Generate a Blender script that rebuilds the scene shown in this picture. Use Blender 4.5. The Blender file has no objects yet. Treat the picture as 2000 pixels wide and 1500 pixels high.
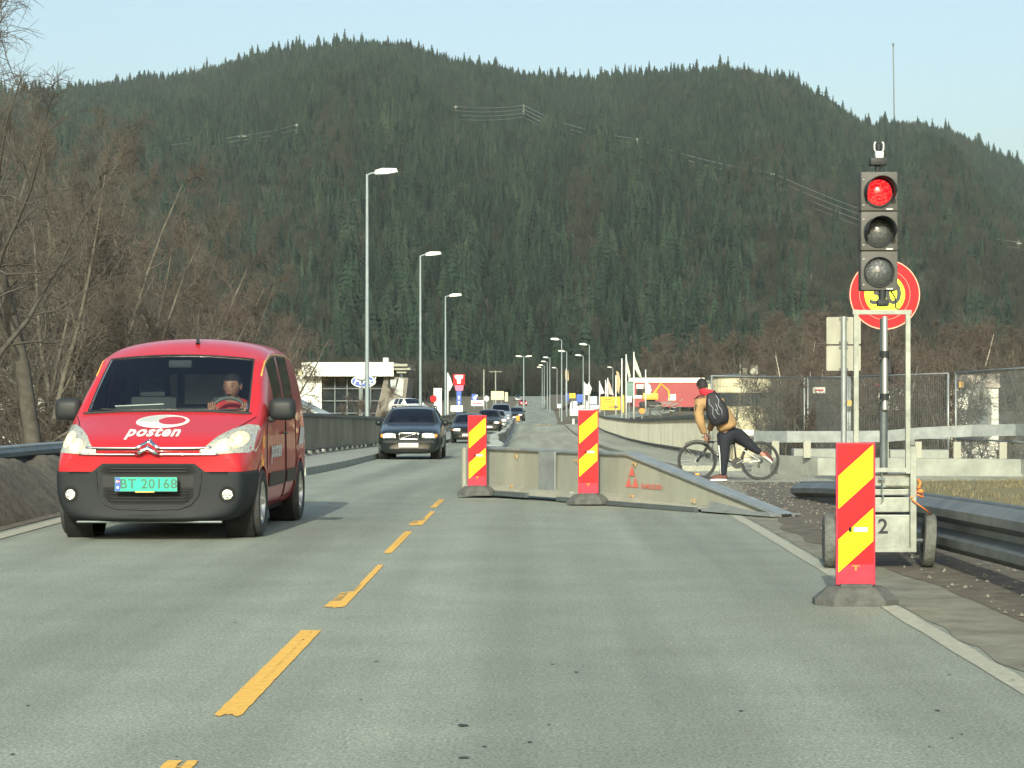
import bpy, bmesh, math, random
import numpy as np
from mathutils import Vector, Matrix, noise
from mathutils.bvhtree import BVHTree
from mathutils.geometry import delaunay_2d_cdt
PI = math.pi
R_ = math.radians
sc = bpy.context.scene
col = sc.collection

# ---------------------------------------------------------------- camera
F, VX, HY, CH = 4300.0, 1043.0, 772.0, 1.3      # focal length in photo pixels, vanishing point, eye height
cd = bpy.data.cameras.new('camera'); cam = bpy.data.objects.new('camera', cd); col.objects.link(cam)
cam.location = (0, 0, CH); cam.rotation_euler = (PI/2, 0, 0)
cd.sensor_width = 36; cd.lens = F/2000*36
cd.shift_x = (1000-VX)/2000; cd.shift_y = (HY-750)/2000
cd.clip_start = 0.1; cd.clip_end = 12000
sc.camera = cam
# ---------------------------------------------------------------- sky and sun
SUN_EL, SUN_AZ = 25.0, 5.0            # light travels towards +Y, drifting 5 degrees to +X
w = bpy.data.worlds.new('World'); sc.world = w; w.use_nodes = True
nt = w.node_tree
sky = nt.nodes.new('ShaderNodeTexSky'); sky.sky_type = 'NISHITA'; sky.sun_disc = False
sky.sun_elevation = R_(SUN_EL); sky.sun_rotation = R_(180+SUN_AZ)
sky.air_density = 1.0; sky.dust_density = 4.0; sky.ozone_density = 0.8; sky.altitude = 50
bg = nt.nodes['Background']; bg.inputs[1].default_value = 0.15
tn_ = nt.nodes.new('ShaderNodeMix'); tn_.data_type = 'RGBA'; tn_.blend_type = 'MULTIPLY'; tn_.inputs[0].default_value = 1; tn_.inputs[7].default_value = (1.06, 1.09, 1.03, 1)   # slightly green spring sky
nt.links.new(sky.outputs[0], tn_.inputs[6]); nt.links.new(tn_.outputs[2], bg.inputs[0])
sl = bpy.data.lights.new('sun', 'SUN'); so = bpy.data.objects.new('sun', sl); col.objects.link(so)
sl.energy = 3.8; sl.angle = R_(0.5); sl.color = (1.0, 0.97, 0.80)
ldir = Vector((math.sin(R_(SUN_AZ))*math.cos(R_(SUN_EL)), math.cos(R_(SUN_AZ))*math.cos(R_(SUN_EL)), -math.sin(R_(SUN_EL))))
so.rotation_euler = ldir.to_track_quat('-Z', 'Y').to_euler()
sc.view_settings.view_transform = 'Standard'; sc.view_settings.look = 'None'
sc.view_settings.exposure = 0.35; sc.view_settings.gamma = 1.0
sc.cycles.max_bounces = 5; sc.cycles.diffuse_bounces = 2; sc.cycles.glossy_bounces = 3
sc.cycles.transparent_max_bounces = 24; sc.cycles.volume_bounces = 0
sc.cycles.caustics_reflective = False; sc.cycles.caustics_refractive = False

# ---------------------------------------------------------------- helpers
def W(px, py, Z):                     # a point seen at photo pixel (px,py) at distance Z
    return Vector(((px-VX)/F*Z, Z, CH+(HY-py)/F*Z))

def M(name, c, rough=.6, metal=0.0, var=0.0, vs=4.0, bump=0.0, bs=40.0, c2=None, spec=.5, emit=0.0, ecol=None, coat=0.0, stretch=None, alpha=None):
    m = bpy.data.materials.new(name); m.use_nodes = True
    n = m.node_tree.nodes; l = m.node_tree.links; b = n['Principled BSDF']
    if len(c) == 3: c = (*c, 1)
    b.inputs['Base Color'].default_value = c
    b.inputs['Roughness'].default_value = rough; b.inputs['Metallic'].default_value = metal
    b.inputs['Specular IOR Level'].default_value = spec
    if coat: b.inputs['Coat Weight'].default_value = coat; b.inputs['Coat Roughness'].default_value = .04
    if emit:
        b.inputs['Emission Color'].default_value = (*(ecol or c[:3]), 1); b.inputs['Emission Strength'].default_value = emit
    if var or bump:
        tc = n.new('ShaderNodeTexCoord'); src = tc.outputs['Object']
        if stretch:
            mp = n.new('ShaderNodeMapping'); mp.inputs['Scale'].default_value = stretch
            l.new(src, mp.inputs[0]); src = mp.outputs[0]
    if var:
        no = n.new('ShaderNodeTexNoise'); no.inputs['Scale'].default_value = vs; no.inputs['Detail'].default_value = 6; no.inputs['Roughness'].default_value = .65
        l.new(src, no.inputs['Vector'])
        mr = n.new('ShaderNodeMapRange'); mr.inputs[1].default_value = .3; mr.inputs[2].default_value = .7
        l.new(no.outputs[0], mr.inputs[0])
        mx = n.new('ShaderNodeMix'); mx.data_type = 'RGBA'
        if c2 is None:
            mx.inputs[6].default_value = (*[v*(1-var) for v in c[:3]], 1)
            mx.inputs[7].default_value = (*[min(1, v*(1+var)) for v in c[:3]], 1)
        else:
            mx.inputs[6].default_value = c; mx.inputs[7].default_value = (*c2[:3], 1)
        l.new(mr.outputs[0], mx.inputs[0]); l.new(mx.outputs[2], b.inputs['Base Color'])
        if emit and c2 is not None: l.new(mx.outputs[2], b.inputs['Emission Color'])
    if bump:
        nb = n.new('ShaderNodeTexNoise'); nb.inputs['Scale'].default_value = bs; nb.inputs['Detail'].default_value = 4
        l.new(src, nb.inputs['Vector'])
        bp = n.new('ShaderNodeBump'); bp.inputs['Strength'].default_value = bump; bp.inputs['Distance'].default_value = .02
        l.new(nb.outputs[0], bp.inputs['Height']); l.new(bp.outputs[0], b.inputs['Normal'])
    return m

def glass_mat(name, tint=(.75,.8,.8), refl=1.0, rough=.03):
    m = bpy.data.materials.new(name); m.use_nodes = True
    n = m.node_tree.nodes; l = m.node_tree.links
    n.remove(n['Principled BSDF'])
    t = n.new('ShaderNodeBsdfTransparent'); t.inputs[0].default_value = (*tint, 1)
    g = n.new('ShaderNodeBsdfGlossy'); g.inputs['Roughness'].default_value = rough
    fr = n.new('ShaderNodeFresnel'); fr.inputs[0].default_value = 1.5
    mu = n.new('ShaderNodeMath'); mu.operation = 'MULTIPLY'; mu.inputs[1].default_value = refl; mu.use_clamp = True
    mx = n.new('ShaderNodeMixShader')
    l.new(fr.outputs[0], mu.inputs[0]); ad = n.new('ShaderNodeMath'); ad.inputs[1].default_value = .05*refl; l.new(mu.outputs[0], ad.inputs[0]); l.new(ad.outputs[0], mx.inputs[0])
    l.new(t.outputs[0], mx.inputs[1]); l.new(g.outputs[0], mx.inputs[2])
    l.new(mx.outputs[0], n['Material Output'].inputs[0])
    return m

class MB:
    """collects shapes for ONE mesh object"""
    def __init__(s): s.v = []; s.f = []; s.m = []; s.mi = 0
    def add(s, vs, fs, mi=None):
        o = len(s.v); s.v.extend([tuple(p) for p in vs]); s.f.extend([tuple(o+i for i in f) for f in fs])
        s.m.extend([s.mi if mi is None else mi]*len(fs)); return s
    def box(s, c, d, rot=None, mi=None, bev=0.0):
        hx, hy, hz = d[0]/2, d[1]/2, d[2]/2
        if bev > 0:
            b = min(bev, hx*.9, hy*.9, hz*.9); bm = bmesh.new()
            bmesh.ops.create_cube(bm, size=1)
            for v in bm.verts: v.co = Vector((v.co.x*2*hx, v.co.y*2*hy, v.co.z*2*hz))
            bmesh.ops.bevel(bm, geom=bm.edges[:], offset=b, segments=2, affect='EDGES', profile=.6)
            bm.verts.index_update(); vs = [v.co.copy() for v in bm.verts]; fs = [[v.index for v in f.verts] for f in bm.faces]; bm.free()
        else:
            vs = [Vector((x, y, z)) for x in (-hx, hx) for y in (-hy, hy) for z in (-hz, hz)]
            fs = [(0,1,3,2),(4,6,7,5),(0,4,5,1),(2,3,7,6),(0,2,6,4),(1,5,7,3)]
        if rot is not None: vs = [rot @ v for v in vs]
        c = Vector(c)
        return s.add([v+c for v in vs], fs, mi)
    def tube(s, pts, r, n=8, cap=True, mi=None, flat=None):
        pts = [Vector(p) for p in pts]; k = len(pts)
        rs = r if isinstance(r, (list, tuple)) else [r]*k
        vs = []; up = None
        for i, p in enumerate(pts):
            t = (pts[min(i+1, k-1)]-pts[max(i-1, 0)])
            if t.length < 1e-9: t = Vector((0,0,1))
            t.normalize()
            if up is None:
                up = Vector((0,0,1)) if abs(t.z) < .9 else Vector((0,1,0))
            a = t.cross(up)
            if a.length < 1e-6: a = t.cross(Vector((1,0,0)))
            a.normalize(); b = a.cross(t).normalized(); up = b
            for j in range(n):
                q = 2*PI*j/n; vs.append(p + a*(math.cos(q)*rs[i]) + b*(math.sin(q)*rs[i]*(flat or 1)))
        fs = [(i*n+j, i*n+(j+1) % n, (i+1)*n+(j+1) % n, (i+1)*n+j) for i in range(k-1) for j in range(n)]
        if cap and n > 2: fs += [tuple(range(n))[::-1], tuple((k-1)*n+j for j in range(n))]
        return s.add(vs, fs, mi)
    def cyl(s, a, b, r, n=16, mi=None, r2=None): return s.tube([a, b], [r, r if r2 is None else r2], n, True, mi)
    def lathe(s, prof, n=24, axis='Z', c=(0,0,0), mi=None, a0=0, a1=2*PI):
        vs = []; full = abs(a1-a0-2*PI) < 1e-6; m_ = n if full else n+1
        for (r, h) in prof:
            for j in range(m_):
                q = a0+(a1-a0)*j/n; x, y = r*math.cos(q), r*math.sin(q)
                p = (x, y, h) if axis == 'Z' else ((h, x, y) if axis == 'X' else (x, h, y))
                vs.append(Vector(p)+Vector(c))
        fs = []
        for i in range(len(prof)-1):
            for j in range(n):
                j2 = (j+1) % m_; fs.append((i*m_+j, i*m_+j2, (i+1)*m_+j2, (i+1)*m_+j))
        return s.add(vs, fs, mi)
    def prism(s, poly, y0, y1, mi=None, plane='XZ'):
        n = len(poly)
        def P(a, b, d): return (a, d, b) if plane == 'XZ' else ((d, a, b) if plane == 'YZ' else (a, b, d))
        vs = [P(a, b, y0) for a, b in poly]+[P(a, b, y1) for a, b in poly]
        fs = [tuple(range(n))[::-1], tuple(range(n, 2*n))]+[(i, (i+1) % n, n+(i+1) % n, n+i) for i in range(n)]
        return s.add(vs, fs, mi)
    def quad(s, a, b, c, d, mi=None): return s.add([a, b, c, d], [(0,1,2,3)], mi)
    def sphere(s, c, r, nu=14, nv=9, mi=None):
        r = r if isinstance(r, (tuple, list)) else (r, r, r); vs = []; fs = []
        for i in range(nv+1):
            th = PI*i/nv
            for j in range(nu):
                ph = 2*PI*j/nu; vs.append((c[0]+r[0]*math.sin(th)*math.cos(ph), c[1]+r[1]*math.sin(th)*math.sin(ph), c[2]+r[2]*math.cos(th)))
        for i in range(nv):
            for j in range(nu): fs.append((i*nu+j, (i+1)*nu+j, (i+1)*nu+(j+1) % nu, i*nu+(j+1) % nu))
        return s.add(vs, fs, mi)
    def build(s, name, mats, parent=None, smooth=False, loc=None, fixn=True):
        me = bpy.data.meshes.new(name); me.from_pydata(s.v, [], s.f)
        for m_ in (mats if isinstance(mats, (list, tuple)) else [mats]): me.materials.append(m_)
        me.polygons.foreach_set('material_index', s.m)
        if fixn and len(s.f) < 60000:
            bm = bmesh.new(); bm.from_mesh(me); bmesh.ops.recalc_face_normals(bm, faces=bm.faces); bm.to_mesh(me); bm.free()
        if smooth:
            me.polygons.foreach_set('use_smooth', [True]*len(me.polygons))
            if smooth != 'all':
                try: me.set_sharp_from_angle(angle=R_(38))
                except Exception: pass
        me.update()
        o = bpy.data.objects.new(name, me); col.objects.link(o)
        if parent: o.parent = parent
        if loc is not None: o.location = loc
        return o

def thing(name, label, cat, loc=(0,0,0), rz=0.0, group=None):
    o = bpy.data.objects.new(name, None); col.objects.link(o); o.empty_display_size = .2
    o.location = loc; o.rotation_euler = (0,0,rz); o['label'] = label; o['category'] = cat
    if group: o['group'] = group
    return o
def tag(o, label, cat, group=None):
    o['label'] = label; o['category'] = cat
    if group: o['group'] = group
    return o
def setting(o, kind='structure'): o['kind'] = kind; return o
def dup(root, loc, rz=0.0, label=None, group=None, scale=None):
    def cp(o, par):
        c = o.copy(); col.objects.link(c)
        if par: c.parent = par
        for ch in o.children: cp(ch, c)
        return c
    r = cp(root, None); r.location = loc; r.rotation_euler = (0,0,rz)
    if label: r['label'] = label
    if group: r['group'] = group
    if scale: r.scale = (scale,)*3 if isinstance(scale, (int, float)) else scale
    return r

def text_geo(txt, size=1.0, bold=0.0, shear=0.0, sx=1.0, spacing=1.0):
    cu = bpy.data.curves.new('t', 'FONT'); cu.body = txt; cu.size = size; cu.offset = bold; cu.shear = shear
    cu.align_x = 'CENTER'; cu.align_y = 'CENTER'; cu.space_character = spacing; cu.resolution_u = 3
    ob = bpy.data.objects.new('t', cu); col.objects.link(ob)
    dg = bpy.context.evaluated_depsgraph_get(); me = bpy.data.meshes.new_from_object(ob.evaluated_get(dg))
    vs = [(v.co.x*sx, v.co.y) for v in me.vertices]; fs = [tuple(p.vertices) for p in me.polygons]
    bpy.data.objects.remove(ob); bpy.data.curves.remove(cu); bpy.data.meshes.remove(me)
    return vs, fs
def text_on(mb, txt, c, size, bold=0.0, mi=None, sx=1.0, shear=0.0, face='-Y', spacing=1.0):
    vs, fs = text_geo(txt, size, bold, shear, sx, spacing)      # lettering as flat faces, reading from -Y
    mb.add([(c[0]+x, c[1], c[2]+z) for x, z in vs], fs, mi)

def interp(x, tab):
    if x <= tab[0][0]: return tab[0][1]
    for (a, b), (c, d) in zip(tab, tab[1:]):
        if x <= c: return b+(d-b)*(x-a)/(c-a)
    return tab[-1][1]
def sinterp(x, tab):                       # smooth version
    e = 4.0; return sum(interp(x+k, tab) for k in (-e, -e/2, 0, e/2, e))/5
GT = [(-60,0),(24,0),(30,-.03),(38,-.17),(50,-.36),(61,-.46),(86,-.82),(108,-1.06),(150,-1.36),(200,-1.42),(260,-1.45),(400,-1.45),(520,-1.2),(600,-.3),(680,.9),(720,1.0),(800,.4),(1000,-1.5)]
def g(y): return sinterp(y, GT)
# ---------------------------------------------------------------- materials
def asphalt(name, base, tracks=True):
    m = bpy.data.materials.new(name); m.use_nodes = True
    n = m.node_tree.nodes; l = m.node_tree.links; b = n['Principled BSDF']
    tc = n.new('ShaderNodeTexCoord'); P = tc.outputs['Object']
    def noise_(scale, det=4, rough=.6, vec=None, mp=None):
        q = n.new('ShaderNodeTexNoise'); q.inputs['Scale'].default_value = scale; q.inputs['Detail'].default_value = det; q.inputs['Roughness'].default_value = rough
        v = vec or P
        if mp:
            mm = n.new('ShaderNodeMapping'); mm.inputs['Scale'].default_value = mp; l.new(v, mm.inputs[0]); v = mm.outputs[0]
        l.new(v, q.inputs['Vector']); return q.outputs[0]
    def rng(x, a, b_, c, d):
        q = n.new('ShaderNodeMapRange'); q.inputs[1].default_value = a; q.inputs[2].default_value = b_; q.inputs[3].default_value = c; q.inputs[4].default_value = d; l.new(x, q.inputs[0]); return q.outputs[0]
    def mul(a, b_):
        q = n.new('ShaderNodeMath'); q.operation = 'MULTIPLY'; l.new(a, q.inputs[0])
        if isinstance(b_, float): q.inputs[1].default_value = b_
        else: l.new(b_, q.inputs[1])
        return q.outputs[0]
    fine = rng(noise_(70, 2, .8), .30, .70, .45, 1.55)
    fine2 = rng(noise_(20, 5, .85), .3, .7, .80, 1.20)
    mid = rng(noise_(1.1, 6, .6), .3, .7, .90, 1.10)
    band = rng(noise_(1.0, 3, .5, mp=(1.35, .035, 1)), .32, .68, .80, 1.18)
    f = mul(mul(mul(fine, fine2), mid), band)
    # small dark pock marks and pale stones
    vo = n.new('ShaderNodeTexVoronoi'); vo.inputs['Scale'].default_value = 26; l.new(P, vo.inputs['Vector'])
    pale = rng(vo.outputs['Distance'], .03, .10, 1.35, 1.0); f = mul(f, pale)
    pk = rng(noise_(7, 3, .7, mp=(1, .5, 1)), .70, .76, 1.0, .62); f = mul(f, pk)
    mx = n.new('ShaderNodeMix'); mx.data_type = 'RGBA'; mx.blend_type = 'MULTIPLY'; mx.inputs[0].default_value = 1
    mx.inputs[6].default_value = (*base, 1)
    cmb = n.new('ShaderNodeCombineColor'); [l.new(f, cmb.inputs[i]) for i in range(3)]
    l.new(cmb.outputs[0], mx.inputs[7]); l.new(mx.outputs[2], b.inputs['Base Color'])
    b.inputs['Roughness'].default_value = .82; b.inputs['Specular IOR Level'].default_value = .35
    bp = n.new('ShaderNodeBump'); bp.inputs['Strength'].default_value = .5; bp.inputs['Distance'].default_value = .008
    l.new(noise_(60, 3, .8), bp.inputs['Height']); l.new(bp.outputs[0], b.inputs['Normal'])
    return m
mt = {}
mt['road'] = asphalt('asphalt', (.218,.252,.213))
mt['sandy'] = asphalt('sandy_asphalt', (.27,.29,.235))
mt['dirt'] = M('dirt', (.058,.053,.040), .95, var=.5, vs=5, bump=1.0, bs=18, c2=(.145,.133,.102))
mt['sand'] = M('sand', (.235,.245,.195), .95, var=.3, vs=2.6, bump=.8, bs=30, c2=(.11,.11,.085))

def worn(m, thr=.70):
    n = m.node_tree.nodes; l = m.node_tree.links; b = n['Principled BSDF']
    tc = n.new('ShaderNodeTexCoord'); q = n.new('ShaderNodeTexNoise'); q.inputs['Scale'].default_value = 30; q.inputs['Detail'].default_value = 5; q.inputs['Roughness'].default_value = .8
    l.new(tc.outputs['Object'], q.inputs['Vector'])
    at = n.new('ShaderNodeAttribute'); at.attribute_name = 'wear'
    ad = n.new('ShaderNodeMath'); ad.operation = 'ADD'; l.new(q.outputs[0], ad.inputs[0]); l.new(at.outputs['Fac'], ad.inputs[1])
    gt = n.new('ShaderNodeMath'); gt.operation = 'LESS_THAN'; l.new(ad.outputs[0], gt.inputs[0]); gt.inputs[1].default_value = thr
    l.new(gt.outputs[0], b.inputs['Alpha'])
    return m
mt['yellow_line'] = worn(M('worn_yellow_paint', (.70,.42,.075), .75, var=.18, vs=25))
mt['white_line'] = worn(M('worn_white_paint', (.40,.42,.34), .85, var=.25, vs=11, c2=(.29,.31,.25)), .60)
mt['galv'] = M('galvanised_steel', (.27,.31,.31), .45, .45, var=.22, vs=5, bump=.08)
mt['galv_light'] = M('pale_galvanised_steel', (.25,.28,.245), .55, .25, var=.3, vs=8)
mt['galv_dark'] = M('weathered_steel', (.10,.125,.13), .5, .35, var=.25, vs=4, bump=.1)
mt['panel'] = M('pale_grey_steel_panel', (.27,.285,.235), .6, .15, var=.16, vs=3, stretch=(1,1,.35), bump=.05)
mt['concrete'] = M('concrete', (.25,.275,.245), .85, var=.2, vs=3, bump=.25, bs=30)
mt['rubber'] = M('rubber', (.075,.082,.078), .75, var=.35, vs=10, bump=.4, bs=30)
mt['tyre'] = M('tyre_rubber', (.035,.038,.038), .8, var=.3, vs=12, bump=.3)
mt['black'] = M('black_plastic', (.022,.028,.031), .5, var=.15, spec=.25)
mt['bumper'] = M('textured_bumper_plastic', (.015,.020,.023), .65, var=.12, vs=6, spec=.25, bump=.1, bs=200)
mt['black_matt'] = M('matt_black_plastic', (.02,.023,.026), .8, var=.2)
mt['gap'] = M('dark_gap', (.006,.007,.008), .9, var=.1)
mt['white'] = M('white_paint', (.62,.66,.63), .45, var=.06)
mt['white_dirty'] = M('weathered_white_paint', (.62,.65,.56), .6, var=.12, vs=2)
mt['chrome'] = M('chrome', (.75,.77,.78), .12, 1.0, var=.05)
mt['alu'] = M('brushed_aluminium', (.62,.65,.63), .3, .85, var=.1)
mt['sign_red'] = M('red_reflective_film', (.46,.012,.018), .45, spec=.2, var=.1, vs=6)
mt['sign_red_dull'] = M('faded_red_film', (.42,.035,.06), .5, spec=.2, var=.22, vs=14)
mt['sign_yellow'] = M('yellow_reflective_film', (.85,.70,.01), .45, spec=.2, var=.04)
mt['sign_lime'] = M('fluorescent_yellow_film', (.72,.88,.02), .4, var=.05, emit=.12, ecol=(.72,.9,.02))  # faint emission brightens the film, which is no lamp
mt['sign_blue'] = M('blue_film', (.03,.10,.42), .4, var=.1)
mt['lamp_grey'] = M('pale_blue_grey_pole', (.23,.29,.31), .5, .2, var=.15, vs=2)
mt['orange'] = M('orange_webbing', (.85,.24,.05), .7, var=.15)
mt['lens_grey'] = M('clear_lens', (.055,.065,.065), .12, var=.25, vs=60, coat=1, bump=.5, bs=120)
mt['headlamp'] = M('headlamp_reflector', (.62,.66,.62), .12, .85, var=.3, vs=40, bump=.8, bs=60)
mt['lit'] = M('lit_bulb', (1,.95,.7), .3, var=.02, emit=4.0, ecol=(1.0,.86,.50))
mt['litwhite'] = M('lit_headlamp', (1,1,.9), .3, var=.02, emit=2.6, ecol=(1.0,.96,.82))
mt['amber'] = M('amber_lens', (.75,.28,.03), .3, var=.1)
mt['skin'] = M('skin', (.33,.175,.12), .55, var=.1, vs=20)
mt['hair'] = M('dark_hair', (.012,.010,.010), .7, var=.3, vs=60, bump=.5, bs=90)
mt['windglass'] = glass_mat('windscreen_glass', (.80,.86,.84), 1.1, .02)
mt['carglass'] = glass_mat('tinted_car_glass', (.42,.47,.46), 1.2, .02)
mt['plate_white'] = M('plate_white', (.75,.77,.72), .4, var=.05)
mt['plate_black'] = M('plate_lettering', (.02,.025,.03), .5, var=.05)
mt['plate_green'] = M('plate_green', (.005,.50,.30), .4, var=.04)
mt['interior'] = M('dark_interior', (.04,.052,.055), .8, var=.2)
mt['interior_grey'] = M('grey_interior', (.12,.145,.14), .8, var=.2)
mt['grass'] = M('dry_grass_ground', (.20,.175,.085), .95, var=.5, vs=9, bump=.8, bs=25, c2=(.115,.12,.06))
mt['soil'] = M('valley_soil', (.085,.082,.06), .95, var=.4, vs=.4, bump=.5, bs=3, c2=(.14,.13,.08))
mt['facade_white'] = M('white_cladding', (.74,.77,.68), .6, var=.06, vs=1.5)
mt['facade_cream'] = M('cream_cladding', (.46,.44,.28), .7, var=.3, vs=1.2)
mt['facade_red'] = M('red_cladding', (.28,.05,.055), .6, var=.1, vs=1.0)
mt['facade_grey'] = M('grey_cladding', (.16,.155,.13), .7, var=.15, vs=1.0)
mt['win_dark'] = M('dark_window_glass', (.025,.032,.035), .08, var=.3, vs=.5, coat=1)
# ---------------------------------------------------------------- terrain, road, bridge deck
XR = 4.7         # half limits of the carriageway strip
def ground_h(x, y):
    base = g(y)-.05
    # river valley either side of the bridge
    v = max(0, min(1, (y-52)/14))*max(0, min(1, (205-y)/25))
    if x < -7.2: side = min(1, (-7.2-x)/6)
    elif x > 6.0+max(0, 43-y)*.9: side = min(1, (x-6.0-max(0, 43-y)*.9)/6)
    else: side = 0
    h = base-4.6*v*side
    if abs(x) < 6.5 and 58 < y < 195: h = base-4.6*min(1, v)*(1 if v > .3 else v/.3)
    if x < -5.5 and y < 50: h += .10*noise.noise(Vector((x*.4, y*.3, 0)))*min(1, (-5.5-x)/3)
    if x < -60 and y > 100: h += min(1, (-60-x)/200)*6
    if y > 1000: h += 0
    return h
def axis_pts(segs):
    out = []
    for a, b, n in segs: out += [a+(b-a)*i/n for i in range(n)]
    out.append(segs[-1][1]); return out
xs = axis_pts([(-2600,-200,12),(-200,-40,10),(-40,-7.4,10),(-7.4,-5,3),(-5,5,6),(5,8,3),(8,40,12),(40,200,10),(200,2600,12)])
ys = axis_pts([(-200,0,6),(0,48,14),(48,70,8),(70,180,12),(180,210,8),(210,1000,40),(1000,2700,10)])
mb = MB(); mb.add([(x, y, ground_h(x, y)) for y in ys for x in xs], [(j*len(xs)+i, j*len(xs)+i+1, (j+1)*len(xs)+i+1, (j+1)*len(xs)+i) for j in range(len(ys)-1) for i in range(len(xs)-1)])
gr = setting(mb.build('ground', mt['soil'], smooth='all', fixn=False))
mb = MB(); mb.quad((-300,60,-5.0), (300,60,-5.0), (300,196,-5.0), (-300,196,-5.0))
water = setting(mb.build('river_water', M('river_water', (.03,.04,.035), .08, var=.2, vs=.2, bump=.25, bs=1.5)))

def strip(name, ys_, left, right, m, dz=0.0, cross=2, smooth='all', skirt=0.0, kind='structure'):
    mb = MB(); vs = []; fs = []; n = cross+1
    for y in ys_:
        a, b = left(y), right(y)
        for i in range(n): x = a+(b-a)*i/cross; vs.append((x, y, g(y)+dz))
    for j in range(len(ys_)-1):
        for i in range(cross): fs.append((j*n+i, j*n+i+1, (j+1)*n+i+1, (j+1)*n+i))
    mb.add(vs, fs)
    if skirt:
        for side in (0, cross):
            o = len(mb.v); q = []
            for j in range(len(ys_)):
                p = vs[j*n+side]; q += [p, (p[0], p[1], p[2]-skirt)]
            mb.add(q, [(2*j, 2*j+1, 2*j+3, 2*j+2) for j in range(len(ys_)-1)])
        for j in (0, len(ys_)-1):
            row = vs[j*n:(j+1)*n]; mb.add(row+[(p[0], p[1], p[2]-skirt) for p in row], [(i, i+1, n+i+1, n+i) for i in range(cross)])
    o = mb.build(name, m, smooth=smooth, fixn=bool(skirt)); o['kind'] = kind; return o
yr = axis_pts([(-12,60,36),(60,200,28),(200,760,56)])
LE = lambda y: -4.72-.012*max(0, y-14)**1.2 if y < 24 else -4.9
strip('road', yr, lambda y: -5.1 if y < 30 else -4.45, lambda y: interp(y, [(0,2.6),(30,2.7),(45,2.9),(190,3.0),(215,2.4),(400,3.5),(760,3.0)]), mt['road'], 0.0, 4)
# road shoulder and gravel beside the carriageway
strip('shoulder_right', axis_pts([(4,44,120)]), lambda y: 2.27+.05*noise.noise(Vector((9, y*2, 0))), lambda y: interp(y, [(4,3.1),(12,3.05),(20,3.1),(30,3.3),(44,4.2)]), mt['sand'], .004, 2)
strip('gravel_right', axis_pts([(4,44,160)]), lambda y: .10*noise.noise(Vector((1, y*1.1, 0)))+.07*noise.noise(Vector((1, y*4, 0)))+interp(y, [(4,2.85),(14,2.78),(17,2.6),(21,2.4),(24,2.6),(30,2.9),(44,4.0)]), lambda y: interp(y, [(4,8),(44,12)]), mt['dirt'], .007, 2)
strip('gravel_left', axis_pts([(4,46,20)]), lambda y: -14, lambda y: interp(y, [(4,-5.0),(22,-5.12),(46,-5.1)]), mt['dirt'], .004, 3)
strip('path', axis_pts([(36,46,5)]), lambda y: 3.2, lambda y: 14, mt['sandy'], .012, 2)
# closed bridge lane, dusty from the works
strip('bridge_lane', axis_pts([(31,60,15),(60,196,30)]), lambda y: interp(y, [(31,-.3),(45,-.9),(196,-1.3)]), lambda y: interp(y, [(31,2.2),(45,2.7),(196,2.7)]), mt['sandy'], .012, 3)
# pavements on the bridge (raised, with kerbs)
KX = -4.35
pv1 = strip('pavement_left', axis_pts([(42,200,32)]), lambda y: -6.05, lambda y: KX, mt['concrete'], .15, 2, skirt=.25)
pv2 = strip('pavement_right', axis_pts([(46,198,32)]), lambda y: interp(y, [(46,3.1),(60,2.75),(198,2.75)]), lambda y: interp(y, [(46,4.35),(198,5.1)]), mt['sandy'], .13, 2, skirt=.25)
# bridge deck slab below everything
mb = MB(); ysd = axis_pts([(50,205,20)])
for j in range(len(ysd)-1):
    a, b = ysd[j], ysd[j+1]; za, zb = g(a)-.035, g(b)-.035
    vs = [(-6.6,a,za),(5.6,a,za),(5.6,a,za-.9),(-6.6,a,za-.9),(-6.6,b,zb),(5.6,b,zb),(5.6,b,zb-.9),(-6.6,b,zb-.9)]
    mb.add(vs, [(0,1,5,4),(3,2,6,7),(0,3,7,4),(1,2,6,5)])
setting(mb.build('bridge_deck', mt['concrete'], fixn=False))
# white edge lines
strip('edge_line_right', axis_pts([(2,29,120)]), lambda y: 2.12+.012*noise.noise(Vector((0,y*1.3,0))), lambda y: 2.24+.015*noise.noise(Vector((3,y*1.7,0)))+.012*noise.noise(Vector((3,y*6,0))), mt['white_line'], .004, 1)
strip('edge_line_left', axis_pts([(2,40,30)]), lambda y: interp(y, [(2,-4.72),(14,-4.74),(20,-4.86),(40,-4.95)])-.14, lambda y: interp(y, [(2,-4.72),(14,-4.74),(20,-4.86),(40,-4.95)])+.05, mt['white_line'], .0075, 1)
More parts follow.
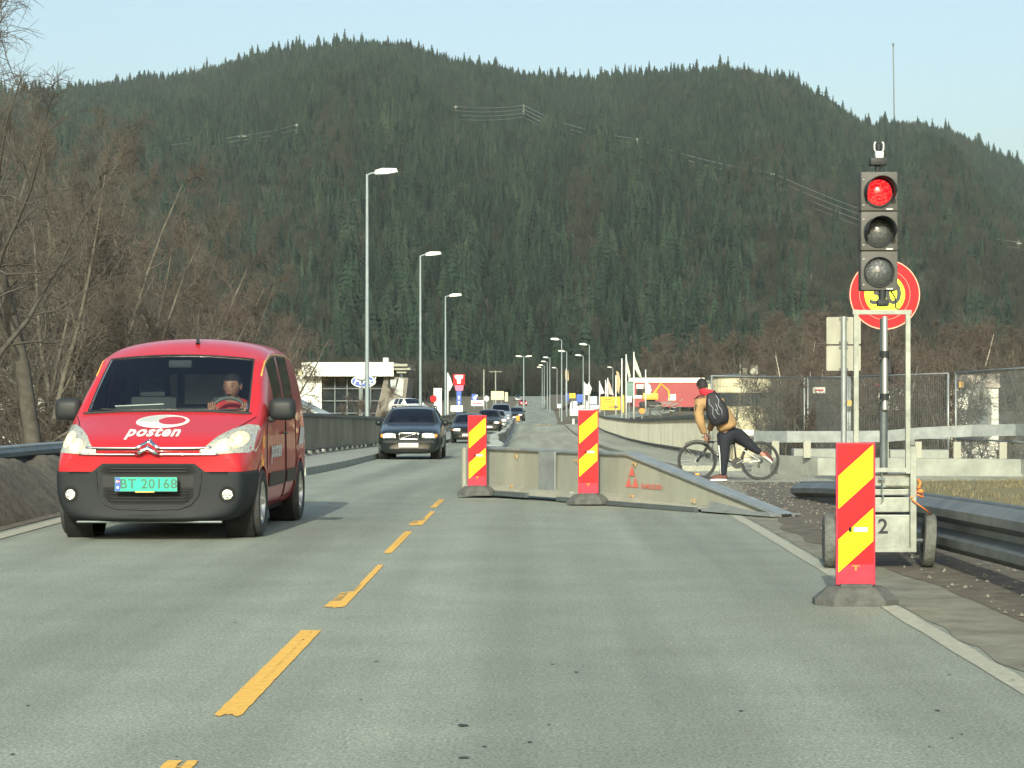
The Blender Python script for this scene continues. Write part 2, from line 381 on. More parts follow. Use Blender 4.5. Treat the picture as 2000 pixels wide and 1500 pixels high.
# yellow centre dashes: (near px y, far px y, width at near, wear)
def gy(py):                               # distance at which the flat near road is seen at row py
    return F*CH/(py-HY)
dash = [(1560,1487,.115,.1,0,1),(1398,1232,.115,.0,0,1),(1187,1104,.13,.16,1,1),(1081,1038,.07,.05,0,1),(1026,998,.14,.14,1,1),(990,972,.07,.1,0,1)]
for (pa, pb, wd, wear, shape, _) in dash:
    y0, y1 = gy(pa), gy(pb); n = 40; mb = MB(); vs = []; fs = []; K = 8; ws = []
    for i in range(n+1):
        y = y0+(y1-y0)*i/n; c = (445-VX)/(1398-HY)*CH + 0.004*(y-9)
        hw = wd/2*.97
        xa, xb = c-hw, c+hw
        if shape and i > n*.3: xa = c+hw*.25
        for k in range(K+1):
            u = k/K; x = xa+(xb-xa)*u
            e = .006*noise.noise(Vector((0 if k < K/2 else 7, y*9, pa)))
            if k in (0, K): x += e
            yy = y
            if i == 0: yy += .03*math.sin(u*9+pa)+.03*math.sin(u*21)
            vs.append((x, yy, g(y)+.004)); ws.append(wear-.12 + (.16 if (shape and i > n*.12 and i < n*.5 and k < 5) else 0)+(.25 if (not shape and 3 < k < 6 and i > n*.3) else 0)+(.10 if k in (0, K) else 0))
    for i in range(n):
        for k in range(K): fs.append((i*(K+1)+k, i*(K+1)+k+1, (i+1)*(K+1)+k+1, (i+1)*(K+1)+k))
    mb.add(vs, fs); o = mb.build('road_marking', mt['yellow_line'], fixn=False); setting(o)
    at = o.data.attributes.new('wear', 'FLOAT', 'POINT'); at.data.foreach_set('value', ws)
# painted speed figures 40 on the far lane
mb = MB(); vs, fs = text_geo('40', 1.6, .03)
mb.add([(x+.75, 203+z*5.0, g(203+z*5)+.03) for x, z in vs], fs); setting(mb.build('road_marking', M('faded_yellow_paint', (.62,.45,.14), .8, var=.2), fixn=False))
# tar stains and pock marks on the near road
rnd = random.Random(5); mb = MB()
spots = [(905,1418,.014),(905,1481,.010)]+[(rnd.uniform(700,1900), rnd.uniform(1130,1480), rnd.uniform(.003,.007)) for _ in range(26)]+[(rnd.uniform(0,500), rnd.uniform(1080,1480), rnd.uniform(.003,.007)) for _ in range(10)]
for (px, py, r) in spots:
    y = gy(py); x = (px-VX)/F*y
    if x > 2.1: continue
    pts = [(x+r*(1+.6*rnd.random())*math.cos(a)*1.3, y+r*(1+.8*rnd.random())*math.sin(a)*1.6, g(y)+.004) for a in [2*PI*k/9 for k in range(9)]]
    mb.add(pts, [tuple(range(9))])
setting(mb.build('tar_stains', M('tar', (.035,.04,.04), .7, var=.3), fixn=False))
# island and verges at the far end
mb = MB(); isl = [(2.0,206),(2.6,216),(4.2,232),(6.5,245),(8.5,250),(8.0,226),(5.6,206),(4.2,200),(3.0,200)]
cx = sum(p[0] for p in isl)/9; cy = sum(p[1] for p in isl)/9
mb.add([(x, y, g(y)-.02) for x, y in isl]+[(x*.93+cx*.07, y*.97+cy*.03, g(y)+.16) for x, y in isl]+[(cx, cy, g(cy)+.4)], [(i, (i+1)%9, 9+(i+1)%9, 9+i) for i in range(9)]+[(9+i, 9+(i+1)%9, 18) for i in range(9)])
setting(mb.build('verge', mt['dirt']))
mb = MB()
for (a, b, c_, d) in [((1.8,430),(4.6,400),(14,600),(5.0,690))]:
    vs = [(p[0], p[1], g(p[1])+h) for p, h in zip((a,b,c_,d), (.05,.05,1.6,.6))]; vs.append((6.5,540,g(540)+1.2))
    mb.add(vs, [(0,1,4),(1,2,4),(2,3,4),(3,0,4)])
setting(mb.build('verge', mt['dirt']))
# side road leading off right beyond the bridge
mb = MB(); sr = [(2.6,204,3.5),(6,260,5),(14,340,7),(22,430,7),(30,560,6)]
vs = []
for (x, y, w_) in sr: vs += [(x, y, g(y)+.008), (x+w_, y, g(y)+.008)]
mb.add(vs, [(2*i, 2*i+1, 2*i+3, 2*i+2) for i in range(len(sr)-1)]); setting(mb.build('side_road', mt['road'], fixn=False))
# dry grass mound behind the right guardrail
nx, ny = 40, 40; vs = []
for j in range(ny+1):
    for i in range(nx+1):
        x = 3.75+i/nx*7; y = 15+j/ny*19; e = math.sin(PI*min(1, i/nx*3)/2)*math.sin(PI*j/ny)**.5
        vs.append((x, y, g(y)+.01+.20*e+.05*noise.noise(Vector((x*1.5,y*1.2,0)))*e - (.05 if e < .02 else 0)))
mb = MB(); mb.add(vs, [(j*(nx+1)+i, j*(nx+1)+i+1, (j+1)*(nx+1)+i+1, (j+1)*(nx+1)+i) for j in range(ny) for i in range(nx)])
setting(mb.build('verge_grass_ground', mt['grass'], smooth='all', fixn=False))
gm = MB(); rnd = random.Random(3)
for k in range(16000):
    x = 3.9+rnd.random()*6; y = 17+rnd.random()*16; fi = (x-3.75)/7; fj = (y-15)/19
    e = math.sin(PI*min(1, fi*3)/2)*math.sin(PI*fj)**.5
    if noise.noise(Vector((x*.8,y*.8,4))) < -.25: continue
    z = g(y)+.2*e+.05*noise.noise(Vector((x*1.5,y*1.2,0)))*e; a = rnd.random()*PI*2; h = rnd.uniform(.02,.075); d = rnd.uniform(.02,.07)
    gm.add([(x-.004*math.cos(a+1.5), y-.004*math.sin(a+1.5), z), (x+.004*math.cos(a+1.5), y+.004*math.sin(a+1.5), z), (x+math.cos(a)*d, y+math.sin(a)*d, z+h)], [(0,1,2)], mi=rnd.choice((0,0,0,1)))
o = gm.build('grass', [M('dry_grass', (.25,.205,.105), .9, var=.2), M('green_grass', (.11,.13,.06), .9, var=.2)], fixn=False)
tag(o, 'short dry yellow grass on the bank behind the right guardrail', 'grass'); o['kind'] = 'stuff'
# loose stones on the shoulders
gm = MB(); rnd = random.Random(8)
for k in range(6000):
    side = rnd.random() < .7
    y = rnd.uniform(9, 42); x = rnd.uniform(2.75, 6) if side else rnd.uniform(-9, -5.1)
    if side and y > 36: x = rnd.uniform(3.2, 5)
    r = rnd.choice((.006,.008,.012,.02)); z = g(y)+.012
    a = rnd.random()*6; p = [(x+r*math.cos(a+q)*rnd.uniform(.7,1.2), y+r*math.sin(a+q), z+rnd.uniform(-.3,.1)*r) for q in (0,1.57,3.14,4.71)]
    p.append((x, y, z+r*.8)); gm.add(p, [(0,1,4),(1,2,4),(2,3,4),(3,0,4)])
o = gm.build('gravel_stones', M('stones', (.15,.15,.125), .9, var=.4, vs=3), fixn=False)
tag(o, 'loose stones scattered over the dirt beside the carriageway', 'gravel'); o['kind'] = 'stuff'
# dirt bank on the left
nx, ny = 70, 110; vs = []
for j in range(ny+1):
    for i in range(nx+1):
        x = -5.25-i/nx*6; y = 9+j/ny*28; e = min(1, i/nx*11)*math.sin(PI*j/ny)**.6
        vs.append((x, y, g(y)+.008+.70*e*(1-j/ny*.3)+.16*noise.noise(Vector((x*.9,y*.9,2)))*e+.05*noise.noise(Vector((x*4,y*4,5)))*e - (.03 if i==0 else 0)))
mb = MB(); mb.add(vs, [(j*(nx+1)+i, j*(nx+1)+i+1, (j+1)*(nx+1)+i+1, (j+1)*(nx+1)+i) for j in range(ny) for i in range(nx)])
setting(mb.build('earth_bank', mt['dirt'], smooth='all', fixn=False))

# ---------------------------------------------------------------- mountain and forest
RP = [(-900,330),(-400,240),(-100,178),(100,176),(185,172),(205,166),(290,156),(370,145),(440,132),(470,118),(540,100),(600,96),(700,88),(745,84),(800,90),(830,112),(870,118),(910,132),(950,130),(1000,141),(1060,150),(1100,157),(1140,159),(1200,151),(1280,146),(1350,146),(1420,137),(1500,152),(1550,164),(1600,196),(1650,222),(1680,240),(1710,247),(1760,244),(1850,254),(1880,270),(1950,306),(2000,330),(2200,400),(2600,470),(3200,560)]
FD, RD = 820.0, 2500.0
def ridge_R(u): return RD+170*math.sin(u/310+.6)+90*math.sin(u/140)
def mtn(u, t):
    Rr = ridge_R(u); d = FD+(Rr-FD)*t; A = (HY-interp(u, RP)-9)/F*Rr
    if t <= 1: p = t**.88
    else: p = 1-2.2*(t-1)
    z = A*p+noise.noise(Vector((u/170+t*1.4, t*2.2, 3)))*46*max(0, t*(1-t))*2.6+noise.noise(Vector((u/60, t*7, 9)))*14*max(0, t*(1-t))*3
    return Vector(((u-VX)/F*d, d, z-1.2+(0 if t > .02 else -3)))
nu, ntt = 300, 52; vs = []
for j in range(ntt+1):
    t = j/ntt*1.2
    for i in range(nu+1): vs.append(mtn(-900+4100*i/nu, t))
mb = MB(); mb.add(vs, [(j*(nu+1)+i, j*(nu+1)+i+1, (j+1)*(nu+1)+i+1, (j+1)*(nu+1)+i) for j in range(ntt) for i in range(nu)])
mountain = setting(mb.build('mountain', M('forest_floor', (.014,.018,.015), .95, var=.4, vs=.01, c2=(.035,.034,.027)), smooth='all', fixn=False))

def tint_mat(name, cols, rough=.8):        # colour picked by the instance's tint value (0..1)
    m = bpy.data.materials.new(name); m.use_nodes = True; n = m.node_tree.nodes; l = m.node_tree.links; b = n['Principled BSDF']
    at = n.new('ShaderNodeAttribute'); at.attribute_type = 'INSTANCER'; at.attribute_name = 'tint'
    cr = n.new('ShaderNodeValToRGB'); e = cr.color_ramp.elements
    e[0].color = (*cols[0], 1); e[1].color = (*cols[-1], 1)
    for k, c_ in enumerate(cols[1:-1]): q = e.new((k+1)/(len(cols)-1)); q.color = (*c_, 1)
    tc = n.new('ShaderNodeTexCoord'); no = n.new('ShaderNodeTexNoise'); no.inputs['Scale'].default_value = .9; l.new(tc.outputs['Object'], no.inputs['Vector'])
    mx = n.new('ShaderNodeMix'); mx.data_type = 'RGBA'; mx.blend_type = 'MULTIPLY'; mx.inputs[0].default_value = .6
    l.new(at.outputs['Fac'], cr.inputs[0]); l.new(cr.outputs[0], mx.inputs[6]); l.new(no.outputs[1], mx.inputs[7])
    l.new(mx.outputs[2], b.inputs['Base Color']); b.inputs['Roughness'].default_value = rough; b.inputs['Specular IOR Level'].default_value = .2
    return m
M_spruce = tint_mat('spruce_needles', [(.007,.016,.013),(.014,.030,.023),(.024,.046,.031),(.046,.068,.043)])
M_bare = tint_mat('bare_twigs', [(.034,.035,.029),(.050,.050,.041),(.068,.070,.059),(.12,.125,.11)])
def far_spruce(seed, h=1.0, wd=.17):
    rd = random.Random(seed); vs = []; fs = []; tiers = 9
    for k in range(tiers):
        f = k/tiers; z0 = .06+f*.90; zt = z0+.20*(1-f)+.05; r = wd*(1-f)**.85*rd.uniform(.8,1.2)+.012; n = 9; o = len(vs)
        vs.append((rd.uniform(-.01,.01), rd.uniform(-.01,.01), min(1.0, zt)))
        for j in range(n):
            a = 2*PI*(j+rd.random()*.6)/n; rr = r*(rd.uniform(.95,1.25) if j % 2 else rd.uniform(.45,.7)); vs.append((rr*math.cos(a), rr*math.sin(a), z0-.03*(j % 2)-.02*rd.random()))
        fs += [(o, o+1+j, o+1+(j+1) % n) for j in range(n)]
    me = bpy.data.meshes.new('spruce_shape'); me.from_pydata(vs, [], fs); me.materials.append(M_spruce)
    return bpy.data.objects.new('spruce_shape', me)
def far_bare(seed):
    rd = random.Random(seed); vs = []; fs = []
    def sliver(p, q, w_):
        d = (q-p); a = d.cross(Vector((rd.uniform(-1,1), rd.uniform(-1,1), .2))); a = a.normalized()*w_ if a.length > 1e-6 else Vector((w_,0,0)); o = len(vs)
        vs.extend([p-a, p+a, q]); fs.append((o, o+1, o+2))
    sliver(Vector((0,0,0)), Vector((0,0,.7)), .012); sliver(Vector((0,.01,0)), Vector((0,.02,.65)), .012)
    for k in range(230):
        th = rd.uniform(0, 2*PI); zc = rd.uniform(.22,.98); rmax = .26*math.sin(PI*min(1, max(.05, (zc-.1)/.95)))**.7
        r = rmax*math.sqrt(rd.random()); p = Vector((r*math.cos(th), r*math.sin(th), zc))
        q = p+Vector((math.cos(th)*.07, math.sin(th)*.07, .12)) + Vector((rd.uniform(-.03,.03),)*3)
        sliver(p-Vector((0,0,.05)), q, .006)
    me = bpy.data.meshes.new('bare_tree_shape'); me.from_pydata(vs, [], fs); me.materials.append(M_bare)
    return bpy.data.objects.new('bare_tree_shape', me)
def scatter(name, pts, protos, label, cat):
    """one object: a cloud of points, each carrying one of the tree shapes"""
    me = bpy.data.meshes.new(name); me.from_pydata([p[0] for p in pts], [], [])
    for an, typ, k in (('scl','FLOAT_VECTOR',1),('rot','FLOAT',2),('pick','INT',3),('tint','FLOAT',4)):
        a = me.attributes.new(an, typ, 'POINT')
        if typ == 'FLOAT_VECTOR': a.data.foreach_set('vector', [c_ for p in pts for c_ in p[k]])
        else: a.data.foreach_set('value', [p[k] for p in pts])
    o = bpy.data.objects.new(name, me); col.objects.link(o)
    ng = bpy.data.node_groups.new(name+'_scatter', 'GeometryNodeTree')
    ng.interface.new_socket('Geometry', in_out='INPUT', socket_type='NodeSocketGeometry'); ng.interface.new_socket('Geometry', in_out='OUTPUT', socket_type='NodeSocketGeometry')
    n = ng.nodes; l = ng.links; gi = n.new('NodeGroupInput'); go = n.new('NodeGroupOutput'); ip = n.new('GeometryNodeInstanceOnPoints'); jg = n.new('GeometryNodeJoinGeometry')
    for pr in protos:
        oi = n.new('GeometryNodeObjectInfo'); oi.inputs['Object'].default_value = pr; oi.inputs['As Instance'].default_value = True; l.new(oi.outputs['Geometry'], jg.inputs[0])
    def na(nm, t):
        q = n.new('GeometryNodeInputNamedAttribute'); q.data_type = t; q.inputs[0].default_value = nm; return q.outputs['Attribute']
    l.new(gi.outputs[0], ip.inputs['Points']); l.new(jg.outputs[0], ip.inputs['Instance']); ip.inputs['Pick Instance'].default_value = True
    l.new(na('pick','INT'), ip.inputs['Instance Index']); l.new(na('scl','FLOAT_VECTOR'), ip.inputs['Scale'])
    cx_ = n.new('ShaderNodeCombineXYZ'); l.new(na('rot','FLOAT'), cx_.inputs[2]); er = n.new('FunctionNodeEulerToRotation'); l.new(cx_.outputs[0], er.inputs[0]); l.new(er.outputs[0], ip.inputs['Rotation'])
    l.new(ip.outputs[0], go.inputs[0]); md = o.modifiers.new('scatter', 'NODES'); md.node_group = ng
    tag(o, label, cat); o['kind'] = 'stuff'; return o
protos = [far_spruce(1, wd=.15), far_spruce(2, wd=.18), far_spruce(3, wd=.21), far_spruce(4, wd=.12), far_bare(1), far_bare(2), far_bare(3)]
NSP = 4
# Join Geometry orders inputs last-first, so the pick index is mirrored
rnd = random.Random(11); pts = []
def forest_pt(u, t):
    p = mtn(u, t)
    # deciduous patches: foot of the slope left and right, plus scattered stands
    b = .03+.75*max(0, min(1, (760-u)/420))*max(0, min(1, (.40-t)/.25))+.55*max(0, min(1, (u-1300)/420))*max(0, min(1, (.50-t)/.40))
    b += 1.2*max(0, noise.noise(Vector((u/120, t*4.5, 7)))-.24)+.5*max(0, noise.noise(Vector((u/38, t*13, 1)))-.28)
    if u > 1450: b += .6*max(0, noise.noise(Vector((u/70, t*5, 17)))+.2)
    bare = rnd.random() < b
    cl = noise.noise(Vector((u/55, t*9, 5)))*.5+.5
    if bare:
        h = rnd.uniform(9, 15); s = (h*rnd.uniform(.9,1.4),)*2+(h,); k = NSP+rnd.randrange(3)
    else:
        h = rnd.choice((8,10,12,13,15,17,21))*rnd.uniform(.85,1.12)*(.65+.6*cl)*(1.0 if t < .93 else rnd.choice((.4,.5,.6,.8,.95,1.25))); wv = rnd.uniform(.75,1.55); s = (h*wv, h*wv, h); k = rnd.randrange(NSP)
    tn = max(0, min(1, cl*.7+rnd.uniform(-.35,.4)))
    return (tuple(p-Vector((0,0,.8))), s, rnd.uniform(0, 6.28), len(protos)-1-k, tn)
cnt = 0
while cnt < 98000:
    t = rnd.random()**.9*1.03; u = rnd.uniform(-250, 2250)
    d = FD+(RD-FD)*t
    if rnd.random() > d/RD*1.0+.12: continue
    pts.append(forest_pt(u, t)); cnt += 1
scatter('mountain_forest', pts, protos, 'dense dark spruce forest with brown bare patches covering the mountain', 'forest')
# low brown wood on the valley floor at the mountain's foot
pts = []; rnd = random.Random(12)
for k in range(6500):
    y = rnd.uniform(380, 900)
    u = rnd.uniform(-200, 2200)
    if 880 < u < 1230 and y < 720: continue
    if y < 560 and 560 < u < 1290: continue
    x = (u-VX)/F*y; h = rnd.uniform(7, 12)*(1.15 if u > 1400 else 1)
    if rnd.random() < .88: kk = NSP+rnd.randrange(3); s = (h*1.3, h*1.3, h)
    else: kk = rnd.randrange(NSP); h *= 1.1; s = (h*1.1, h*1.1, h)
    pts.append(((x, y, ground_h(x, y)), s, rnd.uniform(0,6.28), len(protos)-1-kk, rnd.uniform(0,.55)))
scatter('valley_wood', pts, protos, 'brown leafless wood along the foot of the mountain', 'wood')
# ---------------------------------------------------------------- vehicles
def drape(bvh, poly, step, off, axis='Y', thick=0.0, sgn=-1, y0=None, maxd=None):
    """lay a flat outline (given in the front or side view) onto a body shell; returns verts, faces"""
    cs = [Vector(p) for p in poly]; pts = []; ed = []
    for i, p in enumerate(cs):
        q = cs[(i+1) % len(cs)]; k = max(1, int((q-p).length/step))
        for j in range(k): pts.append(p+(q-p)*j/k)
    nb = len(pts); ed = [(i, (i+1) % nb) for i in range(nb)]
    xa, xb = min(p.x for p in cs), max(p.x for p in cs); za, zb = min(p.y for p in cs), max(p.y for p in cs)
    def inside(x, z):
        c = False
        for i in range(nb):
            a, b = pts[i], pts[(i+1) % nb]
            if (a.y > z) != (b.y > z) and x < (b.x-a.x)*(z-a.y)/(b.y-a.y)+a.x: c = not c
        return c
    x = xa+step*.5
    while x < xb:
        z = za+step*.5
        while z < zb:
            if inside(x, z) and min((Vector((x, z))-p).length for p in pts) > step*.35: pts.append(Vector((x, z)))
            z += step
        x += step
    vs2, _, fs2, _, _, _ = delaunay_2d_cdt(pts, ed, [], 1, 1e-6)
    return project(bvh, [(v.x, v.y) for v in vs2], [tuple(f) for f in fs2], off, axis, sgn, y0, maxd)
def project(bvh, v2, fs, off, axis='Y', sgn=-1, y0=None, maxd=None):
    out = []; last = None
    for (a, b) in v2:
        if axis == 'Y': o = Vector((a, -2, b)); d = Vector((0, 1, 0))
        else: o = Vector((sgn*3, a, b)); d = Vector((-sgn, 0, 0))
        h, nrm, _, dist = bvh.ray_cast(o, d)
        if h is None or (maxd and axis == 'Y' and h.y > maxd):
            h2 = bvh.find_nearest(Vector((a, last.y if last is not None else .1, b)) if axis == 'Y' else Vector((last.x if last is not None else sgn*.8, a, b)))[0]; h = Vector((a, h2.y, b)) if axis == 'Y' else Vector((h2.x, a, b))
        last = h; p = h - d*off; out.append(p)
    return out, fs
def rrect(cx, cz, w_, h, r=.02, n=4):
    r = min(r, w_/2, h/2); o = []
    for (sx, sz, a0) in ((1,1,0),(-1,1,90),(-1,-1,180),(1,-1,270)):
        for k in range(n+1): a = R_(a0+90*k/n); o.append((cx+sx*(w_/2-r)+r*math.cos(a), cz+sz*(h/2-r)+r*math.sin(a)))
    return o
def ell(cx, cz, a, b, n=28, t0=0): return [(cx+a*math.cos(2*PI*k/n+t0), cz+b*math.sin(2*PI*k/n+t0)) for k in range(n)]

def shell(stations, tagf, level=3, scale=(1,1,1)):
    """car body from cross sections; tagf(k, r, side) gives a panel number for each coarse face"""
    sx, sy, sz = scale; rows = []
    for (y, zs, wl, zw, ww, zb, wb, zte, wt, zt, bul) in stations:
        half = [(0, zs), (wl*.8, zs), (wl, zs+.07), (ww, zw), (wb, zb), ((wb+wt)/2+.018, (zb+zte)/2), (wt, zte), (wt-.085, zte+(zt-zte)*.45), (wt*.5, zt-(zt-zte)*.14), (0, zt)]
        full = [(x, z) for x, z in half]+[(-x, z) for x, z in half[-2:0:-1]]
        rows.append([Vector((x*sx, (y-bul*(1-min(1, abs(x)/.9)**2))*sy, z*sz)) for x, z in full])
    n = len(rows[0]); bm = bmesh.new(); cl = bm.edges.layers.float.new('crease_edge')
    V = [[bm.verts.new(p) for p in r] for r in rows]
    for k in range(len(rows)-1):
        for r in range(n):
            r2 = (r+1) % n; f = bm.faces.new((V[k][r], V[k+1][r], V[k+1][r2], V[k][r2]))
            side = 1 if r < 9 else -1; rr = r if r < 9 else n-1-r
            f.material_index = tagf(k, rr, side)
    for vr, flip in ((V[0], False), (V[-1], True)):
        for r in range(0, 9):
            a, b = vr[r], vr[r+1]; c_, d = vr[n-1-r], vr[(n-r) % n]
            q = [a, b, c_, d]; u = []
            for v in q:
                if v not in u: u.append(v)
            if len(u) > 2: f = bm.faces.new(u[::-1] if flip else u)
    bm.normal_update()
    for e in bm.edges:
        fs = e.link_faces
        if len(fs) == 2 and fs[0].material_index != fs[1].material_index: e[cl] = .9
    cv = bm.verts.layers.float.new('crease_vert')
    for v in bm.verts:
        gl = [f.material_index for f in v.link_faces if f.material_index]
        if len(gl) == 1: v[cv] = .55
    me = bpy.data.meshes.new('shell'); bm.to_mesh(me); bm.free()
    ob = bpy.data.objects.new('shell', me); col.objects.link(ob)
    md = ob.modifiers.new('s', 'SUBSURF'); md.levels = level; md.render_levels = level
    for _ in range(20): me.materials.append(None)
    dg = bpy.context.evaluated_depsgraph_get(); ev = bpy.data.meshes.new_from_object(ob.evaluated_get(dg))
    bpy.data.objects.remove(ob); bpy.data.meshes.remove(me)
    P = [v.co.copy() for v in ev.vertices]; Fs = [tuple(p.vertices) for p in ev.polygons]; T = [p.material_index for p in ev.polygons]
    bpy.data.meshes.remove(ev)
    return P, Fs, T, BVHTree.FromPolygons(P, Fs)
def submesh(P, Fs, keep):
    mp = {}; v = []; f = []
    for i in keep:
        q = []
        for a in Fs[i]:
            if a not in mp: mp[a] = len(v); v.append(P[a])
            q.append(mp[a])
        f.append(q)
    return v, f
def pane(P, Fs, T, idx, name, gmat, parent, rim=.03):
    keep = [i for i, t in enumerate(T) if t == idx]
    if not keep: return None
    v, f = submesh(P, Fs, keep); mb = MB(); mb.add(v, f)
    o = mb.build(name, [gmat, mt['black_matt']], parent, smooth='all', fixn=False)
    if rim:
        bm = bmesh.new(); bm.from_mesh(o.data)
        r = bmesh.ops.inset_region(bm, faces=bm.faces[:], thickness=rim, use_boundary=True, use_even_offset=True)
        for fc in r['faces']: fc.material_index = 1
        bm.to_mesh(o.data); bm.free()
    return o

def wheel(parent, c, r, wd, side, rim_mat, nspoke=7, detail=True, steer=0):
    """tyre with shaped rim; 'wheel' is the tyre mesh, rim is its child"""
    cx, cy, cz = c; mb = MB(); h = wd/2
    prof = [(r*.62,-h*.9),(r*.70,-h),(r*.93,-h*.98),(r*.99,-h*.75),(r,-h*.4),(r,h*.4),(r*.99,h*.75),(r*.93,h*.98),(r*.70,h),(r*.62,h*.9)]
    mb.lathe(prof, 36 if detail else 20, 'X')
    o = mb.build('wheel', mt['tyre'], parent, smooth=True, loc=c)
    if steer: o.rotation_euler = (0, 0, steer)
    mb = MB(); s = side; R1 = r*.64
    mb.lathe([(R1, s*h*.9), (R1*.96, s*h*.72), (R1*.9, s*h*.35)], 30, 'X')
    for k in range(nspoke):
        a = 2*PI*k/nspoke
        def pt(rr, aa, xx): return (s*xx, rr*math.cos(aa), rr*math.sin(aa))
        w1, w2 = .20, .13
        q = [pt(R1*.12, a-.9, h*.62), pt(R1*.12, a+.9, h*.62), pt(R1*.97, a+w2, h*.8), pt(R1*.97, a-w2, h*.8)]
        q2 = [(p[0]-s*.02, p[1], p[2]) for p in q]
        mb.add(q+q2, [(0,1,2,3),(4,5,6,7),(0,3,7,4),(1,2,6,5)])
    mb.lathe([(0, s*h*.72), (R1*.16, s*h*.72), (R1*.2, s*h*.5)], 16, 'X')
    mb.mi = 1; mb.lathe([(0, s*h*.25), (R1*.93, s*h*.28)], 24, 'X')
    rm = mb.build('rim', [rim_mat, mt['gap']], o, smooth=True)
    return o

def mirror(parent, cx, cy, cz, side, mat_, s=1.0, name='side_mirror'):
    mb = MB(); mb.sphere((cx+side*.09*s, cy, cz), (.105*s, .06*s, .095*s), 14, 10)
    vs = [Vector(v) for v in mb.v]
    mb.v = [(v.x, min(v.y, cy+.045*s), v.z) for v in vs]
    o = mb.build(name, mat_, parent, smooth=True)
    if s > 1:
        bpy.data.meshes.remove(o.data) if False else None
        q = MB(); q.box((cx+side*.085*s, cy, cz), (.20*s, .11*s, .165*s), bev=.05*s); o.data.clear_geometry(); o.data.from_pydata(q.v, [], q.f); o.data.polygons.foreach_set('use_smooth', [True]*len(o.data.polygons))
    m2 = MB(); m2.box((cx-side*.04*s, cy, cz-.075*s), (.12*s, .05*s, .04*s), bev=.012); m2.build('mirror_arm', mt['black'], o, smooth=True)
    m3 = MB(); m3.prism(rrect(cx+side*.09*s, cz, .17*s, .14*s, .04*s), cy+.046*s, cy+.05*s); m3.build('mirror_glass', mt['chrome'], o)
    return o

def base_car(name, label, cat, loc, rz, stations, tagf, paint, scale=(1,1,1), level=3, group=None, axles=(.85,3.58), wr=.31, ww=.2, rim_mat=None, wx=.80, arch=True, detail=True, panes=(), gmat=None, archmat=None, wsrim=.03, steer=0, nspoke=7):
    root = thing(name, label, cat, loc, rz, group)
    P, Fs, T, bvh = shell(stations, tagf, level, scale)
    keep = []
    for i, f in enumerate(Fs):
        if T[i] != 0: continue
        c = sum((P[a] for a in f), Vector())/len(f)
        if any(math.hypot(c.y-a, c.z-wr*1.0) < wr*1.10 and abs(c.x) > wx-.22 for a in axles): continue
        keep.append(i)
    v, f = submesh(P, Fs, keep); mb = MB(); mb.add(v, f)
    body = mb.build('body', paint, root, smooth=True, fixn=False)
    for idx, nm in panes: pane(P, Fs, T, idx, nm, gmat or mt['carglass'], root, rim=wsrim if idx == 1 else (.02 if detail else 0))
    # wheel housings, arch lips and wheels
    for a in axles:
        for s in (-1, 1):
            mb = MB(); mb.lathe([(wr*1.16, s*.0), (wr*1.16, s*.25), (0.02, s*.0)], 20, 'X', (s*(wx-.2), a, wr))
            if detail: mb.build('wheel_housing', mt['gap'], root, fixn=False)
            else: pass
            if arch:
                v2 = []; fs = []; n = 26
                for k in range(n+1):
                    q = R_(-10+196*k/n)
                    for rr in (wr*1.06, wr*1.24): v2.append((a+rr*math.cos(q), wr+rr*math.sin(q)))
                for k in range(n): fs.append((2*k, 2*k+1, 2*k+3, 2*k+2))
                vv, ff = project(bvh, v2, fs, .006, 'X', s)
                mb = MB(); mb.add(vv, ff)
                inn = [vv[2*k] for k in range(n+1)]; ii = [Vector((p.x-s*.06, p.y, p.z)) for p in inn]
                mb.add(inn+ii, [(k, k+1, n+2+k, n+1+k) for k in range(n)])
                mb.build('wheel_arch', archmat or paint, root, smooth='all', fixn=False)
            wheel(root, (s*wx, a, wr), wr, ww, s, rim_mat or mt['alu'], nspoke=nspoke, detail=detail, steer=steer if a < 1.6 else 0)
    return root, body, bvh
def put(bvh, root, name, mat_, polys, off=.006, step=.05, axis='Y', sgn=1, smooth='all', maxd=None, parent=None):
    mb = MB()
    for p in polys: v, f = drape(bvh, p, step, off, axis, sgn=sgn, maxd=maxd); mb.add(v, f)
    return mb.build(name, mat_, parent or root, smooth=smooth, fixn=False)
def mirx(p): return [(-x, z) for x, z in p]

# ---- red post van
def van_paint():
    m = M('red_car_paint', (.46,.022,.030), .32, var=.04, vs=3, coat=.5, spec=.2); return m
paint_red = van_paint()
VS = [(.10,.22,.68,.42,.76,.60,.765,.76,.68,.80,.10),(.16,.18,.77,.42,.83,.66,.83,.86,.73,.88,.09),(.36,.17,.83,.45,.88,.76,.872,.95,.76,.96,.08),(.72,.17,.86,.5,.90,.90,.893,1.03,.80,1.06,.10),
      (1.02,.17,.86,.5,.905,1.02,.90,1.115,.85,1.145,.14),(1.40,.17,.86,.5,.905,1.08,.895,1.40,.82,1.43,.13),(1.80,.17,.86,.5,.905,1.10,.89,1.62,.785,1.70,.11),(2.10,.17,.86,.5,.905,1.11,.89,1.70,.775,1.83,.04),
      (2.42,.17,.86,.5,.905,1.11,.89,1.72,.775,1.865,0),(2.50,.17,.86,.5,.905,1.11,.89,1.72,.775,1.87,0),(3.25,.17,.86,.5,.905,1.11,.885,1.72,.77,1.875,0),(3.33,.17,.86,.5,.905,1.11,.885,1.72,.77,1.875,0),
      (4.02,.17,.85,.5,.895,1.11,.875,1.69,.755,1.84,0),(4.30,.19,.83,.5,.875,1.08,.85,1.60,.72,1.73,-.03),(4.38,.24,.76,.5,.82,1.05,.80,1.50,.66,1.62,-.05)]
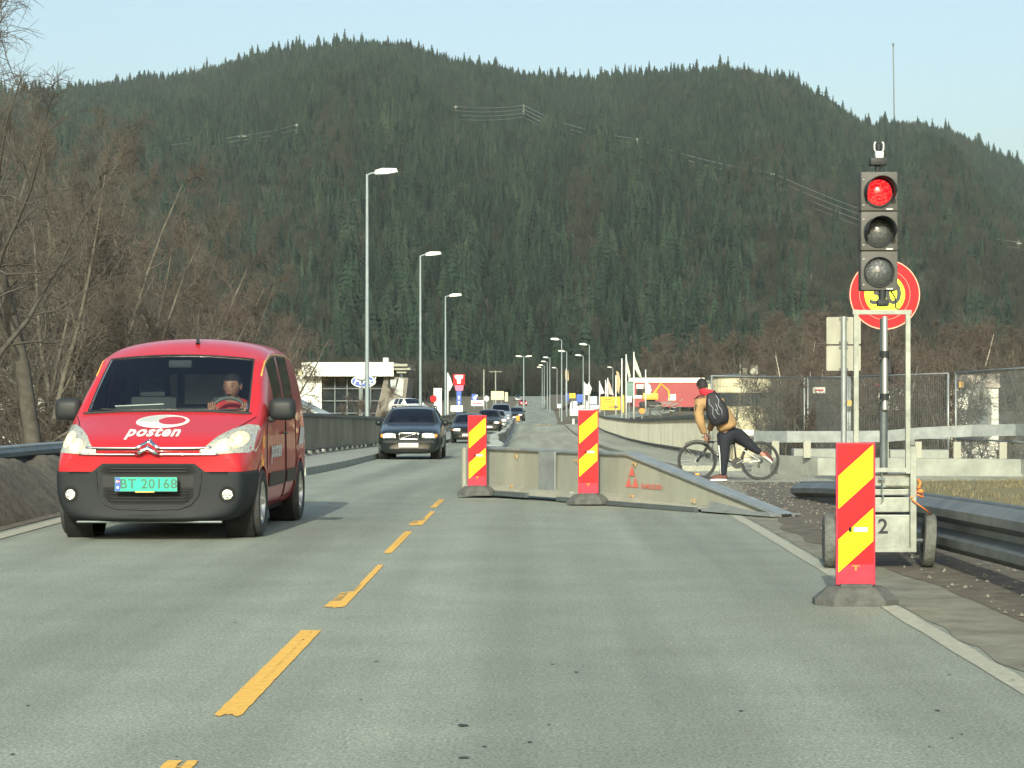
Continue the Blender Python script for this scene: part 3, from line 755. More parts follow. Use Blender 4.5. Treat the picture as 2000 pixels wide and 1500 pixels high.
def van_tag(k, r, side):
    if k in (4, 5) and r in (7, 8): return 1
    if r in (4, 5):
        if k in (6, 7): return 2 if side > 0 else 3
        if k == 5 and r == 4: return 0
        if k == 5: return 0
        if k == 9: return 4 if side > 0 else 5
    return 0
VANX, VANY = -3.42, 19.45
van, vbody, vb = base_car('delivery_van', 'red postal delivery van with lit headlights driving towards the camera in the oncoming lane', 'van', (VANX, VANY, 0), -.022, VS, van_tag, paint_red,
    axles=(.86, 3.59), wr=.315, ww=.20, wx=.81, panes=((1,'windscreen'),(2,'side_window'),(3,'side_window'),(4,'side_window'),(5,'side_window')), archmat=paint_red, wsrim=.03, level=4)
for c_ in van.children:
    if c_.name.startswith('windscreen'): c_.data.materials[0] = mt['windglass']
def vp(px, py, d=.15):                    # front-view position on the van for a photo pixel (d: how far behind the nose)
    Z = VANY+d; return ((px-VX)/F*Z-VANX, CH+(HY-py)/F*Z)
def vpoly(pts, d=.15): return [vp(x, y, d) for x, y in pts]
# black lower bumper: the nose shell below the paint line, set proud and wrapping round to the wheel arches
vP, vF, vT, _ = shell(VS, van_tag, 4)
nrm = [Vector() for _ in vP]
for f in vF:
    q = (vP[f[1]]-vP[f[0]]).cross(vP[f[2]]-vP[f[0]])
    for a in f: nrm[a] += q
keep = [i for i, f in enumerate(vF) if (lambda c: c.y < .62 and c.z < .625 and math.hypot(c.y-.86, c.z-.315) > .33)(sum((vP[a] for a in f), Vector())/len(f))]
sg = 1 if nrm[max(range(len(vP)), key=lambda i: vP[i].x)].x > 0 else -1
kv = sorted({a for i in keep for a in vF[i]}); V2 = {a: vP[a]+nrm[a].normalized()*.012*sg for a in kv}
for a in kv:
    if vP[a].z > .600: V2[a].z = .622
mb = MB(); ix = {a: k for k, a in enumerate(kv)}
mb.add([V2[a] for a in kv], [tuple(ix[a] for a in vF[i]) for i in keep])
v, f = drape(vb, [(-.56,.60),(.56,.60),(.50,.625),(.41,.695),(-.41,.695),(-.50,.625)], .04, .012); mb.add(v, f)
fb = mb.build('front_bumper', mt['bumper'], van, smooth='all', fixn=False)
vbody.data.materials.append(mt['bumper'])
for p in vbody.data.polygons:
    if p.center.z < .23 or (p.center.y < 1.35 and p.center.z < .36) or (p.center.y < .6 and p.center.z < .6): p.material_index = 1
# moulded centre panel and grilles
def ridge_lines(bvh, polys, off, r, m, name, parent, n=4, depth=.5):
    mb = MB()
    for pts in polys:
        v, _ = project(bvh, pts, [], off); mb.tube(v, r, n, True)
    return mb.build(name, m, parent, smooth='all')
put(vb, van, 'upper_grille', mt['gap'], [[(-.385,.678),(.385,.678),(.43,.62),(.36,.60),(-.36,.60),(-.43,.62)]], .016, parent=fb)
ridge_lines(vb, [[(x*.04, z) for x in range(-9, 10)] for z in (.625,.650)], .022, .006, mt['black'], 'grille_bar', fb)
put(vb, van, 'lower_grille', mt['gap'], [[(-.40,.475),(.40,.475),(.40,.40),(.32,.335),(-.32,.335),(-.40,.40)]], .016, parent=fb)
ridge_lines(vb, [[(x*.04, z) for x in range(-9, 10)] for z in (.365,.395,.425,.452)], .022, .0055, mt['black'], 'grille_bar', fb)
ridge_lines(vb, [[(-.47,.62),(-.46,.50),(-.45,.42),(-.38,.33),(-.28,.295),(0,.285),(.28,.295),(.38,.33),(.45,.42),(.46,.50),(.47,.62)]], .018, .008, mt['black'], 'bumper_ridge', fb, 6)
[put(vb, van, 'bumper_panel', mt['black_matt'], [rrect(q*.345,.535,.12,.10,.01)], .018, parent=fb) for q in (-1, 1)]
mb = MB(); mb.box((0,.12,.175), (1.30,.05,.02), bev=.01); mb.build('bumper_lip', mt['galv_dark'], fb)
# red panel ridge, nozzles
for s in (-1, 1): put(vb, van, 'washer_cap', mt['sign_red_dull'], [rrect(s*.70,.745,.04,.025,.004)], .012, step=.02)
# chrome double chevron line
def chev(z0, dz, w_=.60):
    up = dz
    return [(-w_, z0), (-.35, z0-.002), (-.12, z0-.002), (-.085, z0+.002), (0, z0+up), (.085, z0+.002), (.12, z0-.002), (.35, z0-.002), (w_, z0)]
def dens(pts, st=.03):
    o = []
    for a, b in zip(pts, pts[1:]):
        k = max(1, int(math.hypot(b[0]-a[0], b[1]-a[1])/st)); o += [(a[0]+(b[0]-a[0])*j/k, a[1]+(b[1]-a[1])*j/k) for j in range(k)]
    return o+[pts[-1]]
mb = MB()
for z0, up, w_ in ((.835,.072,.56),(.778,.072,.62)):
    v, _ = project(vb, dens(chev(z0, up, w_)), [], .014); mb.tube(v, [.011]*len(v), 6)
    v, _ = project(vb, dens([(-.10, z0-.004),(0, z0+up-.018),(.10, z0-.004)]), [], .022); mb.tube(v, [.019]*len(v), 6)
mb.build('chrome_trim', mt['chrome'], van, smooth='all')
put(vb, van, 'grille_slot', mt['gap'], [[(-.56,.822),(-.1,.822),(-.06,.815),(-.1,.812),(-.56,.812)], [(.56,.822),(.1,.822),(.06,.815),(.1,.812),(.56,.812)]], .008)
# headlights
hl = vpoly([(404,880),(407,871),(425,851),(446,838),(469,829.5),(486,832),(491.5,845),(491,868),(489,884),(461,884),(411,887.5)], .25)
for s, pl in ((1, hl), (-1, mirx(hl)[::-1])):
    h = put(vb, van, 'headlight', M('lit_headlamp_glass', (.50,.49,.38), .25, .2, var=.3, vs=34, c2=(.20,.23,.22), emit=.35, coat=.6, bump=.5, bs=60), [pl], .012, step=.03)
    mb = MB()
    for (x, z, r) in ((.655,.85,.064),(.765,.905,.072)):
        v, f = project(vb, [(s*x, z)]+ell(s*x, z, r, r, 18), [(0, i+1, (i+1) % 18+1) for i in range(18)], .024); v[0] = v[0]+Vector((0,-.004,0)); mb.add(v, f)
    lm = M('glowing_reflector', (1,.88,.50), .3, var=.3, vs=28, c2=(.30,.24,.10), emit=.75); mb.build('lamp', lm, h, smooth='all', fixn=False)
    mb = MB()
    for (x, z, r) in ((.655,.85,.026),(.765,.905,.026)):
        v, f = project(vb, [(s*x, z)]+ell(s*x, z, r, r, 12), [(0, i+1, (i+1) % 12+1) for i in range(12)], .029); v[0] = v[0]+Vector((0,-.006,0)); k_ = MB(); k_.add(v, f); k_.build('bulb', mt['lit'], h, smooth='all', fixn=False)
    put(vb, van, 'side_lens', mt['headlamp'], [rrect(s*.485,.795,.05,.055,.008)], .020, step=.03, parent=h)
    # fog lamp
    mb = MB(); v, f = project(vb, ell(s*.70,.42,.075,.075,20)+ell(s*.70,.42,.052,.052,20), [(i, (i+1)%20, 20+(i+1)%20, 20+i) for i in range(20)], .016); mb.add(v, f)
    fl = mb.build('fog_lamp', mt['gap'], van, smooth='all', fixn=False)
    v, f = project(vb, [(s*.70,.42)]+ell(s*.70,.42,.046,.046,18), [(0, i+1, (i+1) % 18+1) for i in range(18)], .022); v[0] = v[0]+Vector((0,-.012,0))
    mb = MB(); mb.add(v, f); mb.build('lens', mt['headlamp'], fl, smooth='all', fixn=False)
# number plate
pl = MB(); pl.box((0,-.035,.513), (.56,.012,.135), bev=.004); plate = pl.build('number_plate', mt['plate_black'], van)
mb = MB(); mb.box((.0,-.0425,.515), (.548,.004,.120)); mb.build('plate_face', mt['plate_green'], plate)
mb = MB(); mb.box((-.249,-.0455,.515), (.045,.003,.116)); mb.build('plate_band', mt['sign_blue'], plate)
mb = MB(); mb.mi = 0; mb.box((-.249,-.0476,.540), (.032,.001,.024)); mb.mi = 1; mb.box((-.249,-.0486,.540), (.032,.001,.007)); mb.box((-.255,-.0486,.540), (.007,.001,.024))
mb.build('plate_flag', [mt['sign_red_dull'], mt['white']], plate, fixn=False)
mb = MB(); mb.sphere((-.249,-.0476,.487), (.011,.001,.011), 10, 6); mb.build('plate_seal', mt['white'], plate)
mb = MB(); text_on(mb, 'BT 20168', (.022,-.0450,.515), .118, .0035, sx=1.02, spacing=1.08); mb.build('plate_lettering', M('plate_ink', (.02,.13,.10), .5, var=.1), plate)
mb = MB(); mb.box((-.01,-.0425,.448), (.17,.004,.012)); mb.build('plate_caption', M('gold_print', (.45,.38,.10), .5, var=.2), plate)
# bonnet emblem and word
def ptxt(bvh, txt, cx, cz, size, bold, off, shear=0, sx=1.0, spacing=1):
    v2, fs = text_geo(txt, size, bold, shear, sx, spacing); return project(bvh, [(cx+a, cz+b) for a, b in v2], fs, off)
ex, ez = .02, 1.062
put(vb, van, 'bonnet_emblem', mt['white'], [ell(ex, ez, .243, .058, 40)], .010, step=.03)
put(vb, van, 'emblem_grey', M('grey_film', (.42,.46,.46), .5, var=.05), [[(ex-.225,ez+.002),(ex-.21,ez+.022),(ex-.13,ez+.046),(ex-.02,ez+.0555),(ex+.05,ez+.052),(ex-.03,ez+.028),(ex-.035,ez+.0),(ex-.10,ez-.004)]], .013, step=.03)  # grey printed part of the emblem
put(vb, van, 'emblem_core', paint_red, [ell(ex+.085, ez+.008, .122, .034, 36)], .016, step=.03)
v, f = ptxt(vb, 'posten', .0, .972, .118, .0042, .012, shear=.05, sx=1.36, spacing=1.10)
mb = MB(); mb.add(v, f); mb.build('bonnet_lettering', mt['white'], van, fixn=False)
# bonnet shut lines, front door, side strips
def line_on(bvh, pts, off, r, m, name, parent, axis='Y', sgn=1):
    v, _ = project(bvh, dens(pts, .05), [], off, axis, sgn); mb = MB(); mb.tube(v, r, 4); return mb.build(name, m, parent, smooth='all')
for s in (-1, 1):
    line_on(vb, [(s*.60,.86),(s*.66,.955),(s*.735,1.02),(s*.80,1.075),(s*.83,1.10)], .001, .005, mt['gap'], 'shut_line', van)
    line_on(vb, [(1.22,1.08),(1.16,.95),(1.14,.55),(1.22,.30),(2.42,.26),(2.44,1.08)], .000, .006, mt['gap'], 'shut_line', van, 'X', s)
    line_on(vb, [(2.50,1.08),(2.50,.30),(3.10,.30),(3.26,.62),(3.26,1.08)], .000, .006, mt['gap'], 'shut_line', van, 'X', s)
    put(vb, van, 'side_strip', mt['black'], [rrect(1.82,.50,1.10,.13,.03), rrect(2.85,.50,.70,.13,.03)], .014, axis='X', sgn=s, step=.12)
    put(vb, van, 'sill', mt['black_matt'], [[(1.24,.17),(3.22,.17),(3.24,.25),(1.22,.25)]], .008, axis='X', sgn=s, step=.12)
    mb = MB(); v, _ = project(vb, [(2.22+.02*k, .93) for k in range(8)], [], .025, 'X', s); mb.tube(v, .014, 8); mb.build('door_handle', mt['black'], van, smooth='all')
    # gold roof-edge stripe
    v, _ = project(vb, dens([(1.55,1.48),(1.80,1.615),(2.15,1.685),(2.6,1.70),(3.4,1.70),(4.0,1.66)], .08), [], .0, 'X', s)
    mb = MB(); mb.tube([p+Vector((-s*.004,0,.004)) for p in v], [.010]*len(v), 6); mb.build('roof_trim', M('gold_film', (.60,.33,.08), .35, var=.1), van, smooth='all')
    # side lettering and film
    put(vb, van, 'side_film', mt['white'], [[(3.4,.78),(3.9,.80),(4.05,.95),(3.7,.98)]], .009, axis='X', sgn=s, step=.1)
    v2, fs = text_geo('posten', .22, .008, .15, 1.2); v, f = project(vb, [((1 if s > 0 else -1)*a+1.75, b+.78) for a, b in v2], fs, .01, 'X', s)
    mb = MB(); mb.add(v, f); mb.build('side_lettering', mt['white'], van, fixn=False)
    mirror(van, s*.91, 1.36, 1.17, s, mt['black'], 1.25)
    mb = MB(); mb.tube([(s*.90,1.45,1.06),(s*.90,1.42,1.11),(s*.935,1.38,1.13)], [.035,.035,.03], 8); mb.build('mirror_bracket', mt['black'], van, smooth='all')
mb = MB(); mb.tube([(.10,2.0,1.80),(.10,2.03,1.86)], [.022,.012], 8); mb.tube([(.10,2.02,1.84),(.085,2.20,1.90),(.06,2.30,1.92)], [.005,.004,.003], 6); mb.build('roof_aerial', mt['black'], van)
# wipers
mb = MB()
for (a, b, c_, d) in ((-.62,1.17,.05,1.155),(.10,1.165,.70,1.17)):
    v, _ = project(vb, dens([(a,b),((a+c_)/2,1.158),(c_,d)]), [], .014); mb.tube(v, .010, 5)
mb.build('wiper', mt['black_matt'], van)
# cowl strip below glass
v, _ = project(vb, dens([(-.78,1.128),(-.4,1.150),(0,1.155),(.4,1.150),(.78,1.128)]), [], .004); mb = MB(); mb.tube(v, .016, 6); mb.build('cowl', mt['black_matt'], van)
# cabin
mb = MB(); mb.box((0,1.50,1.00), (1.56,.60,.16), bev=.05); mb.build('dashboard', mt['interior_grey'], van, smooth=True)
mb = MB(); mb.box((-.32,1.30,1.185), (.46,.10,.010), rot=Matrix.Rotation(R_(-28),3,'X')@Matrix.Rotation(-.05,3,'Y')); mb.build('paper_sheet', mt['white'], van)
mb = MB(); mb.box((0,2.75,1.10), (1.5,.03,1.2)); blk = mb.build('bulkhead', mt['interior'], van)
mb = MB(); mb.box((.06,2.73,1.36), (.44,.01,.30), bev=.004); mb.box((-.27,2.73,1.36), (.07,.01,.30)); mb.build('rear_daylight_pane', M('daylight_grey', (.40,.46,.45), .3, var=.15, vs=4), blk)  # pale opaque panes painted as daylight seen through the rear window
mb = MB(); mb.box((0,2.1,.60), (1.6,1.9,.04)); mb.build('floor_pan', mt['interior'], van)
mb = MB(); mb.box((0,2.3,.19),(1.5,3.6,.03)); mb.build('underbody', mt['gap'], van)
for sx_ in (-.42,.42):
    mb = MB(); mb.box((sx_,2.40,.98), (.50,.14,.62), rot=Matrix.Rotation(R_(-10),3,'X'), bev=.06); mb.box((sx_,2.15,.70), (.50,.50,.14), bev=.05)
    s_ = mb.build('seat', mt['interior'], van, smooth=True)
    mb = MB(); mb.box((sx_,2.44,1.38), (.27,.10,.20), bev=.045); mb.build('headrest', mt['interior'], s_, smooth=True)
ring = [(.42+.185*math.cos(a), 1.84+.07*math.sin(a), 1.10+.175*math.sin(a)) for a in [2*PI*k/28 for k in range(29)]]
mb = MB(); mb.tube(ring, .017, 8, cap=False)
for a in (PI*1.5, .2, PI-.2): mb.tube([(.42,1.82,1.08), (.42+.18*math.cos(a), 1.84+.07*math.sin(a), 1.10+.17*math.sin(a))], .018, 6)
mb.sphere((.42,1.81,1.08), (.07,.03,.06), 12, 8); mb.build('steering_wheel', mt['interior_grey'], van, smooth='all')
mb = MB(); mb.box((.0,1.62,1.60), (.22,.03,.07), bev=.012); mb.build('inside_mirror', mt['interior'], van, smooth=True)

# ---- generic dark cars
CS = [(.10,.24,.62,.40,.72,.58,.72,.66,.62,.70,.10),(.18,.18,.74,.42,.80,.62,.80,.74,.70,.76,.10),(.40,.17,.80,.45,.85,.72,.84,.82,.72,.84,.09),(.95,.17,.84,.5,.88,.82,.86,.90,.74,.93,.08),
      (1.36,.17,.84,.5,.88,.88,.86,.96,.79,.99,.10),(1.75,.17,.84,.5,.88,.92,.86,1.18,.72,1.21,.08),(2.12,.17,.84,.5,.88,.93,.86,1.33,.63,1.38,.06),(2.40,.17,.84,.5,.88,.94,.86,1.37,.62,1.42,0),
      (2.72,.17,.84,.5,.88,.94,.86,1.38,.62,1.435,0),(2.80,.17,.84,.5,.88,.94,.86,1.38,.62,1.435,0),(3.55,.17,.84,.5,.88,.95,.85,1.37,.61,1.43,0),(3.63,.17,.84,.5,.88,.95,.85,1.37,.61,1.43,0),
      (4.35,.20,.80,.5,.86,.96,.82,1.32,.58,1.39,0),(4.62,.24,.76,.5,.82,.94,.78,1.10,.60,1.14,-.03),(4.72,.28,.70,.5,.78,.90,.74,.98,.62,1.00,-.05)]
def car_tag(k, r, side):
    if k in (4, 5) and r in (7, 8): return 1
    if k == 12 and r in (7, 8): return 6
    if r in (4, 5):
        if k in (6, 7): return 2 if side > 0 else 3
        if k == 5 and r == 5: return 0
        if k == 9: return 4 if side > 0 else 5
    return 0
def small_car(name, label, cat, x, y, rz, paint, scale=(1,1,1), kind='wagon', lit=True, plate='', level=2, group=None, scale_roof=1.0, st=None, detail=False, rails=False):
    st = st or CS
    root, body, bv = base_car(name, label, cat, (x, y, g(y+2)), rz, st, car_tag, paint, scale=scale, level=level, group=group, axles=(.88*scale[1], 3.6*scale[1]), wr=.31*max(1, scale[2]*.95), ww=.19, wx=.77*scale[0], arch=True, detail=detail,
        panes=((1,'windscreen'),(2,'side_window'),(3,'side_window'),(4,'side_window'),(5,'side_window'),(6,'rear_window')), gmat=mt['carglass'], wsrim=.03)
    sx, sy, sz = scale
    S = lambda pts: [(a*sx, b*sz) for a, b in pts]
    for s in (-1, 1):
        hp = [(.36,.60),(.36,.70),(.44,.735),(.62,.735),(.76,.70),(.775,.64),(.70,.60)]
        h = put(bv, root, 'headlight', mt['headlamp'], [S([(s*a, b) for a, b in hp])], .012, step=.06, maxd=.9*sy)
        if lit:
            mb = MB(); v, f = project(bv, S([(s*.56,.665)]+ell(s*.56,.665,.13,.05,16)), [(0, i+1, (i+1) % 16+1) for i in range(16)], .03); mb.add(v, f); mb.build('bulb', mt['litwhite'], h, fixn=False)
        put(bv, root, 'indicator', mt['amber'], [S([(s*.72,.62),(s*.775,.63),(s*.77,.70),(s*.72,.715)])], .018, step=.06, maxd=.9*sy, parent=h)
    put(bv, root, 'grille', mt['gap'], [S(rrect(0,.65,.62,.13,.02))], .012, step=.07)
    put(bv, root, 'air_intake', mt['gap'], [S(rrect(0,.27,1.0,.09,.03))], .012, step=.08)
    put(bv, root, 'bumper_strip', mt['black'], [S(rrect(0,.50,1.40,.07,.02))], .014, step=.08)
    mb = MB(); zz = .41*sz; mb.box((0,-.02,zz), (.53,.012,.115), bev=.003); p_ = mb.build('number_plate', mt['plate_white'], root)
    if plate:
        mb = MB(); text_on(mb, plate, (0,-.028,zz), .105, .002, spacing=1.05); mb.build('plate_lettering', mt['plate_black'], p_)
    for s in (-1, 1): mirror(root, s*.86*sx, 1.72*sy, .98*sz, s, paint, .85)
    mb = MB(); mb.box((0,2.6*sy,.60*sz), (1.40*sx,2.4*sy,.5*sz)); mb.box((-.37*sx,2.55*sy,.90*sz), (.44,.15,.50)); mb.box((.37*sx,2.55*sy,.90*sz), (.44,.15,.50)); mb.box((0,1.62*sy,.86*sz),(1.3*sx,.4,.12)); mb.build('seat', mt['interior'], root)
    mb = MB(); mb.box((0,2.3*sy,.20*sz),(1.4*sx,3.9*sy,.03)); mb.build('underbody', mt['gap'], root)
    return root, body, bv
p_dark = M('dark_teal_paint', (.012,.018,.019), .28, var=.05, coat=.6, spec=.08)
p_green = M('dark_green_paint', (.010,.016,.015), .28, var=.05, coat=.6, spec=.08)
p_charcoal = M('charcoal_paint', (.022,.025,.027), .3, var=.05, coat=.6, spec=.08)
p_silver = M('silver_paint', (.36,.40,.42), .3, .4, var=.05, coat=.6)
p_blue = M('slate_blue_paint', (.16,.22,.28), .32, .2, var=.05, coat=.6)
p_whitecar = M('white_car_paint', (.70,.72,.70), .35, var=.04, coat=.6)

vol, volb, volv = small_car('estate_car', 'dark teal estate car with lit headlights and roof rails, first behind the red van', 'car', -3.42, 60.0, 0, p_dark, (1.0,1,1.02), plate='AX 49023', level=3, detail=True, group='cars queuing over the bridge')
for c_ in list(vol.children):
    if c_.name.startswith('grille'): 
        for q in list(c_.children): bpy.data.objects.remove(q)
        bpy.data.objects.remove(c_)
gv = put(volv, vol, 'grille', mt['gap'], [rrect(0,.665,.52,.17,.02)], .014, step=.06)
ridge_lines(volv, [dens([(-.26,.75),(.26,.75),(.25,.58),(-.25,.58),(-.26,.75)])], .02, .013, mt['chrome'], 'grille_frame', gv, 5)
ridge_lines(volv, [dens([(x,.745),(x,.585)]) for x in (-.2,-.15,-.1,-.05,0,.05,.1,.15,.2)], .018, .004, mt['alu'], 'grille_bar', gv)
ridge_lines(volv, [dens([(-.22,.60),(.20,.735)])], .026, .014, mt['chrome'], 'grille_sash', gv, 5)
mb = MB()
for s in (-1, 1): mb.tube([(s*.60,2.3,1.40),(s*.60,2.45,1.455),(s*.60,3.4,1.455),(s*.585,4.15,1.42),(s*.58,4.25,1.36)], .016, 6)
mb.box((0,2.9,1.47), (1.22,.06,.025)); mb.build('roof_rail', mt['black'], vol)
small_car('hatchback', 'dark green hatchback with low lit headlights, second behind the red van', 'car', -3.25, 108.0, 0, p_green, (1.0,.98,1.03), plate='BX 31', group='cars queuing over the bridge')
SUV = (1.02,.98,1.18)
small_car('off_road_car', 'charcoal off-road car seen behind the first red and yellow marker board', 'car', -3.15, 152.0, 0, p_charcoal, SUV, group='cars queuing over the bridge')
small_car('compact_car', 'silver grey car with bright headlights between the off-road car and the tall van', 'car', -2.95, 176.0, .03, p_silver, (.98,.9,1.05), group='cars queuing over the bridge')
TS = [(.10,.24,.72,.42,.80,.66,.80,.86,.74,.92,.06),(.18,.2,.82,.45,.88,.80,.88,1.02,.80,1.06,.06),(.40,.2,.86,.5,.92,.96,.91,1.12,.84,1.16,.06),(.62,.2,.88,.5,.94,1.08,.93,1.20,.87,1.24,.06),
      (.84,.2,.88,.5,.95,1.12,.94,1.26,.89,1.31,.08),(1.15,.2,.88,.5,.95,1.16,.94,1.55,.84,1.60,.06),(1.50,.2,.88,.5,.95,1.18,.94,1.80,.79,1.88,.03),(1.80,.2,.88,.5,.95,1.18,.94,1.84,.78,1.94,0),
      (2.2,.2,.88,.5,.95,1.18,.94,1.85,.78,1.96,0),(2.3,.2,.88,.5,.95,1.18,.94,1.85,.78,1.96,0),(3.3,.2,.88,.5,.95,1.18,.94,1.85,.78,1.96,0),(3.4,.2,.88,.5,.95,1.18,.94,1.85,.78,1.96,0),
      (4.5,.2,.88,.5,.95,1.18,.93,1.82,.77,1.93,0),(4.80,.22,.86,.5,.93,1.16,.91,1.74,.74,1.84,-.02),(4.86,.26,.80,.5,.88,1.1,.86,1.6,.7,1.7,-.03)]
small_car('minibus', 'slate blue tall van queuing near the far end of the bridge', 'van', -2.95, 197.0, .02, p_blue, (1,1,1), st=TS, group='cars queuing over the bridge')
small_car('saloon_car', 'dark saloon car behind the tall slate blue van', 'car', -2.0, 232.0, -.05, p_charcoal, (1,1,1.02), group='cars queuing over the bridge')
small_car('saloon_car', 'distant white and grey car on the hill road', 'car', -4.3, 600.0, .1, p_silver, (1,1,1.02), group='cars on the hill road', lit=False)
small_car('saloon_car', 'distant red and white car on the hill road', 'car', -2.4, 520.0, .1, M('red_paint', (.5,.04,.05), .3, var=.05), (1,1,1.02), group='cars on the hill road')
# ---------------------------------------------------------------- bridge parapets, guardrails, kerbs
def parapet(name, label, f_x, y0, y1, hgt, base, m_slat, m_rail, side, slat=.13):
    """steel bridge parapet: flat upright bars under a box rail; posts every 2 m"""
    root = thing(name, label, 'bridge railing', (0,0,0))
    mb = MB(); y = y0
    while y < y1:
        x = f_x(y); z = g(y)+base; dp = .10
        mb.box((x, y, z+.14+(hgt-.20)/2), (dp, .012, hgt-.20))
        y += slat if y < 110 else slat*1.6
    mb.build('upright_bars', m_slat, root)
    mb = MB(); ys_ = axis_pts([(y0, y1, int((y1-y0)/3))])
    for a, b in zip(ys_, ys_[1:]):
        for (dz0, dz1, hw) in ((hgt-.09, hgt, .07), (.10,.15,.05)):
            xa, xb = f_x(a), f_x(b); za, zb = g(a)+base, g(b)+base
            vs = [(xa-hw,a,za+dz0),(xa+hw,a,za+dz0),(xa+hw,a,za+dz1),(xa-hw,a,za+dz1),(xb-hw,b,zb+dz0),(xb+hw,b,zb+dz0),(xb+hw,b,zb+dz1),(xb-hw,b,zb+dz1)]
            mb.add(vs, [(0,1,5,4),(1,2,6,5),(2,3,7,6),(3,0,4,7)]+([(0,3,2,1)] if a == ys_[0] else []))
    mb.build('top_rail', m_rail, root, fixn=False)
    y = y0+.03; k = 0
    while y < y1 and k < 60:
        mb = MB(); x = f_x(y); z = g(y)+base; mb.box((x-side*.02, y, z+hgt/2-.05), (.13, .07, hgt-.1)); mb.box((x, y, z+.01), (.22,.22,.03)); mb.build('post', m_rail, root); y += 2.0 if y < 110 else 4.0; k += 1
    return root
m_slatL = M('shaded_steel_bars', (.17,.20,.19), .6, .3, var=.3, vs=.6, bump=.05)  # left bars: shade put into the colour, darker than the right-hand bars
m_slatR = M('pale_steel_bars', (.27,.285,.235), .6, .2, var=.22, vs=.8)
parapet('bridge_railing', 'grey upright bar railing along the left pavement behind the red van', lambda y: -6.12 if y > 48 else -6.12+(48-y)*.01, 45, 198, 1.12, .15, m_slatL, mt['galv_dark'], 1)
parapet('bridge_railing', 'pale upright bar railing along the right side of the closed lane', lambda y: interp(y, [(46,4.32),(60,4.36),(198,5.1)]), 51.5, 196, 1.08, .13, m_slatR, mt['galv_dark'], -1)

def wbeam(path, mat_, parent, name, h=.31, depth=.08, side=-1):
    """corrugated steel beam swept along path [(x,y,ztop)]"""
    prof = [(0,0),(.35,-.04),(.95,-.16),(.95,-.30),(.25,-.44),(.25,-.56),(.95,-.70),(.95,-.84),(.35,-.96),(0,-1)]
    vs = []; fs = []; n = len(prof)
    for i, (x, y, z) in enumerate(path):
        a = Vector(path[max(i-1,0)][:2]); b = Vector(path[min(i+1,len(path)-1)][:2]); t = (b-a).normalized(); nn = Vector((t.y, -t.x))*side
        for u, v in prof: vs.append((x+nn.x*u*depth, y+nn.y*u*depth, z+v*h))
    for i in range(len(path)-1):
        for j in range(n-1): fs.append((i*n+j, i*n+j+1, (i+1)*n+j+1, (i+1)*n+j))
    o2 = len(vs)
    mb = MB(); mb.add(vs, fs)
    o = mb.build(name, mat_, parent, smooth=False, fixn=False)
    md = o.modifiers.new('t', 'SOLIDIFY'); md.thickness = .006; md.offset = 0
    return o
def spline(pts, n=8):
    out = []
    P = [Vector(p) for p in pts]
    for i in range(len(P)-1):
        p0, p1, p2, p3 = P[max(i-1,0)], P[i], P[i+1], P[min(i+2,len(P)-1)]
        for k in range(n):
            t = k/n; out.append(.5*((2*p1)+(-p0+p2)*t+(2*p0-5*p1+4*p2-p3)*t*t+(-p0+3*p1-3*p2+p3)*t**3))
    return out+[P[-1]]
# near right guardrail, sloping down into the ground at its far end
gr_pts = [(3.05,8.5,.60),(3.17,12,.58),(3.24,14.3,.545),(3.20,17.9,.48),(3.40,21,.38),(3.62,24,.31),(3.62,26.3,.25),(3.42,28.3,.17)]
rt = thing('guardrail', 'dark weathered guardrail curving down to the ground behind the traffic light cart', 'guardrail', (0,0,0))
gp = [(p.x, p.y, p.z) for p in spline(gr_pts)]
wbeam(gp, M('weathered_dark_rail', (.135,.155,.155), .5, .45, var=.35, vs=2.5, bump=.15, bs=25), rt, 'beam', h=.40, depth=.13, side=-1)
mb = MB(); mb.tube([(x+.02, y, z-.005) for x, y, z in gp], .028, 8); mb.build('top_edge', mt['galv_dark'], rt, smooth='all')
for k, y in enumerate((19.5, 21.5, 23.5)):
    x = interp(y, [(p[1], p[0]) for p in gr_pts]); zt = interp(y, [(p[1], p[2]) for p in gr_pts])
    mb = MB(); mb.box((x+.09, y, (zt-.05)/2-.1), (.06,.10,zt+.15)); mb.build('post', mt['galv_dark'], rt)
mb = MB(); mb.box((3.44,28.25,.03), (.16,.12,.30), bev=.05); mb.build('end_piece', mt['galv_dark'], rt)
# left guardrail meeting the bridge railing
rt = thing('guardrail', 'low blue grey guardrail on the earth bank left of the red van', 'guardrail', (0,0,0))
lp = [(p.x, p.y, p.z) for p in spline([(-6.1,19.5,.68),(-6.05,24,.70),(-6.0,32,.66),(-6.05,39,.60),(-6.12,45,.58)])]
wbeam(lp, M('shaded_rail', (.10,.125,.13), .55, .4, var=.3, vs=2), rt, 'beam', h=.33, depth=.08, side=1)  # shade on the road-facing side is put into the beam colour
mb = MB(); mb.tube([(x, y, z+.0) for x, y, z in lp], .03, 8); mb.build('top_edge', mt['galv'], rt, smooth='all')  # paler steel paints the top edge as catching the sun
for y in (21, 25, 29, 33, 37, 41):
    mb = MB(); x = interp(y, [(p[1], p[0]) for p in lp]); mb.box((x-.06, y, g(y)+.28), (.08,.1,.75)); mb.build('post', mt['galv_dark'], rt)
for (y0, y1) in ((21, 45),):
    mb = MB(); vs = []
    for y in axis_pts([(y0, y1, 10)]):
        x = interp(y, [(p[1], p[0]) for p in lp]); vs += [(x-.10, y, g(y)-.05), (x-.10, y, interp(y, [(p[1], p[2]) for p in lp])-.33)]
    mb.add(vs, [(2*i, 2*i+1, 2*i+3, 2*i+2) for i in range(10)]); mb.build('shade_sheet', mt['galv_dark'], rt, fixn=False)  # dark sheet standing in for the shade below the beam
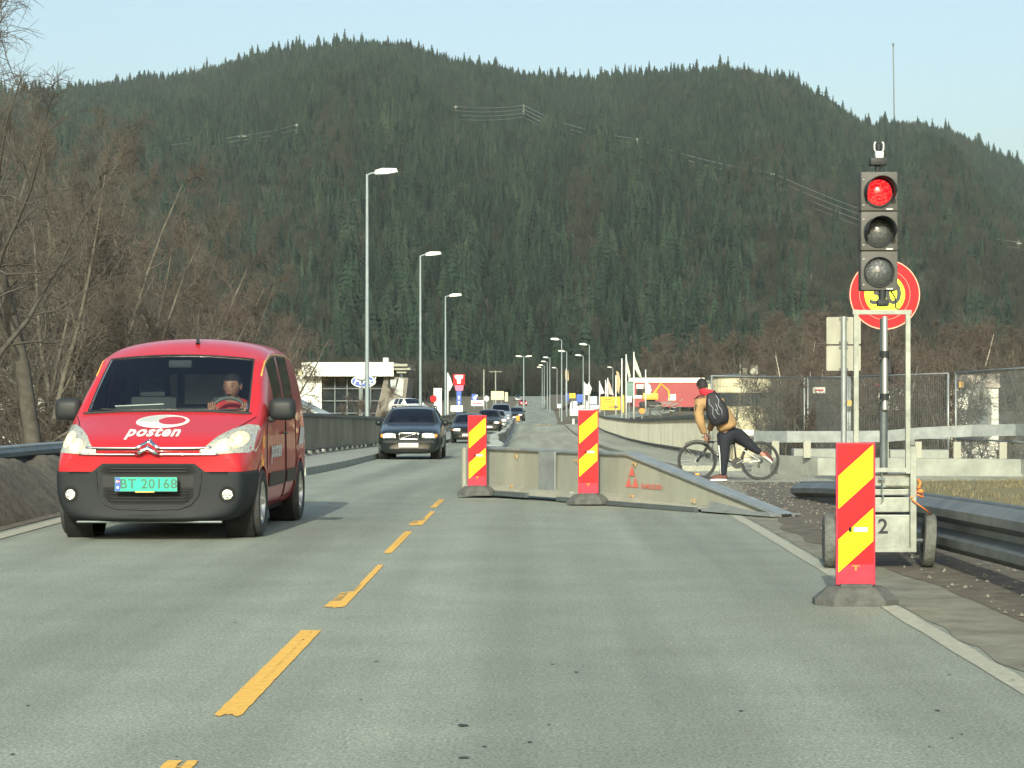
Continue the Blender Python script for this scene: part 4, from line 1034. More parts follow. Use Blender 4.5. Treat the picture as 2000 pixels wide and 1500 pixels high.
# cross wall with box rail at the footpath on the right
rt = thing('kerb_wall', 'low pale concrete wall with steel box rail behind the cyclist', 'wall', (0,0,0))
wl = [(4.35,44.0),(5.4,41.9),(9.3,40.6),(13.5,39.6)]
mb = MB()
for (a, b) in zip(wl, wl[1:]):
    a = Vector(a); b = Vector(b); t = (b-a).normalized(); nn = Vector((-t.y, t.x))*.30
    z0, z1 = g(41)-.20, .115
    q = [a, b, b+nn, a+nn]
    mb.add([(p.x, p.y, z0) for p in q]+[(p.x, p.y, z1) for p in q], [(4,5,6,7),(0,1,5,4),(2,3,7,6),(1,2,6,5),(3,0,4,7)])
mb.build('wall_body', mt['concrete'], rt)
def box_rail(path, hw, hh, mat_, parent, name):
    mb = MB(); vs = []
    for i, p in enumerate(path):
        a = Vector(path[max(i-1,0)]); b = Vector(path[min(i+1,len(path)-1)]); t = (b-a); n_ = Vector((-t.y, t.x, 0)).normalized()*hw; p = Vector(p)
        vs += [p-n_-Vector((0,0,hh)), p-n_+Vector((0,0,hh)), p+n_+Vector((0,0,hh)), p+n_-Vector((0,0,hh))]
    fs = [(0,1,2,3), tuple(4*(len(path)-1)+k for k in (3,2,1,0))]
    for i in range(len(path)-1):
        for k in range(4): fs.append((4*i+k, 4*i+(k+1)%4, 4*i+4+(k+1)%4, 4*i+4+k))
    mb.add(vs, fs); return mb.build(name, mat_, parent)
rp = [W(1476,853,43.5), W(1540,853,43), W(1650,853,42.6), W(1730,852,42.3), W(1800,846,42), W(1900,841,41.6), W(2010,839,41), W(2250,836,40)]
box_rail(rp, .07, .11, mt['galv'], rt, 'box_rail')
for px in (1516,1578,1655,1730,1795,1872,1962,2050,2140):
    Z = 42.1-(px-1516)/534*1.3; x = (px-VX)/F*Z; mb = MB(); mb.box((x, Z+.16, .265), (.14,.10,.32)); mb.build('post', mt['panel'], rt)
a_, b_ = W(1449,846,43.6), W(1472,846,43.6); mb = MB(); mb.tube([a_, a_+Vector((.03,0,0)), b_], [.05,.07,.07], 10); mb.build('rail_end_cap', mt['white'], rt, smooth=True)
# concrete blocks and second rail behind
for (px, py, wd, h, lab) in ((1600,878,1.1,.38,'pale concrete block behind the box rail, left of the traffic light cart'),(1792,884,1.2,.36,'pale concrete block behind the box rail, right of the traffic light cart')):
    Z = 45.0; p = W(px, py, Z); mb = MB(); mb.box((0,0,h/2), (wd,.5,h), bev=.03); o = mb.build('concrete_block', mt['concrete'], None, smooth=True, loc=(p.x, Z, -.17)); tag(o, lab, 'concrete block')
    mb = MB(); mb.box((0,0,-.2), (wd,.5,.4)); 
# temporary steel lane barrier down the middle of the bridge
def barrier_x(y): return interp(y, [(29.5,-.70),(33,-.62),(40,-.72),(50,-.88),(58,-1.0),(70,-1.35),(90,-1.45),(120,-1.55),(160,-1.75),(205,-1.95)])+.05*math.sin(y/5.0)
prof = [(-.24,0),(-.24,.07),(-.11,.13),(-.07,.50),(-.10,.56),(-.10,.60),(.10,.60),(.10,.56),(.07,.50),(.11,.13),(.24,.07),(.24,0)]
y = 30.2; first = None; k = 0
while y < 204:
    L = 3.9 if y < 110 else 7.9
    a = Vector((barrier_x(y), y, g(y)+.012)); b = Vector((barrier_x(y+L), y+L, g(y+L)+.012)); L2 = (b-a).length
    if first is None or (L > 5 and not first.get('far')):
        root = thing('barrier_section', 'first steel lane barrier section behind the ramp', 'road barrier', (0,0,0), 0, 'steel lane barrier sections down the middle of the bridge')
        if L > 5: root['far'] = 1
        mb = MB(); ln = L+.08; mb.add([(x, 0, z) for x, z in prof]+[(x, ln, z) for x, z in prof], [(i, (i+1) % 12, 12+(i+1) % 12, 12+i) for i in range(12)]+[tuple(range(12)), tuple(range(23, 11, -1))])
        mb.build('barrier_body', M('dusty_barrier_steel', (.22,.24,.22), .6, .3, var=.3, vs=2), root)
        mb = MB(); mb.box((0, ln-.06, .32), (.26,.12,.62), bev=.02); mb.build('coupling', mt['galv_dark'], root)
        first = root
    else: root = dup(first, (0,0,0))
    root.location = a; d = b-a; root.rotation_euler = (math.atan2(d.z, math.hypot(d.x, d.y)), 0, -math.atan2(d.x, d.y))
    root['label'] = 'dusty steel section of the low lane barrier down the middle of the bridge'
    y += L; k += 1

# ramp end of the barrier laid across the closed lane
A = Vector((-.78, 29.45, 0)); B = Vector((2.70, 23.5, 0)); dv = (B-A); LN = dv.length; ang = math.atan2(dv.y, dv.x)
ramp = thing('barrier_ramp', 'pale steel ramp shaped barrier end lying across the closed lane', 'road barrier', (A.x, A.y, .0), ang)
hR = .60; XS = .56*LN
def ramp_top(x): return hR if x < XS else max(.02, hR*(1-(x-XS)/(LN-XS)))
mb = MB(); n = 40; vs = []
xs_ = sorted([LN*i/n for i in range(n+1)]+[XS])
for x in xs_:
    t = ramp_top(x); f = t/hR
    for (yy, zz) in ((-.20,.03),(-.17,.08*f+.02),(-.09,.11*f+.02),(-.07,max(.03,t-.05)),(-.10,t),(.10,t),(.07,max(.03,t-.05)),(.09,.11*f+.02),(.17,.08*f+.02),(.20,.03)): vs.append((x, yy, zz))
m_ = 10; mb.add(vs, [(i*m_+j, i*m_+j+1, (i+1)*m_+j+1, (i+1)*m_+j) for i in range(len(xs_)-1) for j in range(m_-1)]+[tuple(range(m_))])
mb.build('ramp_panel', mt['panel'], ramp)
mb = MB(); mb.tube([(0,-.09,hR),(XS,-.09,hR),(LN,-.09,.012)], .022, 6); mb.tube([(0,.09,hR),(XS,.09,hR),(LN,.09,.012)], .022, 6)
mb.build('edge_rail', mt['galv'], ramp)
mb = MB()
for x0, x1, t0, t1 in ((0,1.95,hR,hR),(1.95,XS,hR,hR),(XS,LN,hR,.02)):
    mb.add([(x0+.01,-.11,t0+.012),(x1-.01,-.11,t1+.012),(x1-.01,.11,t1+.012),(x0+.01,.11,t0+.012)], [(0,1,2,3)])
mb.build('top_plate', mt['galv'], ramp, fixn=False)
for x in (.03, 1.92, 2.12):
    mb = MB(); mb.box((x,-.115,.31), (.10 if x < 2 else .30,.03,.56), bev=.006); mb.build('joint_plate', mt['galv'], ramp)
mb = MB(); mb.box((.95,-.225,.035), (1.6,.05,.06)); mb.box((4.0,-.215,.022), (3.0,.06,.05)); mb.build('foot_rail', mt['galv_dark'], ramp)
mb = MB(); mb.add([(LN-1.15,-.205,.015),(LN+.12,-.205,.012),(LN-1.9,-.205,.14),(LN-1.15,-.20,.13)], [(0,1,3),]); mb.box((LN-.6,-.20,.03),(1.3,.10,.035)); mb.build('ramp_shoe', mt['galv'], ramp)
for i, (x, z, c_) in enumerate(((1.25,.52,'o'),(1.22,.13,'o'),(2.75,.50,'o'),(2.72,.10,'w'),(4.05,.50,'o'),(4.08,.12,'o'),(5.35,.12,'o'))):
    mb = MB(); mb.box((x,-.098 if z > .4 else -.155,z), (.075,.012,.022)); mb.box((x+.025,-.100 if z > .4 else -.157,z-.02), (.02,.012,.03)); mb.build('reflector', mt['white'] if c_ == 'w' else M('worn_orange_mark', (.42,.29,.14), .6, var=.3, vs=30), ramp)
m_rdf = M('faded_red_stencil', (.50,.12,.09), .6, var=.2, vs=40)
mb = MB(); x0, z0, s_ = 3.85, .215, .135
for (dx, dz) in ((0,0),(s_*1.08,0),(s_*.54,s_)): mb.add([(x0+dx,-.094,z0+dz),(x0+dx+s_,-.094,z0+dz),(x0+dx+s_/2,-.092,z0+dz+s_*.93)], [(0,1,2)])
mb.build('triangle_emblem', m_rdf, ramp, fixn=False)
mb = MB(); text_on(mb, 'RAMUDDEN', (4.42,-.100,.235), .080, .0015, sx=1.0); mb.build('stencil_lettering', m_rdf, ramp)
mb = MB(); mb.cyl((-.12,-.1,.0), (-.12,-.1,.60), .045, 10); mb.build('end_tube', mt['panel'], ramp, smooth=True)

# ---------------------------------------------------------------- marker boards
def marker(label, x, y, H, y1a, sticker, z=0.0, rz=0.0):
    """striped edge marker in a rubber foot; H board height, y1a height of the lower end of the first yellow band's right edge below the top"""
    root = thing('marker_board', label, 'marker board', (x, y, z), rz, 'red and yellow marker boards')
    mb = MB(); 
    lv = [(.26,.17,0),(.26,.17,.035),(.18,.10,.105),(.16,.085,.115)]
    def octo(a, b, zz): c_ = .10*a/.26; return [(-a,-b+c_,zz),(-a+c_,-b,zz),(a-c_,-b,zz),(a,-b+c_,zz),(a,b-c_,zz),(a-c_,b,zz),(-a+c_,b,zz),(-a,b-c_,zz)]
    vs = []; [vs.extend(octo(*l_)) for l_ in lv]
    mb.add(vs, [(k*8+i, k*8+(i+1)%8, k*8+8+(i+1)%8, k*8+8+i) for k in range(3) for i in range(8)]+[tuple(range(7,-1,-1)), tuple(24+i for i in range(8))])
    mb.box((0,-.02,.118), (.20,.09,.02), bev=.005); mb.build('rubber_base', mt['rubber'], root)
    w_ = .245; b0 = .12; top = b0+H
    mb = MB(); mb.box((0,0,b0+H/2), (w_,.028,H), bev=.006); bd = mb.build('board', mt['sign_red_dull'], root)
    mb = MB(); mb.box((0,-.0155,b0+H/2+.06), (w_-.022,.003,H-.14)); mb.build('red_film', mt['sign_red'], bd)
    mb = MB(); hw = w_/2-.015; rise = .195; band = .205; pitch = .395
    zr = top-.012+y1a                       # upper right corner of the first band
    for k in range(3):
        zt = zr-k*pitch; q = [(-hw, zt-rise-band), (hw, zt-band), (hw, zt), (-hw, zt-rise)]
        lim = top-.012; lo = top-.86
        if zt-rise-band < lo: break
        q = [(a, min(lim, b)) for a, b in q]
        mb.add([(a, -.0185, b) for a, b in q], [(0,1,2,3)])
    mb.build('yellow_film', mt['sign_yellow'], bd)
    if sticker is not None:
        mb = MB(); mb.box((.03,-.020,top-sticker), (.085,.002,.028)); mb.build('sticker', mt['white_dirty'], bd)
        mb = MB(); mb.box((-.035,-.021,top-sticker), (.018,.003,.028)); mb.build('slot', mt['gap'], bd)
    mb = MB(); mb.box((.0,-.018,b0+.12), (.05,.002,.006)); mb.box((.0,-.0182,b0+.105), (.01,.002,.03)); mb.build('scratch', mt['orange'], bd)
    return root
marker('nearest and largest striped marker board, standing by the traffic light cart', 2.0, 13.7, .886, 0.0, .54)
marker('middle marker board with a long red lower end, left of the triangle emblem', (1149-VX)/163.5, 26.3, 1.0, .01, .50, z=.004, rz=-.03)
marker('farthest marker board, at the left end of the ramp beside the dark cars', (932-VX)/150, 28.65, .92, -.02, .52, rz=.04)

# ---------------------------------------------------------------- portable traffic light
KZ = 16.4; kf = F/KZ
def K(px, py): return ((px-VX)/kf-2.60, CH+(HY-py)/kf)
cart = thing('traffic_light', 'portable traffic light showing red on a galvanised two wheeled cart', 'traffic light', (2.60, KZ, 0))
def bar(mb, p, q, w_, d, y=0.0):
    (x0, z0), (x1, z1) = K(*p), K(*q)
    if abs(x1-x0) < abs(z1-z0): mb.box(((x0+x1)/2, y, (z0+z1)/2), (w_, d, abs(z1-z0)), bev=.003)
    else: mb.box(((x0+x1)/2, y, (z0+z1)/2), (abs(x1-x0), d, w_), bev=.003)
mb = MB()
bar(mb, (1672,605), (1672,1075), .036, .035); bar(mb, (1773,612), (1773,925), .036, .035); bar(mb, (1665,610), (1780,610), .034, .037); bar(mb, (1672,918), (1773,918), .034, .032)
mb.build('mast_frame', mt['galv_light'], cart)
mb = MB(); bar(mb, (1784,872), (1784,1078), .045, .05, .02); bar(mb, (1664,872), (1664,1078), .045, .05, .02); bar(mb, (1664,1074), (1790,1074), .035, .045, .018); mb.tube([(K(1784,872)[0],.02,K(1784,872)[1]),(K(1784,860)[0],.05,K(1784,862)[1]),(K(1784,860)[0],.12,K(1784,866)[1])], .02, 8)
mb.build('cart_frame', mt['galv_light'], cart)
m_alub = M('mottled_aluminium', (.25,.28,.25), .5, .3, var=.3, vs=7, bump=.1)
for (ya, yb, dy) in ((926,950,.05),(956,968,.08),(972,1001,.05),(1006,1072,.035)):
    (x0, za), (x1, zb) = K(1676, ya), K(1779, yb); mb = MB(); mb.box(((x0+x1)/2, dy+.16, (za+zb)/2), (x1-x0, .32, za-zb), bev=.006); mb.build('cart_box', m_alub, cart)
mb = MB(); x, z = K(1726, 1030); text_on(mb, '2', (x,.033,z), .155, .003); mb.build('number', mt['black'], cart)
# latch chain
mb = MB(); x, z = K(1722, 935); mb.tube([(x,.0,z+.05),(x+.004,-.004,z-.03),(x,0,z-.10),(x+.012,-.01,z-.14),(x-.004,-.01,z-.16)], .006, 6); mb.box((x,0,z+.06), (.05,.02,.02)); mb.box((x,0,z+.0), (.05,.02,.015)); mb.build('latch', mt['galv_dark'], cart)
# telescopic tube with clamps
mb = MB(); (x, z0), (_, z1) = K(1728, 622), K(1728, 925); mb.cyl((x,.05,z0), (x,.05,z1), .030, 14); mb.build('mast_tube', mt['galv_dark'], cart, smooth=True)
mb = MB(); (x, z0), (_, z1) = K(1728, 618), K(1728, 800); mb.cyl((x,.0,z0), (x,.0,z1), .022, 14); mb.build('inner_tube', mt['alu'], cart, smooth=True)
for py in (692, 775):
    mb = MB(); x, z = K(1728, py); mb.cyl((x,.0,z+.025), (x,.0,z-.025), .034, 12); mb.box((x-.04,.0,z-.03), (.03,.04,.02)); mb.build('clamp', mt['black'], cart, smooth=True)
mb = MB(); x, z = K(1738, 712); mb.box((x,.04,z), (.035,.05,.15), bev=.01); mb.build('controller_box', mt['black'], cart)
mb = MB(); x, z = K(1724, 592); mb.box((x,.0,z), (.085,.09,.05), bev=.015); mb.box((x,.0,z+.02), (.055,.10,.012)); mb.cyl((x,.02,z), (x,.02,z+.13), .028, 10); mb.build('mast_bracket', mt['black'], cart, smooth=True)
mb = MB(); x, z = K(1750, 580); mb.tube([(K(1742,568)[0],.05,K(1742,568)[1]),(x,.05,z),(K(1752,600)[0],.06,K(1752,600)[1]),(K(1766,612)[0],.05,K(1766,612)[1])], .006, 6); mb.build('cable', mt['black'], cart, smooth='all')
# wheels
for (px, lean) in ((1626, 0), (1822, .07)):
    x, _ = K(px, 1100); mb = MB(); r = .205; h = .048
    mb.lathe([(r*.55,-h*.7),(r*.8,-h),(r*.96,-h*.8),(r,-h*.3),(r,h*.3),(r*.96,h*.8),(r*.8,h),(r*.55,h*.7)], 30, 'X')
    o = mb.build('wheel', M('grey_tyre', (.10,.11,.10), .85, var=.4, vs=20, bump=.5), cart, smooth=True, loc=(x,.18,.205)); o.rotation_euler = (0, lean, -.09)
    mb = MB(); mb.lathe([(0,-.03),(r*.56,-.03),(r*.56,.03),(0,.03)], 20, 'X'); mb.build('rim', mt['galv_light'], o, smooth=True)
mb = MB(); (xa, _), (xb, _) = K(1626,1), K(1822,1); mb.cyl((xa,.18,.205), (xb,.18,.205), .02, 8); mb.box(((xa+xb)/2,.2,.16), (.40,.3,.05)); mb.build('axle', mt['galv_dark'], cart)
# orange strap round the guardrail
ms = mt['orange']; mb = MB()
for pts in ([(1778,972,-.02),(1795,962,.1),(1812,957,.35),(1830,958,.7)], [(1780,975,-.03),(1792,985,-.03),(1806,994,.0),(1826,1008,.15)], [(1800,955,.15),(1806,945,.18),(1802,938,.2)], [(1792,966,0),(1803,972,.05),(1815,962,.3)]):
    P_ = [Vector((K(a,b)[0], c_, K(a,b)[1])) for a, b, c_ in pts]; mb.tube(P_, .011, 6, flat=.5)
mb.sphere((K(1800,960)[0], .05, K(1800,960)[1]), (.025,.02,.015), 8, 6)
o = mb.build('strap', ms, None, smooth='all', loc=(2.60,KZ,0)); tag(o, 'orange ratchet strap tying the traffic light cart to the guardrail', 'strap')
# signal head
head = MB(); (x0, zt_), (x1, zb_) = K(1681, 335), K(1753, 568); xc = (x0+x1)/2; hw = (x1-x0)/2; sh = (zt_-zb_)/3
m_head = M('signal_housing', (.075,.078,.072), .55, var=.2, vs=8, spec=.3)
for k in range(3): head.box((xc, .06, zt_-sh*(k+.5)), (hw*2, .15, sh-.004), bev=.012)
hd = head.build('signal_head', m_head, cart, smooth=True)
for k in range(3):
    zc = zt_-sh*(k+.53); xc2 = xc-.004; r = .106
    # visor: a tunnel cut away below
    mb = MB(); n = 40; vs = []
    for j in range(n+1):
        a = R_(-35+250*j/n) ; dp = .17 if 0 < math.sin(a) else max(.03, .17+.17*1.2*math.sin(a))
        if k == 2: dp = min(dp, .035)
        for rr in (r+.006, r+.001):
            for yy in (-.015, -.015-dp): vs.append((xc2+rr*math.cos(a), yy, zc+rr*math.sin(a)))
    for j in range(n):
        b_ = 4*j; mb.add([], []); 
    mb.add(vs, [f for j in range(n) for f in ((4*j,4*j+1,4*j+5,4*j+4),(4*j+2,4*j+6,4*j+7,4*j+3),(4*j+1,4*j+3,4*j+7,4*j+5))])
    mb.build('visor', mt['black'], hd, smooth='all')
    mb = MB(); mb.lathe([(r+.008,-.015),(r+.008,-.028),(r-.006,-.030),(r-.010,-.016)], 36, 'Y', (xc2,0,zc)); mb.build('lens_ring', mt['black'], hd, smooth=True)
    R1 = r-.008
    mb = MB(); mb.lathe([(0.0005,-.052),(R1*.35,-.049),(R1*.7,-.037),(R1,-.018)], 36, 'Y', (xc2,0,zc))
    if k == 0:
        m = bpy.data.materials.new('red_led_lens'); m.use_nodes = True; nn = m.node_tree.nodes; ll = m.node_tree.links; b_ = nn['Principled BSDF']
        tc = nn.new('ShaderNodeTexCoord'); vo = nn.new('ShaderNodeTexVoronoi'); vo.inputs['Scale'].default_value = 75; ll.new(tc.outputs['Object'], vo.inputs['Vector'])
        cr = nn.new('ShaderNodeValToRGB'); cr.color_ramp.elements[0].color = (1,.16,.10,1); cr.color_ramp.elements[1].color = (.75,.0,.015,1); cr.color_ramp.elements[0].position = .15; cr.color_ramp.elements[1].position = .55
        ll.new(vo.outputs['Distance'], cr.inputs[0]); ll.new(cr.outputs[0], b_.inputs['Emission Color']); b_.inputs['Emission Strength'].default_value = .95; b_.inputs['Base Color'].default_value = (.35,.01,.01,1); b_.inputs['Roughness'].default_value = .15
    else: m = mt['lens_grey']
    mb.build('lens', m, hd, smooth='all')
    mb = MB(); mb.box((xc+.075, -.018, zc-.125), (.05,.006,.012)); mb.build('hinge_tab', mt['galv'], hd)
    for q in (-1, 1):
        mb = MB(); mb.cyl((xc-.118, -.015, zc+q*.095), (xc-.118, -.022, zc+q*.095), .007, 8); mb.build('screw', mt['galv_light'], hd)
# detector and aerial on top
mb = MB(); x, z = K(1717, 315); mb.box((x,.05,z), (.125,.10,.055), bev=.008); mb.cyl((x,.05,z-.03), (x,.05,z-.09), .025, 8); mb.build('detector', mt['black'], cart, smooth=True)
mb = MB(); x, z = K(1719, 301); mb.box((x,.05,z), (.06,.06,.05), bev=.008); mb.build('aerial_base', mt['white'], cart, smooth=True)
mb = MB(); x, z = K(1718, 288); mb.cyl((x,.05,z-.03), (x,.05,z+.02), .022, 12); mb.sphere((x,.05,z+.02), .022, 12, 8); mb.build('aerial', mt['black'], cart, smooth=True)
for q in (-1, 1):
    mb = MB(); mb.tube([(x+q*.022,.03,z-.03),(x+q*.034,.03,z-.01),(x+q*.034,.03,z+.03),(x+q*.026,.03,z+.045)], .006, 6); mb.build('aerial_clip', mt['white'], cart, smooth='all')

# ---------------------------------------------------------------- road signs behind
def disc(mb, c, r0, r1, y, n=48, mi=None):
    if r0 <= 0: mb.add([(c[0], y, c[1])]+[(c[0]+r1*math.cos(2*PI*k/n), y, c[1]+r1*math.sin(2*PI*k/n)) for k in range(n)], [(0, k+1, (k+1)%n+1) for k in range(n)], mi)
    else: mb.add([(c[0]+r*math.cos(2*PI*k/n), y, c[1]+r*math.sin(2*PI*k/n)) for r in (r0, r1) for k in range(n)], [(k, (k+1)%n, n+(k+1)%n, n+k) for k in range(n)], mi)
SZ = 24.8; p = W(1728, 575, SZ)
sg_ = thing('speed_sign', 'round red sign with figures 30 on lime yellow behind the traffic light', 'road sign', (p.x, SZ, g(SZ)-.05)); cz = p.z-g(SZ)+.05
mb = MB(); mb.cyl((0,.06,0), (0,.06,cz+.2), .038, 12); mb.build('pole', mt['galv'], sg_, smooth=True)
mb = MB(); mb.cyl((0,.0,cz), (0,.012,cz), .398, 48); fc = mb.build('sign_plate', mt['sign_red'], sg_)
mb = MB(); disc(mb, (0,cz), 0, .228, -.003); mb.build('lime_centre', mt['sign_lime'], fc, fixn=False)
mb = MB(); disc(mb, (0,cz), .283, .287, -.004); disc(mb, (0,cz), .385, .397, -.003); mb.build('ring_line', M('worn_ring', (.75,.35,.25), .5, var=.2), fc, fixn=False)
mb = MB(); text_on(mb, '30', (0,-.006,cz), .35, .004, sx=1.1); mb.build('figures', mt['plate_black'], fc)
SZ = 35.0; p = W(1648, 618, SZ); px0, px1 = W(1615,1,SZ).x-p.x, W(1682,1,SZ).x-p.x
sg_ = thing('sign_back', 'two pale grey sign boards seen from behind on one pole', 'road sign', (p.x, SZ, g(SZ)-.05)); zb0 = g(SZ)-.05
mb = MB(); mb.cyl((0,.0,0), (0,.0,p.z-zb0), .045, 12); mb.build('pole', mt['galv'], sg_, smooth=True)
for ya, yb in ((619,672),(675,724)):
    za, zb = W(1,ya,SZ).z-zb0, W(1,yb,SZ).z-zb0; mb = MB(); mb.prism(rrect((px0+px1)/2, (za+zb)/2, px1-px0, za-zb, .02), .05, .058); o = mb.build('sign_board', mt['panel'], sg_)
    for q in (za-.03, zb+.03): mb = MB(); mb.box((0,.035,q), (.14,.03,.025)); mb.build('bracket', mt['galv_dark'], o)

# ---------------------------------------------------------------- street lamps
def lamp(x, y, top, armdir, label, group, head=.5, dbl=False, r0=.09):
    h = top-g(y)+.1; root = thing('street_lamp', label, 'street lamp', (x, y, g(y)-.1), 0, group)
    mb = MB(); mb.tube([(0,0,0),(0,0,h*.45),(0,0,h)], [r0, r0*.8, r0*.55], 10); mb.build('pole', mt['lamp_grey'], root, smooth=True)
    for s in ((-1, 1) if dbl else (armdir,)):
        mb = MB(); mb.tube([(0,0,h-.05),(s*.12,0,h+.02),(s*.45,0,h+.08)], .035, 8); a = mb.build('arm', mt['lamp_grey'], root, smooth=True)
        mb = MB(); q0, q1 = s*.30, s*(.30+head+.35); mb.prism([(q0,h-.02),(q0+(q1-q0)*.55,h+.0),(q1,h+.07),(q1-(q1-q0)*.06,h+.20),(q0+(q1-q0)*.3,h+.21),(q0,h+.12)], -.16, .16); mb.build('lamp_head', mt['white'], root)
    return root
LG = 'street lamps along the left bridge railing'
lamp((717-VX)/F*82, 82, 1.3+432/F*82, 1, 'tallest grey street lamp, nearest the camera behind the red van', LG)
lamp((821-VX)/F*120, 120, 1.3+273/F*120, 1, 'second tallest grey street lamp, above the dark estate car', LG)
lamp((870-VX)/F*155, 155, 1.3+193/F*155, 1, 'third grey street lamp in the left row, beside the red pylon sign', LG)
RG = 'distant street lamps beyond the bridge'
for (px, py, Z, d, lab) in ((1097,664,226,-1,'street lamp standing on the brown traffic island beyond the bridge'),(1107,687,290,-1,'street lamp just right of the traffic island lamp, with an orange flag'),(1151,674,250,-1,'taller of the two close street lamps left of the flagpoles'),(1139,695,316,-1,'shorter of the two close street lamps left of the flagpoles'),
        (1197,718,445,-1,'small distant street lamp between the white flags and the green striped flags'),(1074,699,370,-1,'rightmost lamp of the tight row of four far street lamps'),(1069,707,400,-1,'second from right lamp in the tight row of four far street lamps'),(1063,714,435,-1,'third from right lamp in the tight row of four far street lamps'),
        (1059,718,470,-1,'leftmost lamp of the tight row of four far street lamps'),(1088,719,480,-1,'small lone street lamp between the tight row and the island lamp')):
    lamp((px-VX)/F*Z, Z, CH+(HY-py)/F*Z, d, lab, RG, r0=.10 if Z > 300 else .09, head=.5)
lamp((1023-VX)/F*330, 330, CH+(HY-697)/F*330, 1, 'double headed street lamp beside the hill road', RG, dbl=True, head=.6, r0=.12)
for (px, py, Z, lab) in ((945,722,340,'slim bare utility pole above the blue and white signs'),(968,724,420,'wooden utility pole with cross arm behind the cream board')):
    p = W(px, py, Z); root = thing('utility_pole', lab, 'utility pole', (p.x, Z, g(Z))); h = p.z-g(Z)
    mb = MB(); mb.tube([(0,0,0),(0,0,h)], [.14,.10], 8); mb.build('pole', mt['concrete'], root, smooth=True)
    if px == 968: mb = MB(); mb.box((0,0,h-.2), (2.4,.12,.12)); mb.build('cross_arm', mt['concrete'], root)
# ---------------------------------------------------------------- bare trees
m_bark = M('grey_bark', (.095,.092,.074), .9, var=.4, vs=6, bump=.4)
m_bark_dark = M('dark_bark', (.06,.057,.047), .9, var=.4, vs=6, bump=.4)
m_birch = M('birch_bark', (.50,.48,.40), .8, var=.5, vs=7, c2=(.16,.14,.11), stretch=(1,1,2.5))
m_twig = M('brown_twigs', (.086,.080,.066), .9, var=.3, vs=.6)
m_twig_red = M('reddish_twigs', (.094,.080,.066), .9, var=.3, vs=.6)
m_twig_dark = M('dark_twigs', (.048,.046,.038), .9, var=.3, vs=.6)
def bare_tree(seed, H, r0, spread=.55, n1=12, n2=7, n3=7, base=.22, multi=1, tw=.008, lean=0, n4=3, up=.55, w1=1.0):
    """trunk mesh (stem and main limbs) and crown mesh (branches and twigs)"""
    rd = random.Random(seed); T = MB(); Cn = MB()
    def path(p, d, L, n, wob, grav=.0):
        pts = [p.copy()]; d = d.normalized()
        for i in range(n):
            d = (d+Vector((rd.uniform(-wob, wob), rd.uniform(-wob, wob), rd.uniform(-wob, wob)+grav))).normalized(); pts.append(pts[-1]+d*L/n)
        return pts
    def at(pts, f):
        x = f*(len(pts)-1); i = min(int(x), len(pts)-2); return pts[i].lerp(pts[i+1], x-i), (pts[i+1]-pts[i]).normalized()
    def off(d, ang):
        a = d.cross(Vector((rd.uniform(-1,1), rd.uniform(-1,1), rd.uniform(-1,1)))).normalized(); return (d*math.cos(ang)+a*math.sin(ang)).normalized()
    for s_ in range(multi):
        d0 = Vector((rd.uniform(-.1,.1)+lean, rd.uniform(-.1,.1), 1)) if multi == 1 else Vector((math.cos(6.28*s_/multi+rd.random())*.28, math.sin(6.28*s_/multi+rd.random())*.28, 1))
        HH = H*(1 if multi == 1 else rd.uniform(.8,1)); st = path(Vector((rd.uniform(-.1,.1)*(multi > 1), rd.uniform(-.1,.1)*(multi > 1), -.2)), d0, HH, 9, .09, .02)
        rr = [r0*(1-.88*(i/9))**1.0 for i in range(10)]; rr[0] *= 1.3
        T.tube(st, rr, 7, cap=False)
        for k in range(n1):
            f = base+(1-base)*(k+rd.random())/n1; f = min(f, .98); p, d = at(st, f); L = HH*spread*(1-f*.72)*rd.uniform(.7,1.15)
            dd = off(d, R_(rd.uniform(28, 62))); b1 = path(p, dd, L, 6, .16, .10*up*2); r1 = max(.012, r0*(1-.85*f)*.48)
            (T if r1 > r0*.25 else Cn).tube(b1, [r1*(1-.8*i/6) for i in range(7)], 5 if r1 > .03 else 4, cap=False)
            for k2 in range(n2):
                f2 = .18+.8*(k2+rd.random())/n2; p2, d2 = at(b1, min(.98, f2)); L2 = L*.50*(1-f2*.45)*rd.uniform(.6,1.2); b2 = path(p2, off(d2, R_(rd.uniform(30,70))), L2, 4, .34, .10); r2 = max(tw*1.3, r1*(1-.75*f2)*.5)
                Cn.tube(b2, [r2*(1-.6*i/4) for i in range(5)], 3, cap=False)
                for k3 in range(n3):
                    f3 = .12+.85*(k3+rd.random())/n3; p3, d3 = at(b2, min(.98, f3)); L3 = max(.35, L2*.55)*rd.uniform(.5,1.2); b3 = path(p3, off(d3, R_(rd.uniform(30,75))), L3, 2, .45, .06)
                    Cn.tube(b3, [tw*w1, tw*.8*w1, tw*.5*w1], 3, cap=False)
                    for k4 in range(n4):
                        p4, d4 = at(b3, rd.uniform(.1,.95)); b4 = [p4, p4+off(d4, R_(rd.uniform(30,80)))*rd.uniform(.15,.45)*min(1.4, H/10)]
                        Cn.tube(b4, [tw*.7*w1, tw*.4*w1], 3, cap=False)
    return T, Cn
def tree_thing(name, label, cat, loc, TC, mb_, mt_, group, rz=0):
    r = thing(name, label, cat, loc, rz, group)
    TC[0].build('trunk', mb_, r, smooth='all', fixn=False); TC[1].build('crown', mt_, r, smooth='all', fixn=False); return r
GL = 'leafless trees left of the road'
